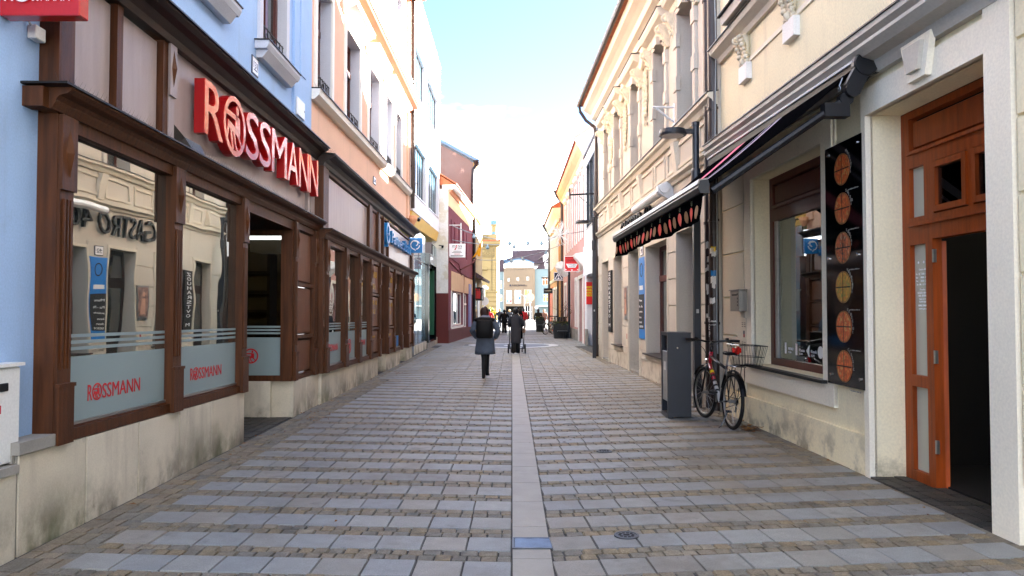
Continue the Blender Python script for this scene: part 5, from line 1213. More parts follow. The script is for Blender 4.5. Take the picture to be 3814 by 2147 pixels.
mb.build('lettering', m['white_gloss'], t)
t = thing('poster_frame', 'framed portrait poster on the pier beside the middle doorway', 'poster', FG.p(18.6, .05, 1.3))
MB().box(FG, 18.44, 18.9, .027, .05, 1.31, 2.15).build('frame', m['steel'], t); MB().box(FG, 18.48, 18.86, .051, .053, 1.4, 2.11).build('print', m['poster'], t)
mb = MB(); mb.lathe(FG.p(18.67, .053, 1.93), [(.06, 0), (.06, .002)], 12, axis=FG.n); mb.plate(FG, [(18.56, 1.45), (18.60, 1.82), (18.74, 1.82), (18.78, 1.45)], .053, .055); mb.build('figure', m['skin'], t)
t = thing('meter_flap', 'cream meter flap below the poster', 'meter panel', FG.p(18.5, .03, .7))
MB().box(FG, 18.34, 18.72, .027, .04, .62, 1.12).build('door', m['cream_trim'], t, bevel=.004); MB().box(FG, 18.5, 18.58, .041, .044, .82, .95).build('sticker', m['red_side'], t)
t = thing('retracted_awning', 'rolled-in white awning on a white bracket above the sign letters', 'awning', FG.p(15.2, .15, 3.8))
MB().tube([FG.p(13.95, .2, 3.80), FG.p(16.6, .2, 3.80)], .085, 12).build('cassette', m['alu_white'], t)
mb = MB(); mb.prism(FG, [(.0, 3.62), (.06, 3.62), (.3, 3.78), (.3, 3.9), (.0, 4.03)], 13.8, 13.93); mb.lathe(FG.p(13.75, .18, 3.84), [(.09, 0), (.09, .2)], 14, axis=FG.u); mb.build('bracket', m['alu_white'], t)
MB().box(FG, 13.7, 15.2, .02, .10, 3.40, 3.66).build('back_plate', m['steel'], t)
t = thing('empty_bracket', 'small white wall bracket under the second ornate window', 'bracket', FG.p(13.7, .1, 5))
mb = MB(); mb.box(FG, 13.58, 13.66, .0, .03, 5.0, 5.4); mb.tube([FG.p(13.62, .02, 5.33), FG.p(13.62, .42, 5.33)], .022, 6); mb.tube([FG.p(13.62, .02, 5.05), FG.p(13.62, .36, 5.31)], .022, 6); mb.build('arm', m['alu_white'], t)
# downpipes and cables in the joint between the two houses
t = thing('pipe_bundle', 'brown downpipes with white cables and stickers in the joint of the cream houses', 'pipes', (3.08, 11.1, 0))
for s, n_, r in ((11.42, .07, .075), (11.1, .09, .085)):
    mb = MB(); mb.tube([FP.p(s, n_, .0), FP.p(s, n_, 8.6)], r, 12)
    for zz in (1.35, 2.9, 4.6, 6.4): mb.lathe(FP.p(s, n_, zz), [(r + .014, -.02), (r + .014, .02)], 12)
    o = mb.build('downpipe', m['brown_pipe'], t)
    random.seed(3 if s < 11.3 else 5)
    for i in range(9):
        zz = random.uniform(1.25, 2.45) if i else 2.5; a = random.uniform(-.4, .5); w_ = random.uniform(.05, .09); h_ = random.uniform(.05, .12)
        mt = m['sign_yellow'] if (i == 0 and s < 11.3) else (m['bank_blue'] if (i == 1 and s < 11.3) else m['paper'])
        if i < 2 and s < 11.3: zz = (2.42, 2.05)[i]; a = .1
        mb = MB()
        for q in range(4):
            t0, t1 = a + w_ / r * (q / 4 - .5), a + w_ / r * ((q + 1) / 4 - .5); c = FP.p(s, n_, 0); rr = r + .002
            P = lambda tt, z: c + FP.n * 0 + Vector((-rr * math.sin(tt + R(20)), -rr * math.cos(tt + R(20)), z))
            j0, j1 = random.uniform(-.012, .012), random.uniform(-.012, .012)
            mb.add([P(t0, zz + j0), P(t1, zz + j1), P(t1, zz + h_ + j1), P(t0, zz + h_ + j0)], [(0, 1, 2, 3)])
        mb.build('sticker', mt, o, recalc=False)
random.seed(11)
mb = MB(); mb.box(FP, 11.2, 11.32, .06, .13, 1.42, 1.62); mb.build('tag_plate', m['mail_steel'], t)
mb = MB(); mb.text(FP, 11.12, 1.36, .085, 'H', .182, .184, -1); mb.text(FP, 11.10, 1.25, .085, 'E', .182, .184, -1); mb.text(FP, 11.09, 1.14, .085, 'P', .182, .184, -1); mb.build('graffiti', m['paper'], t)
for s, n_, wv in ((11.28, .10, .02), (11.22, .13, .015), (10.94, .10, .03)):
    MB().tube([FP.p(s + wv * math.sin(i * 1.3), n_, .9 + i * .55) for i in range(15)], .011, 5).build('cable', m['cable'], t)
# ---------------------------------------------------------------- modern house, pink house, apricot house
mr = thing('canopy_building', 'white modern house with dark ribbon glazing and a boxy white canopy', 'building', (3.2, 28, 0))
FR1 = Frame((3.14, 0, 0), (0, 1, 0), (-1, 0, 0))
wall(FR1, 23.95, 31.8, 0, 8.1, 0, [(24.4, 30.9, 4.9, 7.6), (24.6, 31.0, 0, 2.9)], .3).build('wall', m['white_render'], mr)
MB().prism(FR1, [(-6, 8.1), (.06, 8.1), (.06, 8.2), (-6, 8.6)], 23.95, 31.8).build('roof', m['copper_dark'], mr)
mb = MB()
for i in range(6): mb.box(FR1, 24.4 + i * 1.3 - .04, 24.4 + i * 1.3 + .04, -.2, .0, 4.9, 7.6)
mb.box(FR1, 24.4, 30.9, -.2, .02, 4.88, 4.95).box(FR1, 24.4, 30.9, -.2, .02, 7.55, 7.62); o = mb.build('window', m['anthracite'], mr)
for i in range(5): MB().box(FR1, 24.44 + i * 1.3, 25.66 + i * 1.3, -.14, -.12, 4.95, 7.55).build('pane', m['sky_tint_glass'], o)
mb = MB(); mb.prism(FR1, [(-.02, 3.1), (.12, 2.95), (.12, 4.2), (-.02, 4.3)], 24.2, 31.2); mb.build('canopy_box', m['white_render'], mr)
MB().box(FR1, 24.6, 31.0, -.3, -.28, 0, 2.9).build('shop_pane', m['house_glass'], mr)
MB().box(FR1, 30.6, 31.2, -.02, .06, 0, .75).build('plinth', m['grey_stone'], mr)
MB().box(FR1, 23.97, 24.2, 0, .5, 0, 3.3).build('dark_pier', m['black_matte'], mr)
t = thing('price_sign', 'red sign with four yellow bands beside the canopy building', 'sign', (3.3, 30.95, 1.75))
F = Frame((0, 30.9, 0), (1, 0, 0), (0, -1, 0))
MB().box(F, 3.12, 3.5, 0, .03, 1.78, 2.72).build('board', m['sign_red'], t)
for i in range(4): MB().box(F, 3.13, 3.49, .031, .035, 2.12 + i * .115, 2.2 + i * .115).build('band', m['sign_yellow'], t)
mb = MB()
for i, tx in enumerate(('AUTOKLUCE', 'KLUCE', 'ZAMKY', 'TRUHLICE')): mb.text(F, 3.15, 2.145 + i * .115, .035, tx, .036, .039, width=.3)
mb.build('lettering', m['ink'], t)
pk = thing('pink_house', 'pale pink house with slim white framed windows and a white gable', 'house', (3.3, 36, 0))
FK = Frame((3.2, 0, 0), (0, 1, 0), (-1, 0, 0))
kops = [(32.2, 33.0, 4.9, 7.6), (34.0, 34.8, 4.9, 7.6), (36.2, 37.0, 4.9, 7.6), (38.6, 39.4, 4.9, 7.6), (41, 41.8, 4.9, 7.6), (43.4, 44.2, 4.9, 7.6)]
kg = [(33.0, 35.0, 0, 3.0), (36.0, 36.9, .7, 3.0), (40.3, 41.4, 0, 3.0), (43.2, 44.4, .6, 3.0)]
wall(FK, 31.82, 46.8, 0, 8.4, 0, kops + kg, .2).build('wall', m['pink_plaster'], pk)
MB().prism(FK, [(-.1, 8.2), (.06, 8.2), (.1, 8.5), (.3, 8.75), (.38, 8.95), (-.1, 9.0)], 31.82, 46.8).build('cornice', m['salmon_trim'], pk)
MB().prism(FK, [(-6, 9.0), (.45, 9.0), (.45, 9.06), (-6, 13.2)], 31.9, 46.8).build('roof', m['roof_tile'], pk)
mb = MB(); mb.plate(Frame((0, 31.84, 0), (1, 0, 0), (0, 1, 0)), [(2.78, 9.08), (2.74, 9.0), (3.2, 8.2), (9, 8.2), (9, 13.0)], -.04, .2); mb.build('gable', m['white_render'], pk)
mb = MB(); mb.prism(FK, [(.48, 9.02), (.5, 9.1), (-6, 13.35), (-6, 13.25)], 31.75, 32.1); mb.build('verge', m['grey_moulding'], pk)
for a, b2, c, d in kops:
    wo = window(FK, pk, a, b2, c, d, -.12, m['white_trim'], m['house_glass'], fw=.06)
    mb = MB()
    for s0, s1 in ((a - .14, a), (b2, b2 + .14)): mb.box(FK, s0, s1, -.01, .04, c - .1, d + .14)
    mb.box(FK, a, b2, -.01, .04, d, d + .14); mb.prism(FK, [(0, d + .3), (.1, d + .36), (.14, d + .5), (0, d + .54)], a - .25, b2 + .25); mb.build('surround', m['white_trim'], wo)
for a, b2, c, d in kg:
    MB().box(FK, a + .04, b2 - .04, -.19, -.16, c, d - .04).build('shop_pane' if b2 - a > 1.5 else 'window', m['house_glass'], pk)
    mb = MB(); mb.box(FK, a - .16, a, -.01, .05, c, d + .16).box(FK, b2, b2 + .16, -.01, .05, c, d + .16).box(FK, a, b2, -.01, .05, d, d + .16); mb.build('opening_surround', m['white_trim'], pk)
mb = MB(); mb.prism(FK, [(0, 3.35), (.1, 3.45), (.42, 3.85), (.46, 4.0), (0, 4.1)], 32.0, 36.0); mb.build('door_hood', m['white_trim'], pk)
MB().box(FK, 35.1, 46.8, -.02, .05, 0, .6).build('plinth', m['grey_stone'], pk)
mb = MB(); mb.tube([FK.p(45.8, .55, 9.0), FK.p(45.7, .4, 8.6), FK.p(45.6, .1, 8.1), FK.p(45.6, .1, .1)], .075, 8); mb.build('downpipe', m['brown_pipe'], pk)
for nm_, F_, a_, b_, z_, p_ in (('sun_block_wall', FK, 31.9, 46.8, 11, pk), ('sun_block_wall', FR1, 23.95, 31.8, 8.5, mr), ('sun_block_wall', FG, 11.05, 23.9, 12, gs)): MB().box(F_, a_, b_, -6.3, -6.05, 0, z_).build(nm_, m['white_render'], p_)  # unseen walls added to keep sun from leaking through the open shells
ap = thing('apricot_house', 'apricot and yellow house with heavy cornice beyond the pink house', 'house', (3.2, 52, 0))
FA = Frame((3.18, 0, 0), (-.004, 1, 0), (-1, -.004, 0))
aops = [(47.6 + i * 2.2, 48.6 + i * 2.2, 4.5, 6.7) for i in range(5)]; ag = [(47.8 + i * 2.4, 49.0 + i * 2.4, .2, 2.9) for i in range(4)]
wall(FA, 46.82, 58, 0, 7.4, 0, aops + ag, .2).build('wall', m['apricot_plaster'], ap)
MB().prism(FA, [(-.1, 7.2), (.08, 7.2), (.12, 7.5), (.35, 7.8), (.42, 8.05), (-.1, 8.1)], 46.82, 58).build('cornice', m['pale_yellow'], ap)
MB().prism(FA, [(-6, 8.1), (.5, 8.1), (.5, 8.16), (-6, 12)], 46.82, 58).build('roof', m['roof_tile'], ap)
MB().prism(FA, [(0, 3.5), (.08, 3.5), (.16, 3.65), (0, 3.75)], 46.82, 58).build('string_course', m['pale_yellow'], ap)
for a, b2, c, d in aops + ag:
    MB().box(FA, a + .03, b2 - .03, -.18, -.15, c, d - .03).build('window', m['house_glass'], ap)
    mb = MB(); mb.box(FA, a - .16, a, -.01, .05, c, d + .18).box(FA, b2, b2 + .16, -.01, .05, c, d + .18).box(FA, a, b2, -.01, .05, d, d + .18); mb.build('surround', m['white_trim'], ap)
MB().box(FA, 53, 58, -.01, .06, 0, 3.2).build('brick_panel', m['brick_orange'], ap)
mb = MB(); mb.tube([FA.p(56.5, .6, 8.1), FA.p(56.4, .4, 7.7), FA.p(56.3, .12, 7.2), FA.p(56.3, .12, .1)], .085, 8); mb.build('downpipe', m['brown_pipe'], ap)
mb = MB(); mb.box(FA, 46.85, 58, -6.3, -6.05, 0, 11); mb.box(FA, 57.9, 58, -6.05, -.46, 0, 8.0); each(mb, 'sun_block_wall', m['apricot_plaster'], ap)  # unseen back and end walls, added to block sun leaks
def f(t, F):
    mb = MB(); mb.plate(F, [(2.42, 3.62), (2.95, 3.62), (2.85, 3.44), (2.52, 3.44)], .012, .016); mb.plate(F, [(2.64, 3.36), (2.74, 3.36), (2.69, 3.29)], .012, .016); mb.plate(F, [(2.39, 3.31), (2.46, 3.36), (2.39, 3.4)], .012, .016); mb.plate(F, [(2.98, 3.31), (2.98, 3.4), (2.91, 3.36)], .012, .016); mb.build('panel', m['white_gloss'], t)
    mb = MB(); mb.text(F, 2.52, 3.54, .055, 'VYROBA', .017, .02, width=.34); mb.text(F, 2.56, 3.465, .055, 'KLUCOV', .017, .02, width=.26); mb.text(F, 2.42, 3.88, .05, 'KLUCOVE', .012, .015, width=.5); mb.text(F, 2.42, 3.72, .09, 'CENTRUM', .012, .015, width=.52); mb.build('lettering', m['ink'], t)
proj_sign('key_sign', 'red square key-cutting sign with a white trapezium on the pink house', 'sign', 33, 2.35, 3.02, 3.27, 3.97, .18, m['sign_red'], f, (3.2, (3.75,)), m['white_gloss'])
def f(t, F):
    mb = MB()
    for a, b2 in (((2.33, 3.22), (2.53, 3.54)), ((2.53, 3.54), (2.73, 3.22)), ((2.73, 3.22), (2.33, 3.22))):
        d = Vector((b2[0] - a[0], b2[1] - a[1])).normalized() * .018; p = Vector((-d.y, d.x)); mb.plate(F, [(a[0] - p.x, a[1] - p.y), (b2[0] - p.x, b2[1] - p.y), (b2[0] + p.x, b2[1] + p.y), (a[0] + p.x, a[1] + p.y)], .012, .016)
    for zz, r in ((3.42, .03), (3.34, .035), (3.265, .035)): mb.box(F, 2.53 - r, 2.53 + r, .012, .016, zz - .025, zz + .02)
    mb.build('triangle', m['white_gloss'], t)
t = proj_sign('triangle_sign', 'dark blue square sign with white triangle on a pole by the planter', 'sign', 40, 2.28, 2.79, 3.14, 3.6, .12, m['sign_blue'], f, None, m['white_gloss'])
MB().tube([(2.5, 40.06, 0), (2.5, 40.06, 3.14)], .05, 8).build('pole', m['black_metal'], t)
def f(t, F):
    mb = MB(); mb.text(F, 2.22, 2.82, .07, 'kaviaren', .012, .016, width=.46); mb.build('lettering', m['white_gloss'], t)
proj_sign('cafe_sign', 'small black hanging cafe sign by the apricot house', 'sign', 50, 2.16, 2.76, 2.68, 3.02, .16, m['black_matte'], f, (3.1, (2.9,)))
t = thing('white_wings', 'large white folded fabric wings hanging between two signs on the pink house', 'decoration', (2.5, 37, 3.2))
mb = MB(); n_ = 16; top = Vector((2.32, 37, 3.92)); P = []
ctr = Vector((2.5, 36.98, 3.62)); ring = []
for i in range(n_):
    a = 2 * math.pi * i / n_; rx, rz = .30, .34
    x, z = rx * math.cos(a), rz * math.sin(a)
    if z < 0: z *= 1.35; x += -z * .45
    ring.append(Vector((2.47 + x, 37 + .10 * math.cos(a * 3), 3.66 + z)))
for off in (0, .09): mb.add([ctr + Vector((0, -.12 + off * 2.4, 0))] + [p + Vector((0, off, 0)) for p in ring], [(0, i + 1, (i + 1) % n_ + 1) for i in range(n_)])
mb.add([p for p in ring] + [p + Vector((0, .09, 0)) for p in ring], [(i, (i + 1) % n_, n_ + (i + 1) % n_, n_ + i) for i in range(n_)])
mb.build('fabric', m['canvas'], t, smooth=False); mb = MB()
for i in range(0, n_, 2): mb.tube([ctr + Vector((0, -.125, 0)), ring[i] + Vector((0, -.01, 0))], .008, 4)
mb.tube([(2.5, 37.05, 3.62), (3.2, 37.05, 3.7)], .02, 5); mb.build('rib', m['alu_white'], t)
t = thing('star_light', 'big wire starburst light hanging at the pink house cornice', 'decoration', (2.1, 32, 4.8)); mb = MB(); random.seed(21)
for i in range(46):
    d = Vector((random.gauss(0, 1), random.gauss(0, .6), random.gauss(0, 1))).normalized(); L = random.uniform(.35, .62); c = Vector((2.1, 32, 4.82)); e = c + d * L
    mb.tube([c, e], .009, 4, cap=False); mb.tube([e - d * .16, e + d.cross(Vector((0, 1, 0))).normalized() * .09], .007, 4, cap=False)
mb.build('wire', m['alu_white'], t); MB().lathe((2.1, 32, 4.82), [(0, -.05), (.05, 0), (0, .05)], 10).build('hub', m['alu_white'], t); MB().tube([(2.1, 32, 4.82), (3.2, 32.2, 5.0)], .012, 5).build('bracket', m['black_metal'], t)
# ================================================================ THE SQUARE AT THE END
FC = Frame((0, 80, 0), (1, 0, 0), (0, -1, 0))
yb = thing('corner_palace', 'ornate yellow corner building with relief frieze and rooftop turret', 'building', (-3, 81, 0))
ops = [(-3.96, -3.3, 6.78, 7.75), (-4.05, -3.1, 2.6, 5.5)]
wall(FC, -9, -1.65, 0, 9.0, 0, ops, .25).build('wall', m['square_yellow'], yb)
MB().box(WF, -9, -1.655, 80.02, 95, 0, 8.95).build('body', m['square_yellow'], yb)
MB().box(FC, -9, -1.9, .01, .06, 7.25, 8.25).build('relief_frieze', m['square_relief'], yb)
mb = MB()
for i in range(5): mb.torus(FC.p(-3.5 + i * .36, .07, 7.72), .12, .03, FC.n, 14, 5)
mb.build('relief_scroll', m['square_yellow'], yb)
MB().prism(FC, [(-.1, 8.4), (.05, 8.4), (.15, 8.6), (.3, 8.75), (.36, 9.0), (-.1, 9.02)], -9, -1.3).build('cornice', m['square_yellow'], yb)
mb = MB()
for i in range(14): mb.box(FC, -4.2 + i * .2, -4.1 + i * .2, .0, .25, 8.42, 8.56)
tag(mb.build('dentils', m['square_relief'], yb), kind='stuff')
MB().box(FC, -9, -1.25, -3, .38, 9.02, 9.14).build('roof_edge', m['roof_tile'], yb)
MB().box(WF, -9, -1.7, 80.1, 82, 9.14, 9.8).build('parapet', m['square_yellow'], yb); MB().box(FC, -4.3, -2.6, -.09, -.04, 9.25, 9.68).build('parapet_relief', m['square_relief'], yb)
MB().box(FC, -2.25, -1.68, .01, .05, 3.6, 7.2).build('quoin_band', m['square_relief'], yb)
mb = MB()
for i in range(13): mb.lathe(FC.p(-1.96, .05, 3.8 + i * .27), [(.22, 0), (.16, .05), (0, .07)], 6, axis=FC.n)
tag(mb.build('quoin_rosettes', m['square_yellow'], yb), kind='stuff')
for i in range(6): MB().slabbox(FC, -2.7, -1.62, .45 + i * .5, .93 + i * .5, 0, .09, .03).build('quoin_stone', m['square_yellow'], yb)
MB().prism(FC, [(0, 3.4), (.2, 3.45), (.2, 3.58), (0, 3.62)], -9, -1.5).build('string_course', m['square_yellow'], yb)
for a, b2, c, d in ops:
    window(FC, yb, a, b2, c, d, -.12, m['anthracite'], m['curtain_glass'], fw=.07, mull=d - c > 1.5, trans=.35 if d - c > 1.5 else 0)
    MB().box(FC, a - .25, b2 + .3, .0, .08, d + .12, d + .3).build('hood', m['square_yellow'], yb)
MB().prism(FC, [(0, 5.8), (.2, 5.9), (.2, 6.1), (0, 6.15)], -4.4, -2.7).build('hood', m['square_yellow'], yb)
tt = MB(); tt.lathe((-1.97, 80.8, 9.8), [(.34, 0), (.28, .15), (.28, .95), (.4, 1.0), (.4, 1.45), (.3, 1.5)], 8); tt.build('turret', m['square_yellow'], yb)
mb = MB(); mb.lathe((-1.97, 80.8, 11.3), [(.42, -.35), (.42, .05), (.1, .12), (.08, .4), (0, .5)], 8); mb.lathe((-1.97, 80.8, 9.8), [(.35, .05), (.3, .2), (.3, .3)], 8); mb.build('turret_cap', m['roof_blue'], yb)
FB = Frame((0, 120, 0), (1, 0, 0), (0, -1, 0))
bk = thing('bookshop', 'cream bookshop building with bowed attic windows across the square', 'building', (1.2, 121, 0))
ops = [(-.97, -.02, 2.6, 4.75), (.42, 1.5, 2.6, 4.8), (1.99, 3.2, 2.65, 4.85), (-.75, -.36, 6.2, 6.75), (.72, 1.15, 6.3, 6.87), (2.35, 2.8, 6.37, 6.98), (-1.0, 3.3, .05, 2.15)]
wall(FB, -1.34, 3.75, 0, 8.4, 0, ops, .3).build('wall', m['shop_cream'], bk)
ins = MB(); ins.box(FB, -1.3, 3.7, -2.5, -2.4, 0, 8.4); ins.build('inner_wall', m['interior_dark'], bk)
for i, (a, b2, c, d) in enumerate(ops[:6]):
    o = window(FB, bk, a, b2, c, d, -.06, m['white_trim'], m['house_glass'], fw=.06, mull=True, trans=.45 if i < 3 else 0)
    if i < 3:
        for j in range(3):
            for k in range(2):
                if (i + j + k) % 4 != 1: MB().box(FB, a + .1 + j * (b2 - a - .1) / 3, a + .1 + j * (b2 - a - .1) / 3 + .2, -.1, -.085, c + .15 + k * .55, c + .55 + k * .55).build('window_card', [m['bank_blue'], m['red_film'], m['white_gloss']][(i + j * 2 + k) % 3], o)
mb = MB(); mb.box(FB, 2.1, 2.2, -.1, .0, .05, 2.15).box(FB, 2.5, 2.6, -.1, 0, .05, 2.15).box(FB, 2.2, 3.3, -.1, 0, 1.2, 1.3).box(FB, 3.2, 3.3, -.1, 0, .05, 2.15); mb.build('shop_frame', m['white_trim'], bk)
mb = MB()
for i in range(10): mb.box(FB, -1.2 + i * .5, -1.18 + i * .5, .0, .03, 6.0, 8.3)
mb.build('render_ribs', m['shop_cream'], bk)
mb = MB(); mb.text(FB, .0, 5.42, .27, 'KNIHCENTRUM', .02, .08, width=2.1); mb.text(FB, 2.15, 5.40, .14, 'cz', .02, .08, width=.3); mb.plate(FB, [(-.42, 5.42), (-.1, 5.42), (-.2, 5.6), (-.28, 5.76), (-.36, 5.6)], .02, .06); mb.build('lettering', m['sign_blue'], bk)
# bowed attic
k = 12; mb = MB(); top = []
for i in range(k + 1): t = i / k; top.append((-1.1 + 4.7 * t, 9.15 + .62 * math.sin(math.pi * t)))
mb.plate(FB, [(-1.1, 8.4)] + [(3.6, 8.4)] + top[::-1], -.4, -.2); mb.build('attic_wall', m['off_white'], bk)
mb = MB()
for i in range(k): a, b2 = top[i], top[i + 1]; mb.plate(FB, [(a[0], a[1]), (b2[0], b2[1]), (b2[0], b2[1] + .14), (a[0], a[1] + .14)], -.6, .25)
mb.build('attic_eave', m['roof_blue'], bk)
for a, b2, d in ((-.3, .9, 9.2), (1.35, 2.3, 9.55), (2.36, 3.2, 9.35)):
    window(FB, bk, a, b2, 8.46, d, -.15, m['white_trim'], m['sky_tint_glass'], fw=.06, mull=True, trans=.4)
mb = MB()
for i in range(24): mb.box(FB, -1.3 + i * .21, -1.27 + i * .21, .02, .05, 8.42, 8.85)
mb.box(FB, -1.34, 3.7, .01, .06, 8.85, 8.9); tag(mb.build('balcony_rail', m['anthracite'], bk), kind='stuff')
for a, b2, z1, mt in ((-3.2, -1.36, 7.8, 'shop_mint'), (3.78, 8.5, 8.25, 'shop_mint')):
    wl = [(-2.1, -1.6, 5.0, 6.4), (-2.1, -1.55, 2.9, 4.1), (5.0, 5.9, 5.6, 7.0), (5.1, 6.0, 2.9, 4.1), (6.6, 7.5, 5.6, 7)]
    wl = [o for o in wl if a < o[0] < b2]
    wall(FB, a, b2, 0, z1, -.6, wl, .2).build('wing_wall', m[mt], bk)
    for o in wl: window(FB, bk, *o, -.72, m['white_trim'], m['house_glass'], fw=.07, mull=True, trans=.35)
mb = MB(); mb.plate(FB, [(-3.3, 7.81), (-1.36, 7.81), (-1.36, 9.9), (-2.2, 9.6)], -2, -.5); mb.build('wing_roof', m['roof_dark'], bk)
mb = MB(); mb.plate(FB, [(-2.4, 9.3), (1.2, 9.4), (1.2, 10.4), (-.6, 10.2)], -5, -2.2); mb.build('rear_roof', m['roof_blue'], bk)
mb = MB(); mb.prism(Frame((0, 120, 0), (1, 0, 0), (0, 1, 0)), [(.2, 9.2), (4.5, 11.6), (9, 9.2)], 0, 5.2); b3 = mb; b3.build('roof', m['roof_dark'], bk)
mb = MB(); mb.plate(FB, [(-1.3, 9.25), (3.6, 9.25), (6.5, 11.6), (1.3, 11.3)], -3.4, -.65); mb.build('roof_slope', m['roof_dark'], bk)
mb = MB(); mb.plate(FB, [(3.78, 8.26), (9, 8.26), (9, 10.8), (6.2, 10.4)], -2, -.5); mb.build('wing_roof', m['roof_dark'], bk)
mb = MB(); mb.lathe(FB.p(5.9, -.45, 9.0), [(.62, 0), (.62, .06), (.5, .06), (.5, 0)], 18, axis=FB.n, cap=False); mb.box(FB, 5.4, 6.4, -.46, -.4, 8.3, 9.0); mb.build('arched_dormer', m['white_trim'], bk)
for s in (5.5, 5.85, 6.2): MB().box(FB, s, s + .25, -.39, -.37, 8.4, 9.2).build('dormer_pane', m['sky_tint_glass'], bk)
mb = MB(); mb.box(FB, 4.2, 7.5, -.6, .5, 2.1, 2.3); mb.build('shop_canopy', m['white_trim'], bk); mb = MB(); mb.box(FB, 4.3, 8, -.9, -.7, 0, 2.1); mb.build('shop_pane', m['house_glass'], bk)
t = thing('round_clock_sign', 'small round white sign by the glass canopy beside the bookshop', 'sign', (3.9, 119.2, 1.9)); MB().lathe((3.95, 119.2, 1.95), [(.28, 0), (.28, .08)], 18, axis=(0, -1, 0)).build('disc', m['white_gloss'], t); MB().tube([(3.95, 119.25, 1.95), (3.95, 119.6, 2.05)], .03, 6).build('bracket', m['anthracite'], t)
# ---------------------------------------------------------------- street furniture far off
t = thing('arm_lamp', 'slim grey lamp post with a slanted arm in front of the bookshop', 'street lamp', (1.3, 75, 0)); MB().tube([(1.25, 75, 0), (1.25, 75, 2.9)], .05, 6).build('post', m['steel'], t); MB().tube([(1.25, 75, 2.9), (.75, 75, 3.3)], .06, 6).build('arm', m['steel'], t)
t = thing('round_road_sign', 'round road sign seen from behind on a pole by the bookshop', 'road sign', (1.7, 70, 0)); MB().tube([(1.72, 70, 0), (1.72, 70, 3.4)], .045, 6).build('post', m['steel'], t); MB().lathe((1.72, 70.05, 2.75), [(.42, 0), (.42, .04)], 20, axis=(0, -1, 0)).build('disc', m['steel'], t)
t = thing('round_road_sign', 'round grey sign back on a pole before the yellow palace', 'road sign', (-2.3, 60, 0)); MB().tube([(-2.25, 60, 0), (-2.25, 60, 3.2)], .045, 6).build('post', m['steel'], t); MB().lathe((-2.25, 59.95, 2.25), [(.36, 0), (.36, .04)], 20, axis=(0, -1, 0)).build('disc', m['steel'], t)
mb = MB(); mb.lathe((-2.25, 60, 3.15), [(.12, 0), (.3, .1), (.3, .25), (.1, .4)], 10); mb.build('lantern', m['off_white'], t)
t = thing('parasol', 'closed cream parasol beside the yellow palace', 'parasol', (-3.3, 62, 0)); MB().tube([(-3.3, 62, 0), (-3.3, 62, 3.6)], .04, 6).build('pole', m['off_white'], t); MB().lathe((-3.3, 62, 1.3), [(.1, 0), (.42, .5), (.38, 1.2), (.1, 2.3), (0, 2.4)], 9).build('canopy', m['canvas'], t)
def bush(name, label, cat, x, y, z, rx, rz, n, mat, pot=None, leaf=.12):
    t = thing(name, label, cat, (x, y, z if pot is None else 0)); mb = MB()
    for i in range(n):
        d = Vector((random.gauss(0, 1), random.gauss(0, 1), random.gauss(0, 1))).normalized() * random.random() ** .4
        p = Vector((x + d.x * rx, y + d.y * rx, z + rz + d.z * rz)); a = Vector((random.gauss(0, 1), random.gauss(0, 1), random.gauss(0, 1))).normalized() * leaf; b2 = a.cross(Vector((random.gauss(0, 1), random.gauss(0, 1), random.gauss(0, 1)))).normalized() * leaf * .6
        mb.add([p - a, p + b2, p + a, p - b2], [(0, 1, 2, 3)])
    mb.build('crown', mat, t, recalc=False)
    return t
bush('shrub', 'bright green shrub on the square among the far walkers', 'shrub', -1.75, 62, .1, .5, .85, 420, m['leaf_bright'])
bush('dark_shrub', 'dark climbing shrub at the foot of the yellow palace', 'shrub', -3.9, 60, .1, .8, 1.4, 500, m['leaf_green'])
# ---------------------------------------------------------------- lamps along the right wall
def street_lamp(label, x, y, dx, group='black disc-headed street lamps'):
    t = thing('street_lamp', label, 'street lamp', (x, y, gz(x)), group)
    mb = MB(); mb.box(WF, x - .05, x + .05, y - .05, y + .05, 0, 3.5); mb.box(WF, x - .055, x + .055, y - .055, y + .055, 0, .5); mb.build('pole', m['anthracite'], t, bevel=.006)
    mb = MB(); mb.lathe((x, y, 3.42), [(.06, 0), (.075, .05), (.075, .3), (.055, .34), (.055, 1.0), (.065, 1.0), (.065, 1.06), (0, 1.08)], 12); mb.build('upper_pole', m['anthracite'], t)
    mb = MB(); mb.box(WF, min(x, x + dx * .2), max(x, x + dx * .2), y - .035, y + .035, 4.30, 4.37); mb.lathe((x + dx * .36, y, 4.27), [(.21, 0), (.215, .03), (.2, .09), (0, .11)], 24); o = mb.build('lamp_head', m['anthracite'], t)
    MB().lathe((x + dx * .36, y, 4.262), [(.17, 0), (.17, .007)], 20).build('diffuser', m['off_white'], o)
    MB().box(WF, x - .02, x + .02, y - .053, y - .05, 1.5, 1.56).build('plate', m['steel'], t)
    return t
street_lamp('black disc-headed street lamp behind the bicycle by the brown downpipes', 2.87, 11.42, -1)
street_lamp('black disc-headed street lamp at the far end of the ornate house', 2.58, 23.1, -1)
street_lamp('thin black post beside the planter bench at the pink house', 3.05, 38.8, -1) if False else None
t = thing('black_post', 'tall black post between the planter and the pink wall', 'post', (3.02, 38.9, 0)); MB().tube([(3.02, 38.9, 0), (3.02, 38.9, 3.9)], .07, 8).build('shaft', m['anthracite'], t); MB().lathe((3.02, 38.9, 0), [(.1, 0), (.1, .3), (.07, .34)], 10).build('foot', m['anthracite'], t)
t = thing('black_post', 'thin black post with crosspiece near the hanging cafe sign', 'post', (2.8, 55, 0)); MB().tube([(2.75, 55, 0), (2.75, 55, 4.0)], .07, 8).build('shaft', m['anthracite'], t); MB().tube([(2.2, 55, 3.95), (2.8, 55, 3.95)], .05, 6).build('crosspiece', m['anthracite'], t)
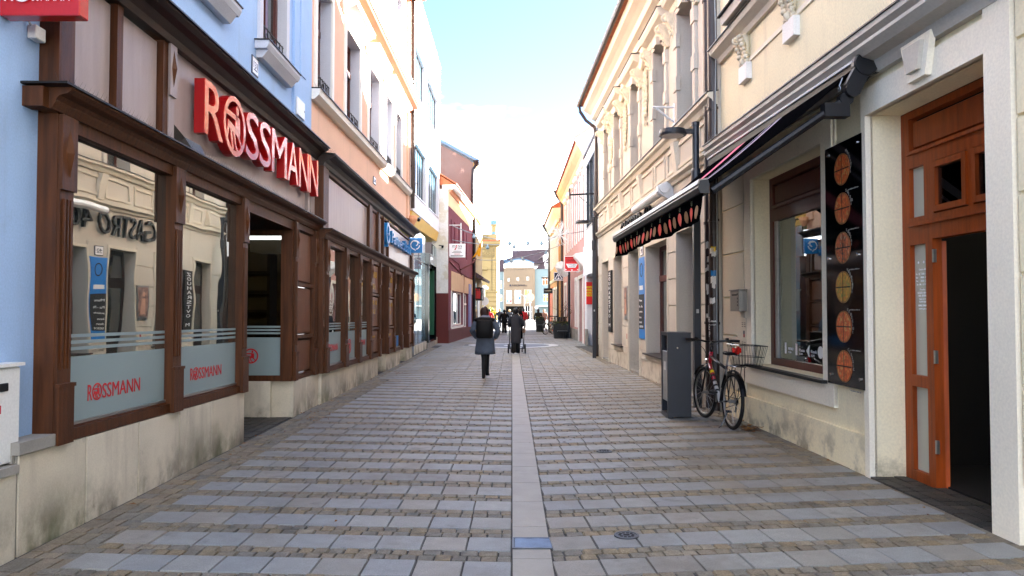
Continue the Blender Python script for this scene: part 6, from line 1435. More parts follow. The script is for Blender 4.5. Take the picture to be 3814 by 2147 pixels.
t = thing('flag_arm', 'black horizontal bar with stay sticking out past the gutter pipe', 'bracket', (2.7, 25, 5.7)); mb = MB(); mb.tube([(3.15, 26.2, 5.72), (2.05, 26.2, 5.66)], .035, 6); mb.tube([(3.1, 26.2, 5.0), (2.4, 26.2, 5.62)], .014, 5); mb.tube([(2.08, 26.2, 5.5), (2.06, 26.2, 5.9)], .03, 6); mb.build('bar', m['black_metal'], t)
# ---------------------------------------------------------------- planters with bench, cafe bits
def planter(label, x, y, w_, d, h, seat=True, twigs=True):
    t = thing('planter', label, 'planter', (x, y, 0), 'dark bench planters')
    mb = MB(); P = [(x - w_ / 2 * .86, y - d / 2), (x + w_ / 2 * .86, y - d / 2), (x + w_ / 2 * .86, y + d / 2), (x - w_ / 2 * .86, y + d / 2)]
    mb.add([(a, b2, 0) for a, b2 in P] + [(x - w_ / 2, y - d / 2, h), (x + w_ / 2, y - d / 2, h), (x + w_ / 2, y + d / 2, h), (x - w_ / 2, y + d / 2, h)], [(0, 1, 5, 4), (1, 2, 6, 5), (2, 3, 7, 6), (3, 0, 4, 7), (4, 5, 6, 7)]); mb.build('tub', m['planter'], t, bevel=.02)
    if seat:
        mb = MB(); mb.box(WF, x - w_ * .28, x + w_ * .35, y - d / 2 - .42, y - d / 2 - .02, h * .5, h * .56); mb.build('seat', m['anthracite'], t); mb = MB(); mb.box(WF, x + w_ * .08, x + w_ * .14, y - d / 2 - .3, y - d / 2 - .15, 0, h * .5); mb.build('seat_leg', m['planter'], t)
    mb = MB()
    for i in range(420):
        p = Vector((x + random.uniform(-.5, .5) * w_, y + random.uniform(-.55, .55) * d, h + random.uniform(-.12, .10))); a = Vector((random.gauss(0, 1), random.gauss(0, 1), random.gauss(0, 1))).normalized() * .05; b2 = a.cross(Vector((random.random(), random.random(), 1))).normalized() * .03
        mb.add([p - a, p + b2, p + a, p - b2], [(0, 1, 2, 3)])
    mb.build('greenery', m['leaf_green'], t, recalc=False)
    if twigs:
        mb = MB()
        for i in range(16):
            p = Vector((x + random.uniform(-.3, .45) * w_, y, h)); d2 = Vector((random.gauss(0, .3), random.gauss(0, .2), 1)); q = p + d2 * random.uniform(.5, .9); r = q + Vector((random.gauss(0, .3), 0, random.uniform(.2, .6)))
            mb.tube([p, q, r], .012, 4, radii=[.014, .01, .004])
        mb.build('twig', m['twig'], t)
    return t
planter('dark tapered planter with a bench seat and bare twigs by the pink house', 2.62, 39.3, .86, .8, .82)
planter('dark planter behind the parked bicycles further up the street', 1.95, 51.5, .6, .7, .95, True, False)
t = thing('planter', 'square dark tub standing behind the bench planter', 'planter', (2.8, 41, 0), 'dark bench planters'); MB().box(WF, 2.52, 2.98, 40.8, 41.3, 0, 1.15).build('tub', m['planter'], t, bevel=.02); MB().box(WF, 2.54, 2.96, 40.82, 41.28, 1.12, 1.17).build('soil', m['leaf_green'], t)
# ---------------------------------------------------------------- litter bin
t = thing('litter_bin', 'tall anthracite litter bin with a steel door beside the bicycle', 'litter bin', (2.33, 10.47, gz(2.3)))
z0 = .045; mb = MB(); mb.box(WF, 2.24, 2.49, 10.25, 10.70, z0 + .02, 1.225); mb.box(WF, 2.165, 2.24, 10.25, 10.30, z0, 1.225).box(WF, 2.165, 2.24, 10.65, 10.70, z0, 1.225).box(WF, 2.165, 2.24, 10.30, 10.65, 1.19, 1.225).box(WF, 2.165, 2.24, 10.30, 10.65, z0, z0 + .06)
mb.build('housing', m['anthracite'], t); MB().box(WF, 2.16, 2.495, 10.245, 10.705, 1.2255, 1.235).build('lid', m['anthracite'], t)
MB().box(WF, 2.172, 2.185, 10.31, 10.64, .27, .97).build('door', m['steel'], t, bevel=.004); MB().box(WF, 2.166, 2.171, 10.4, 10.52, .7, .82).build('label_plate', m['paper'], t)
MB().lathe((2.30, 10.249, 1.02), [(.013, 0), (.013, .008)], 12, axis=(0, -1, 0)).build('lock', m['chrome'], t); MB().box(WF, 2.22, 2.238, 10.30, 10.65, 1.0, 1.18).build('throat', m['pit'], t)
# ---------------------------------------------------------------- bicycles
def bicycle(name, label, group, o, yaw, lean, detail=True, cols=('bike_red', 'bike_white', 'bike_black'), basket=True, r=.355):
    """x forward along the frame, y to the left, z up; then leaned, turned and placed"""
    t = thing(name, label, 'bicycle', o, group)
    Mx = Matrix.Translation(Vector(o)) @ Matrix.Rotation(yaw, 4, 'Z') @ Matrix.Rotation(lean, 4, 'X')
    V = lambda x, y, z: Vector((x, y, z)); k = 34 if detail else 20
    class B(MB):
        def done(b, nm, mat, parent=t, **kw):
            b.v = [Mx @ v for v in b.v]; return b.build(nm, mat, parent, **kw)
    WB = 1.05
    steer = Matrix.Translation((WB, 0, 0)) @ Matrix.Rotation(R(7), 4, 'Z') @ Matrix.Translation((-WB, 0, 0))
    for wx in (0, WB):
        tr = (lambda q: steer @ q) if wx else (lambda q: q)
        def fin(b, nm, mat, par, smooth=False): b.v = [tr(v) for v in b.v]; return b.done(nm, mat, par, smooth=smooth)
        b = B(); b.torus((wx, 0, r), r - .022, .024, (0, 1, 0), k, 8); wh = fin(b, 'wheel', m['tyre'], t, True)
        b = B(); b.torus((wx, 0, r), r - .052, .012, (0, 1, 0), k, 6); fin(b, 'rim', m['steel'], wh, True)
        b = B()
        for i in range(24 if detail else 10):
            a = 2 * math.pi * i / (24 if detail else 10); sd = .03 * (1 if i % 2 else -1); b.tube([V(wx, sd, r) + V(.02 * math.cos(a + 1), 0, .02 * math.sin(a + 1)), V(wx + (r - .055) * math.cos(a), 0, r + (r - .055) * math.sin(a))], .0022, 3, cap=False)
        fin(b, 'spokes', m['steel'], wh)
        b = B(); b.tube([V(wx, -.05, r), V(wx, .05, r)], .022, 8); b.tube([V(wx, -.065, r), V(wx, .065, r)], .008, 6); fin(b, 'hub', m['steel'], wh)
        b = B(); pts = []
        a0, a1 = (R(20), R(165)) if wx == 0 else (R(35), R(190))
        for i in range(13): a = a0 + (a1 - a0) * i / 12; pts.append((wx + (r + .028) * math.cos(a), r + (r + .028) * math.sin(a)))
        for (xa, za), (xb, zb) in zip(pts, pts[1:]): b.add([V(xa, -.03, za), V(xb, -.03, zb), V(xb, .03, zb), V(xa, .03, za), V(xa, -.0, za + .012), V(xb, 0, zb + .012)], [(0, 1, 5, 4), (4, 5, 2, 3), (0, 1, 2, 3)])
        fin(b, 'mudguard', m['bike_black'], t)
    bb = V(.44, 0, r - .06); seat = V(.24, 0, .80); head_t = V(.86, 0, .90); head_b = V(.90, 0, .76)
    b = B(); b.tube([bb, seat], .017, 8); b.tube([V(.255, 0, .74), V(.86, 0, .86)], .019, 8); b.tube([V(0, .05, r), V(.2, .02, .74)], .009, 6).tube([V(0, -.05, r), V(.2, -.02, .74)], .009, 6).tube([V(0, .055, r), bb], .011, 6).tube([V(0, -.055, r), bb], .011, 6)
    fr = b.done('frame', m[cols[2]], smooth=True)
    b = B(); b.tube([head_b, bb + (head_b - bb) * .55], .027, 10); b.done('down_tube', m[cols[0]], fr, smooth=True)
    b = B(); b.tube([bb + (head_b - bb) * .55, bb], .027, 10); b.done('down_tube', m[cols[1]], fr, smooth=True)
    b = B(); b.tube([head_t + V(-.01, 0, .03), head_b], .024, 10); b.done('head_tube', m[cols[0]], fr, smooth=True)
    b = B()
    if detail:
        for i in range(5): p = bb + (head_b - bb) * (.25 + .13 * i); b.tube([p, p + (head_b - bb) * .05], .0285, 10)
        b.done('decal', m['bike_black'], fr)
        b = B(); p = bb + (head_b - bb) * .74; b.tube([p, p + (head_b - bb) * .06], .03, 10); b.done('sticker_band', m['sign_yellow'], fr)
    b = B()
    for sy in (-.05, .05): b.tube([V(WB, sy, r), V(.945, sy, .70), V(.93, 0, .715)], .014, 8)
    b.tube([V(.93, 0, .70), head_b], .02, 8); b.v = [steer @ v for v in b.v]; b.done('fork', m['bike_black'], smooth=True)
    b = B(); b.tube([head_t, V(.835, 0, 1.02)], .018, 8); b.tube([V(.835, 0, 1.02), V(.90, 0, 1.06)], .02, 8)
    b.tube([V(.80, .36, 1.09), V(.86, .2, 1.09), V(.90, .05, 1.065), V(.90, -.05, 1.065), V(.86, -.2, 1.09), V(.80, -.36, 1.09)], .013, 8); hb = b.done('handlebar', m['bike_black'], smooth=True)
    for sy in (-1, 1):
        b = B(); b.tube([V(.845, sy * .25, 1.09), V(.795, sy * .375, 1.09)], .018, 8); b.tube([V(.88, sy * .2, 1.08), V(.88, sy * .33, 1.05)], .007, 5); b.tube([V(.86, sy * .2, 1.10), V(.86, sy * .24, 1.11)], .02, 8); b.done('grip', m['rubber'], hb)
    b = B()
    for sy in (-1, 1): b.tube([V(.88, sy * .22, 1.08), V(1.0, sy * .16, 1.06), V(1.0, sy * .05, .95), V(.93, sy * .01, .8)], .004, 4)
    b.done('brake_cable', m['rubber'])
    b = B(); b.tube([seat, V(.215, 0, .93)], .014, 8); b.done('seat_post', m['steel'])
    b = B()
    prof = [(.07, .072), (.12, .085), (.2, .07), (.28, .035), (.36, .022)]
    for (xa, wa), (xb, wb) in zip(prof, prof[1:]): b.add([V(xa, -wa, .955), V(xb, -wb, .955), V(xb, wb, .955), V(xa, wa, .955), V(xa, -wa * .8, .925), V(xb, -wb * .8, .925), V(xb, wb * .8, .925), V(xa, wa * .8, .925), V(xa, 0, .97), V(xb, 0, .965)], [(0, 1, 9, 8), (8, 9, 2, 3), (4, 5, 6, 7), (0, 1, 5, 4), (3, 2, 6, 7)])
    b.add([V(.07, -.072, .955), V(.07, .072, .955), V(.07, .058, .925), V(.07, -.058, .925)], [(0, 1, 2, 3)]); b.done('saddle', m['rubber'])
    b = B(); b.lathe((.44, -.045, r - .06), [(.09, -.004), (.09, .004)], 20, axis=(0, 1, 0)); b.done('chainring', m['steel'])
    for sy, dx, dz in ((-1, .10, -.135), (1, -.10, .135)):
        b = B(); e = V(.44 + dx, sy * .09, r - .06 + dz); b.tube([V(.44, sy * .06, r - .06), e], .011, 6); ck = b.done('crank', m['steel']); b = B(); b.box(WF, e.x - .045, e.x + .045, min(e.y, e.y + sy * .09), max(e.y, e.y + sy * .09), e.z - .012, e.z + .012); b.done('pedal', m['rubber'], ck)
    b = B(); b.tube([V(.44, -.045, r + .028), V(0, -.045, r + .035)], .005, 4).tube([V(.44, -.045, r - .15), V(.0, -.045, r - .04)], .005, 4); b.lathe((0, -.045, r), [(.045, -.012), (.045, .012)], 14, axis=(0, 1, 0)); b.tube([V(0, -.05, r - .04), V(.03, -.05, r - .14)], .012, 6); b.done('chain', m['rubber'])
    # rack, light
    b = B()
    for sy in (-.06, .06): b.tube([V(.2, sy * .5, .78), V(.1, sy, .80), V(-.24, sy, .80)], .006, 5); b.tube([V(0, sy, r + .01), V(-.1, sy, .80)], .006, 5); b.tube([V(0, sy, r + .01), V(-.2, sy, .5), V(-.2, sy, .80)], .005, 5)
    for xx in (.08, -.06, -.2): b.tube([V(xx, -.06, .80), V(xx, .06, .80)], .005, 5)
    b.done('rack', m['bike_black'])
    b = B(); b.lathe((.99, 0, .80), [(.03, -.02), (.032, .02), (0, .03)], 10, axis=(1, 0, 0)); b.done('headlight', m['chrome'])
    if detail: b = B(); b.tube([V(.12, .01, .22), V(.12, .09, .03), V(.10, .13, .006)], .009, 6); b.done('kickstand', m['bike_black'])
    if basket:
        b = B(); cx, cy, zb, zt = -.08, -.13, .815, 1.07
        lo = [(-.14, -.14), (.14, -.14), (.14, .14), (-.14, .14)]; hi = [(-.2, -.18), (.2, -.18), (.2, .18), (-.2, .18)]
        Lp = lambda q, z: [V(cx + (lo[i][0] + (hi[i][0] - lo[i][0]) * q), cy + (lo[i][1] + (hi[i][1] - lo[i][1]) * q), z) for i in range(4)]
        for q in (0, .45, 1.): p = Lp(q, zb + (zt - zb) * q); b.tube(p + [p[0]], .0055 if q == 1 else .0035, 5)
        for e in range(4):
            A, A2 = lo[e], lo[(e + 1) % 4]; H, H2 = hi[e], hi[(e + 1) % 4]
            for i in range(9):
                f_ = i / 8; b.tube([V(cx + A[0] + (A2[0] - A[0]) * f_, cy + A[1] + (A2[1] - A[1]) * f_, zb), V(cx + H[0] + (H2[0] - H[0]) * f_, cy + H[1] + (H2[1] - H[1]) * f_, zt)], .0028, 4, cap=False)
        for i in range(7): f_ = -.14 + .28 * i / 6; b.tube([V(cx + f_, cy - .14, zb), V(cx + f_, cy + .14, zb)], .0028, 4, cap=False)
        b.done('basket', m['bike_black'])
        b = B(); b.box(WF, -.10, -.05, -.05, .05, .97, 1.03); b.lathe((-.10, 0, 1.0), [(.055, 0), (.05, .03)], 12, axis=(-1, 0, 0), sx=1, sy=.6); b.done('rear_reflector', m['reflector'])
    return t
bicycle('bicycle', 'black and red bicycle with a wire rear basket parked by the litter bin', 'parked bicycles', (2.765, 9.30, gz(2.76)), R(94), R(2.5))
bicycle('bicycle', 'silver bicycle parked behind the bench planter, first of the far row', 'parked bicycles', (2.05, 45.3, .03), R(50), R(4), False, ('bike_white', 'bike_white', 'bike_black'), False, .35)
bicycle('bicycle', 'dark bicycle leaning behind the silver one further up the street', 'parked bicycles', (2.55, 46.6, .03), R(60), R(5), False, ('bike_black', 'bike_black', 'bike_black'), False, .35)
bicycle('bicycle', 'black bicycle parked deepest in the far row by the apricot house', 'parked bicycles', (2.5, 48.2, .03), R(70), R(5), False, ('bike_black', 'bike_red', 'bike_black'), False, .35)
# ---------------------------------------------------------------- garlands over the street
random.seed(5)
gl = [((-2.7, 33, 5.35), (2.1, 32, 4.82), .45), ((-2.7, 33.2, 4.72), (2.1, 32.3, 4.8), .3), ((-2.1, 40, 4.3), (2.9, 40, 5.2), .35)]
for i, (a, b2, sag) in enumerate(gl):
    t = thing('light_garland', ('upper string of festoon bulbs from the maroon house to the starburst', 'middle string of festoon bulbs just under the upper one', 'lowest string of festoon bulbs rising to the pink house')[i], 'garland', ((Vector(a) + Vector(b2)) / 2), 'festoon strings over the street')
    P = [Vector(a).lerp(Vector(b2), q / 24) + Vector((0, 0, -sag * 4 * (q / 24) * (1 - q / 24))) for q in range(25)]
    MB().tube(P, .018, 5).build('cable', m['cable'], t)
    for q in ((5, 13, 17) if i == 0 else (8, 14, 20) if i == 1 else (10, 13, 19)):
        mb = MB(); mb.lathe(P[q], [(.03, 0), (.035, -.04), (.085, -.1), (.085, -.17), (0, -.23)], 10); mb.build('bulb', m['bulb'], t)
t = thing('wall_mount', 'vertical white pole holding the festoon strings on the maroon wall', 'bracket', (-2.45, 33.3, 4.6)); MB().tube([(-2.32, 33.33, 4.56), (-2.32, 33.33, 5.5)], .028, 6).build('pole', m['alu_white'], t); MB().tube([(-2.32, 33.33, 5.4), (-2.86, 33.33, 5.4)], .02, 6).build('arm', m['alu_white'], t)
t = thing('yellow_streamer', 'yellow folded fabric streamer caught on the festoon strings', 'decoration', (-2.1, 42, 5)); mb = MB()
pts = [(-2.25, 42, 4.55), (-2.0, 42.05, 4.9), (-1.85, 42, 5.35), (-1.72, 42, 5.7), (-1.78, 42.1, 5.2), (-1.85, 42.1, 4.8), (-1.95, 42, 4.6)]
mb.add([pts[0], pts[1], (-1.95, 42.1, 4.75)], [(0, 1, 2)]); mb.plate(Frame((0, 42, 0), (1, 0, 0), (0, -1, 0)), [(-2.3, 4.5), (-2.05, 4.85), (-1.86, 5.3), (-1.66, 5.78), (-1.74, 5.3), (-1.82, 4.6), (-1.95, 4.62), (-1.98, 4.8), (-2.12, 4.6)], -.02, .02); mb.build('cloth', m['yellow_flag'], t); MB().lathe((-1.84, 42, 5.15), [(0, -.05), (.06, 0), (0, .05)], 8).build('knot', m['sign_blue'], t)
t = thing('tram_net', 'thin dark fringe line of small lights across the palace front', 'garland', (0, 79, 6.2)); mb = MB(); P = [Vector((-4.6 + 7.4 * q / 20, 70, 5.55 - .2 * math.sin(math.pi * q / 20))) for q in range(21)]; mb.tube(P, .012, 4); mb.build('cable', m['cable_dark'], t)
mb = MB()
for p in P: mb.tube([p, p + Vector((0, 0, -.2))], .006, 3, cap=False)
mb.build('drop', m['cable_dark'], t)
# ---------------------------------------------------------------- fallen leaves
lf = MB(); random.seed(9)
def leaf(x, y, s, z=0):
    a = random.random() * 6.28; c, q = math.cos(a) * s, math.sin(a) * s; zz = gz(x) + .004 + z
    P = [(x - c, y - q, zz + random.uniform(0, .01)), (x + q * .45, y - c * .45, zz + random.uniform(0, .015)), (x + c, y + q, zz + random.uniform(0, .012)), (x - q * .45, y + c * .45, zz + random.uniform(0, .015))]
    lf.add(P, [(0, 1, 2), (0, 2, 3)], 0, random.random())
for i in range(90): leaf(2.98 + random.gauss(0, .07), 9.25 + random.gauss(0, .12), random.uniform(.02, .045), random.uniform(0, .03))
for i in range(60): yy = random.uniform(5, 28); leaf(wall_r(yy) - abs(random.gauss(0, .12)) - .03, yy, random.uniform(.015, .035))
for i in range(70): yy = random.uniform(5, 28); leaf(wall_l(yy) + abs(random.gauss(0, .12)) + .03, yy, random.uniform(.015, .035))
for i in range(45): yy = random.uniform(4.6, 26); leaf(random.uniform(-2.2, 2.7), yy, random.uniform(.012, .03))
for i in range(90): leaf(-2.75 + random.gauss(0, .12), random.choice((10.2, 17.4, 21.5, 24.2)) + random.gauss(0, .35), random.uniform(.015, .03))
for i in range(60): leaf(-2.2 + random.gauss(0, .15), 43 + random.gauss(0, 1.2), .05)
tag(lf.build('fallen_leaves', m['leaf_dry'], recalc=False), 'scattered dry brown leaves along the walls and by the bicycle', 'leaves', kind='stuff')
# ================================================================ PEOPLE
def skin_mesh(joints, edges, levels=1):
    """joints {name: ((x, y, z), (rx, ry))}: one continuous surface grown round connected edges"""
    names = list(joints); idx = {n: i for i, n in enumerate(names)}
    me = bpy.data.meshes.new('body'); me.from_pydata([joints[n][0] for n in names], [(idx[a], idx[b]) for a, b in edges], [])
    o = bpy.data.objects.new('body', me); col.objects.link(o)
    s = o.modifiers.new('skin', 'SKIN'); s.use_smooth_shade = True
    if not me.skin_vertices: 
        bpy.context.view_layer.objects.active = o
    for i, n in enumerate(names):
        me.skin_vertices[0].data[i].radius = joints[n][1]; me.skin_vertices[0].data[i].use_root = (n == 'pelvis')
    u = o.modifiers.new('sub', 'SUBSURF'); u.levels = levels; u.render_levels = levels
    dg = bpy.context.evaluated_depsgraph_get(); dg.update()
    r = bpy.data.meshes.new_from_object(o.evaluated_get(dg)); bpy.data.objects.remove(o); bpy.data.meshes.remove(me)
    return r
def loft(mb, rings, k=18, wob=0., seed=0, cap=True):
    """rings [(cx, cy, z, rx, ry)] from bottom to top"""
    b0 = len(mb.v)
    for i, (cx, cy, z, rx, ry) in enumerate(rings):
        for j in range(k):
            t = 2 * math.pi * j / k; w_ = 1 + wob * noise.noise(Vector((math.cos(t) * 2, math.sin(t) * 2, z * 5 + seed)))
            mb.v.append(Vector((cx + rx * w_ * math.cos(t), cy + ry * w_ * math.sin(t), z + wob * .12 * noise.noise(Vector((math.cos(t) * 3 + seed, math.sin(t) * 3, 1))))))
    for i in range(len(rings) - 1):
        for j in range(k): mb.f.append([b0 + i * k + j, b0 + i * k + (j + 1) % k, b0 + (i + 1) * k + (j + 1) % k, b0 + (i + 1) * k + j]); mb.m.append(0); mb.r.append(.5)
    if cap:
        for i in (0, len(rings) - 1): mb.f.append([b0 + i * k + j for j in range(k)]); mb.m.append(0); mb.r.append(.5)
def person(label, x, y, h, yaw=0, coat='coat_black', hem=.42, legs='tights', legr=.036, stride=.0, spread=.05, arms=((.19, -.02, .62), (.17, .03, .50)), hair='hair_dark', hairlen=.80, shoe='rubber', group='people walking towards the square', belt=False, flare=.0, hood=None, detail=1, lift=0., width=1., headtilt=0.):
    """walks or stands facing +Y (away); all lengths in units of the height h"""
    z0 = gz(x); t = thing('person', label, 'person', (x, y, z0), group)
    Mx = Matrix.Translation((x, y, z0)) @ Matrix.Rotation(yaw, 4, 'Z') @ Matrix.Scale(h, 4)
    J = {'pelvis': ((0, 0, .53), (.088 * width, .062)), 'waist': ((0, 0, .62), (.075 * width, .055)), 'chest': ((0, 0, .73), (.088 * width, .06)), 'neck': ((0, -.002, .845), (.032, .032)), 'chin': ((0, .012, .885), (.042, .045)), 'head': ((headtilt, .012, .935), (.048, .058)), 'crown': ((headtilt, .008, .975), (.036, .042)), 'nose': ((headtilt, .072, .918), (.009, .009))}
    E_ = [('pelvis', 'waist'), ('waist', 'chest'), ('chest', 'neck'), ('neck', 'chin'), ('chin', 'head'), ('head', 'crown'), ('head', 'nose')]
    for sd, nm in ((-1, 'l'), (1, 'r')):
        st = stride * sd
        J['hip' + nm] = ((sd * .045, 0, .50), (.055, .055)); kz = .285; fwd = st > 0
        J['knee' + nm] = ((sd * (spread * .95), st * .45 + (.02 if fwd else .0), kz + (lift if fwd else 0)), (legr * 1.05, legr * 1.1))
        J['calf' + nm] = ((sd * spread, st * .8 - .01, .18 + (lift if fwd else 0)), (legr * .95, legr))
        J['ank' + nm] = ((sd * spread, st * 1.1 - .012, .045 + (lift * .8 if fwd else .0)), (.022, .024)); J['toe' + nm] = ((sd * (spread + .008), st * 1.1 + .095, .022 + (lift * .8 if fwd else .0)), (.026, .018)); J['heel' + nm] = ((sd * spread, st * 1.1 - .03, .022 + (lift * .8 if fwd else 0)), (.024, .02))
        E_ += [('pelvis', 'hip' + nm), ('hip' + nm, 'knee' + nm), ('knee' + nm, 'calf' + nm), ('calf' + nm, 'ank' + nm), ('ank' + nm, 'toe' + nm), ('ank' + nm, 'heel' + nm)]
        (ex, ey, ez), (wx, wy, wz) = arms; sw = -st * .5
        J['sho' + nm] = ((sd * .105 * width, -.005, .80), (.04, .042)); J['elb' + nm] = ((sd * ex, ey + sw * .4, ez), (.03, .03)); J['wri' + nm] = ((sd * wx, wy + sw, wz), (.02, .018))
        wv, ev = Vector(J['wri' + nm][0]), Vector(J['elb' + nm][0]); d = (wv - ev).normalized(); sidev = Vector((0, 1, 0)); pm = wv + d * .035; J['palm' + nm] = (tuple(pm), (.012, .022))
        E_ += [('chest', 'sho' + nm), ('sho' + nm, 'elb' + nm), ('elb' + nm, 'wri' + nm), ('wri' + nm, 'palm' + nm)]
        if detail:
            for q in range(4):
                o_ = (q - 1.5) * .011; L = (.036, .042, .040, .030)[q]
                J['k%d%s' % (q, nm)] = (tuple(pm + sidev * o_ + d * .018), (.0058, .0058)); J['f%d%s' % (q, nm)] = (tuple(pm + sidev * o_ * 1.1 + d * (.018 + L) + Vector((-sd * .012, 0, 0))), (.0045, .0045)); E_ += [('palm' + nm, 'k%d%s' % (q, nm)), ('k%d%s' % (q, nm), 'f%d%s' % (q, nm))]
            J['t' + nm] = (tuple(wv + sidev * .03 + d * .035), (.0065, .0065)); E_.append(('wri' + nm, 't' + nm))
    me = skin_mesh(J, E_)
    for v in me.vertices: v.co = Mx @ v.co - Vector(t.location)
    me.name = 'body'; me.materials.clear()
    for q in ('skin', legs, shoe, coat): me.materials.append(m[q])
    Mi = (Matrix.Translation(-Vector(t.location)) @ Mx).inverted(); mi = []
    hx = max(abs(arms[1][0]) - .03, .12)
    for p in me.polygons:
        c = Mi @ p.center; mi.append(2 if c.z < .052 else 1 if c.z < .56 and abs(c.x) < .1 else 0 if c.z > .83 else (0 if abs(c.x) > .12 and c.z < arms[1][2] + .03 else 3))
    me.polygons.foreach_set('material_index', mi); me.polygons.foreach_set('use_smooth', [True] * len(me.polygons))
    b = bpy.data.objects.new('body', me); col.objects.link(b); b.parent = t; b['_w'] = Vector(t.location)
    mb = MB(); ww = width
    rings = [(0, 0, hem, (.105 + flare) * ww, .085 + flare), (0, 0, hem + .05, (.108 + flare * .9) * ww, .088 + flare * .8), (0, 0, .55, .112 * ww, .086), (0, 0, .62, (.098 if not belt else .09) * ww, .076), (0, 0, .70, .108 * ww, .078), (0, 0, .77, .112 * ww, .076), (0, -.003, .805, .098 * ww, .066), (0, -.003, .83, .055, .05), (0, -.003, .855, .042, .042)]
    rings = [r for i, r in enumerate(rings) if i < 2 or r[2] > hem + .06]
    loft(mb, rings, 22, .16, seed=x * 3 + y)
    for sd, nm in ((-1, 'l'), (1, 'r')):
        a, e, w_ = (Vector(J[q + nm][0]) for q in ('sho', 'elb', 'wri'))
        P = [a + Vector((-sd * .015, 0, .008)), a.lerp(e, .35), a.lerp(e, .75), e, e.lerp(w_, .3), e.lerp(w_, .7), w_]
        mb.tube(P, .04, 10, radii=[.045, .046, .041, .039, .037, .034, .031])
    mb.v = [Mx @ v for v in mb.v]; mb.build('coat', m[coat], t, smooth=True)
    if belt: mb = MB(); loft(mb, [(0, 0, .618, .096 * ww, .081), (0, 0, .642, .098 * ww, .082)], 20); mb.v = [Mx @ v for v in mb.v]; mb.build('belt', m[coat], t)
    if legr > .05:
        mb = MB()
        for nm in 'lr': mb.tube([J['hip' + nm][0], J['knee' + nm][0], J['calf' + nm][0], Vector(J['ank' + nm][0]) + Vector((0, .01, -.012))], .05, 10, radii=[.06, legr * 1.05, legr, legr])
        mb.v = [Mx @ v for v in mb.v]; mb.build('trousers', m[legs], t, smooth=True)
    mb = MB(); hl = hairlen
    loft(mb, [(headtilt * .8, -.018, hl, .030, .028), (headtilt * .9, -.024, hl + .025, .05, .036), (headtilt, -.02, max(hl + .04, .875), .058, .044), (headtilt, -.012, .915, .062, .056), (headtilt, -.006, .95, .059, .062), (headtilt, -.004, .978, .044, .05), (headtilt, -.004, .996, .016, .02)], 16, .14, seed=x)
    mb.v = [Mx @ v for v in mb.v]; mb.build('hair', m[hair], t, smooth=True)
    if hood:
        mb = MB(); loft(mb, [(0, -.055, .80, .05, .03), (0, -.065, .825, .075, .045), (0, -.05, .855, .07, .05), (0, -.03, .875, .05, .04)], 16, .15, seed=2); mb.v = [Mx @ v for v in mb.v]; mb.build('hood', m[hood], t, smooth=True)
    return t, Mx
W1, MW = person('woman in a blue-grey coat with a black roll-top backpack walking away', -.59, 16.4, 1.62, R(-4), 'coat_blue_grey', .345, 'tights', .036, .075, .014, ((.182, -.05, .66), (.14, .055, .57)), 'hair_auburn', .80, 'rubber', None, False, .028, 'hood_grey', 1, .03, 1.06, headtilt=-.012)
t = thing('backpack', 'black roll-top backpack on the back of the woman in blue-grey', 'backpack', (-.59, 16.2, .9))
mb = MB(); loft(mb, [(0, -.125, .565, .095, .045), (0, -.13, .58, .112, .062), (0, -.135, .66, .118, .070), (0, -.13, .74, .115, .066), (0, -.125, .79, .112, .056), (0, -.12, .815, .118, .045)], 20, .05)
mb.v = [MW @ v for v in mb.v]; mb.build('bag', m['pack_black'], t, smooth=True)
mb = MB(); mb.tube([(-.135, -.12, .812), (-.06, -.13, .828), (.06, -.13, .828), (.135, -.12, .812)], .024, 8); mb.v = [MW @ v for v in mb.v]; mb.build('roll_top', m['pack_black'], t, smooth=True)
for sd in (-1, 1):
    mb = MB(); mb.tube([(sd * .07, -.09, .80), (sd * .075, -.03, .845), (sd * .075, .06, .80), (sd * .085, .085, .70), (sd * .1, -.06, .60)], .011, 6); mb.v = [MW @ v for v in mb.v]; mb.build('strap', m['pack_black'], t)
P2, MP = person('person in a long belted charcoal coat pushing a pram, dark hair pinned up', .13, 25.75, 1.63, R(0), 'coat_grey', .235, 'tights', .052, .03, .045, ((.155, .03, .635), (.12, .20, .60)), 'hair_dark', .86, 'rubber', None, True, .0, None, 1, 0., 1.02)
t = thing('pram', 'black three-quarter hidden pram with two large rear wheels', 'pram', (.17, 26.4, 0)); z0 = .005
for sx_ in (-.30, .30):
    o = MB().torus((.17 + sx_, 26.2, .175), .15, .024, (1, 0, 0), 22, 8).build('wheel', m['tyre'], t, smooth=True); mb = MB()
    for i in range(8): a = i * math.pi / 4; mb.tube([(.17 + sx_, 26.2, .175), (.17 + sx_, 26.2 + .14 * math.cos(a), .175 + .14 * math.sin(a))], .006, 4)
    mb.lathe((.17 + sx_ - .02, 26.2, .175), [(.03, 0), (.03, .04)], 10, axis=(1, 0, 0)); mb.build('rim', m['black_metal'], o)
for sx_ in (-.2, .2): MB().torus((.17 + sx_, 26.95, .10), .08, .02, (1, 0, 0), 18, 7).build('front_wheel', m['tyre'], t, smooth=True)
mb = MB()
for sx_ in (-.26, .26): mb.tube([(.17 + sx_, 25.98, 1.0), (.17 + sx_, 26.2, .68), (.17 + sx_ * .9, 26.95, .12)], .014, 6); mb.tube([(.17 + sx_, 26.2, .175), (.17 + sx_, 26.55, .55)], .014, 6)
mb.tube([(-.09, 25.98, 1.0), (.43, 25.98, 1.0)], .016, 6); mb.tube([(-.13, 26.2, .175), (.47, 26.2, .175)], .013, 6); mb.build('chassis', m['black_metal'], t)
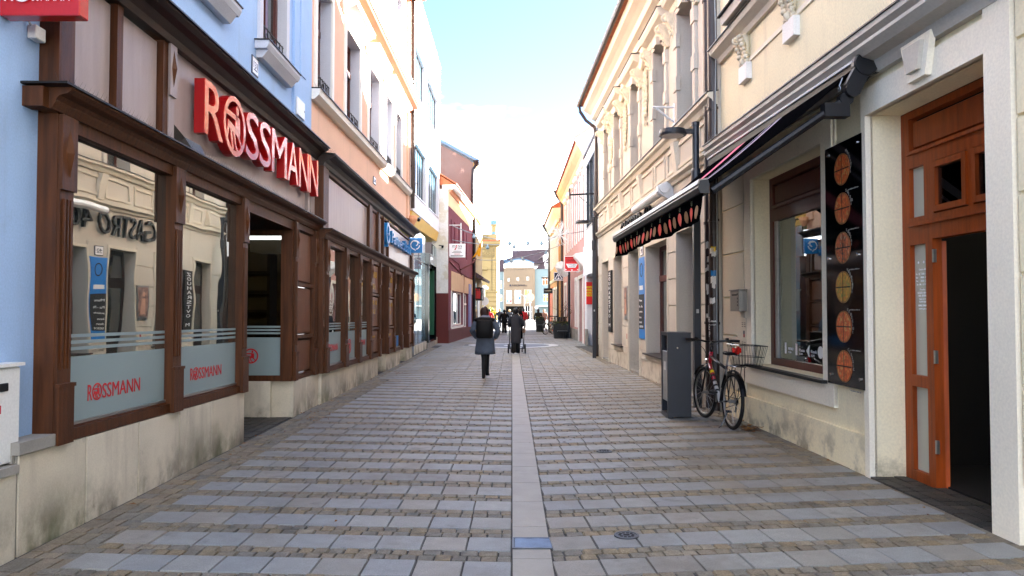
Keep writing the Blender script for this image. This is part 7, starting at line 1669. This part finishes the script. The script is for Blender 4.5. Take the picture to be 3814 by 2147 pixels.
mb = MB(); loft(mb, [(.17, 26.6, .50, .17, .34), (.17, 26.6, .56, .2, .40), (.17, 26.6, .74, .22, .43), (.17, 26.6, .78, .21, .42)], 18); mb.build('carrycot', m['fabric_black'], t, smooth=True)
mb = MB(); mb.lathe((.17 - .22, 26.85, .78), [(.28, 0), (.28, .44)], 18, axis=(1, 0, 0)); mb.build('canopy', m['fabric_black'], t)
mb = MB(); loft(mb, [(.42, 25.95, .74, .05, .035), (.42, 25.95, .82, .06, .04), (.40, 25.95, .90, .05, .03)], 10, .2); mb.build('hanging_pouch', m['coat_beige'], t, smooth=True)
mb = MB(); loft(mb, [(-.13, 25.85, .62, .035, .03), (-.13, 25.85, .74, .04, .03), (-.12, 25.85, .84, .015, .015)], 10, .25); mb.build('white_bag', m['paper'], t, smooth=True)
rest = ((.185, -.01, .64), (.165, .02, .48))
for lab, x, y, h, yaw, ct, hm, lg, lr, stv, hr, hl in (
    ('standing figure in a wide black jacket and dark trousers in mid lane', -.50, 48, 1.58, 5, 'coat_black', .44, 'tights', .052, .02, 'hair_dark', .86),
    ('tall walker in a dark jacket ahead of the pram pusher', .42, 53, 1.80, 0, 'coat_black', .45, 'trousers_grey', .05, .07, 'hair_dark', .86),
    ('walker in a red jacket and light trousers beside the tall dark walker', .86, 55, 1.66, -8, 'coat_red', .46, 'trousers_grey', .05, .08, 'hair_dark', .84),
    ('figure in a loose dark olive coat behind the far planter', 1.92, 54, 1.60, 20, 'coat_olive', .38, 'tights', .05, .05, 'hair_dark', .84),
    ('figure in a beige jacket beside the hanging cafe sign', 2.52, 58, 1.56, -160, 'coat_beige', .44, 'tights', .05, .04, 'hair_fair', .84),
    ('walker in a yellow jacket near the green shrub', -1.62, 62, 1.66, 0, 'coat_yellow', .44, 'tights', .05, .06, 'hair_dark', .86),
    ('walker in blue jeans and a navy jacket near the green shrub', -1.02, 60, 1.66, 10, 'coat_navy', .46, 'jeans', .05, .08, 'hair_fair', .86),
    ('small dark figure between the black jacket and the pram pusher', -.22, 64, 1.6, 0, 'coat_navy', .42, 'tights', .05, .05, 'hair_fair', .86),
    ('figure in red half hidden by the backpack woman', -1.75, 57, 1.6, 0, 'coat_red', .44, 'tights', .05, .05, 'hair_dark', .86)):
    person(lab, x, y, h, R(yaw), ct, hm, lg, lr, stv, .055, rest, hr, hl, 'rubber', 'people walking towards the square', False, .02 if 'wide' in lab or 'loose' in lab else 0, None, 1, 0., 1.12)
t = thing('shoulder_bag', 'pale bag strap and pouch across the tall dark walker', 'bag', (.5, 52.8, .9)); MB().tube([(.34, 52.86, 1.45), (.5, 52.83, 1.2), (.62, 52.9, .95)], .012, 5).build('strap', m['paper'], t); MB().box(WF, .58, .74, 52.8, 52.95, .75, .97).build('pouch', m['paper'], t, bevel=.02)
# drop the helper bookkeeping
for o in list(bpy.data.objects):
    if '_w' in o: del o['_w']
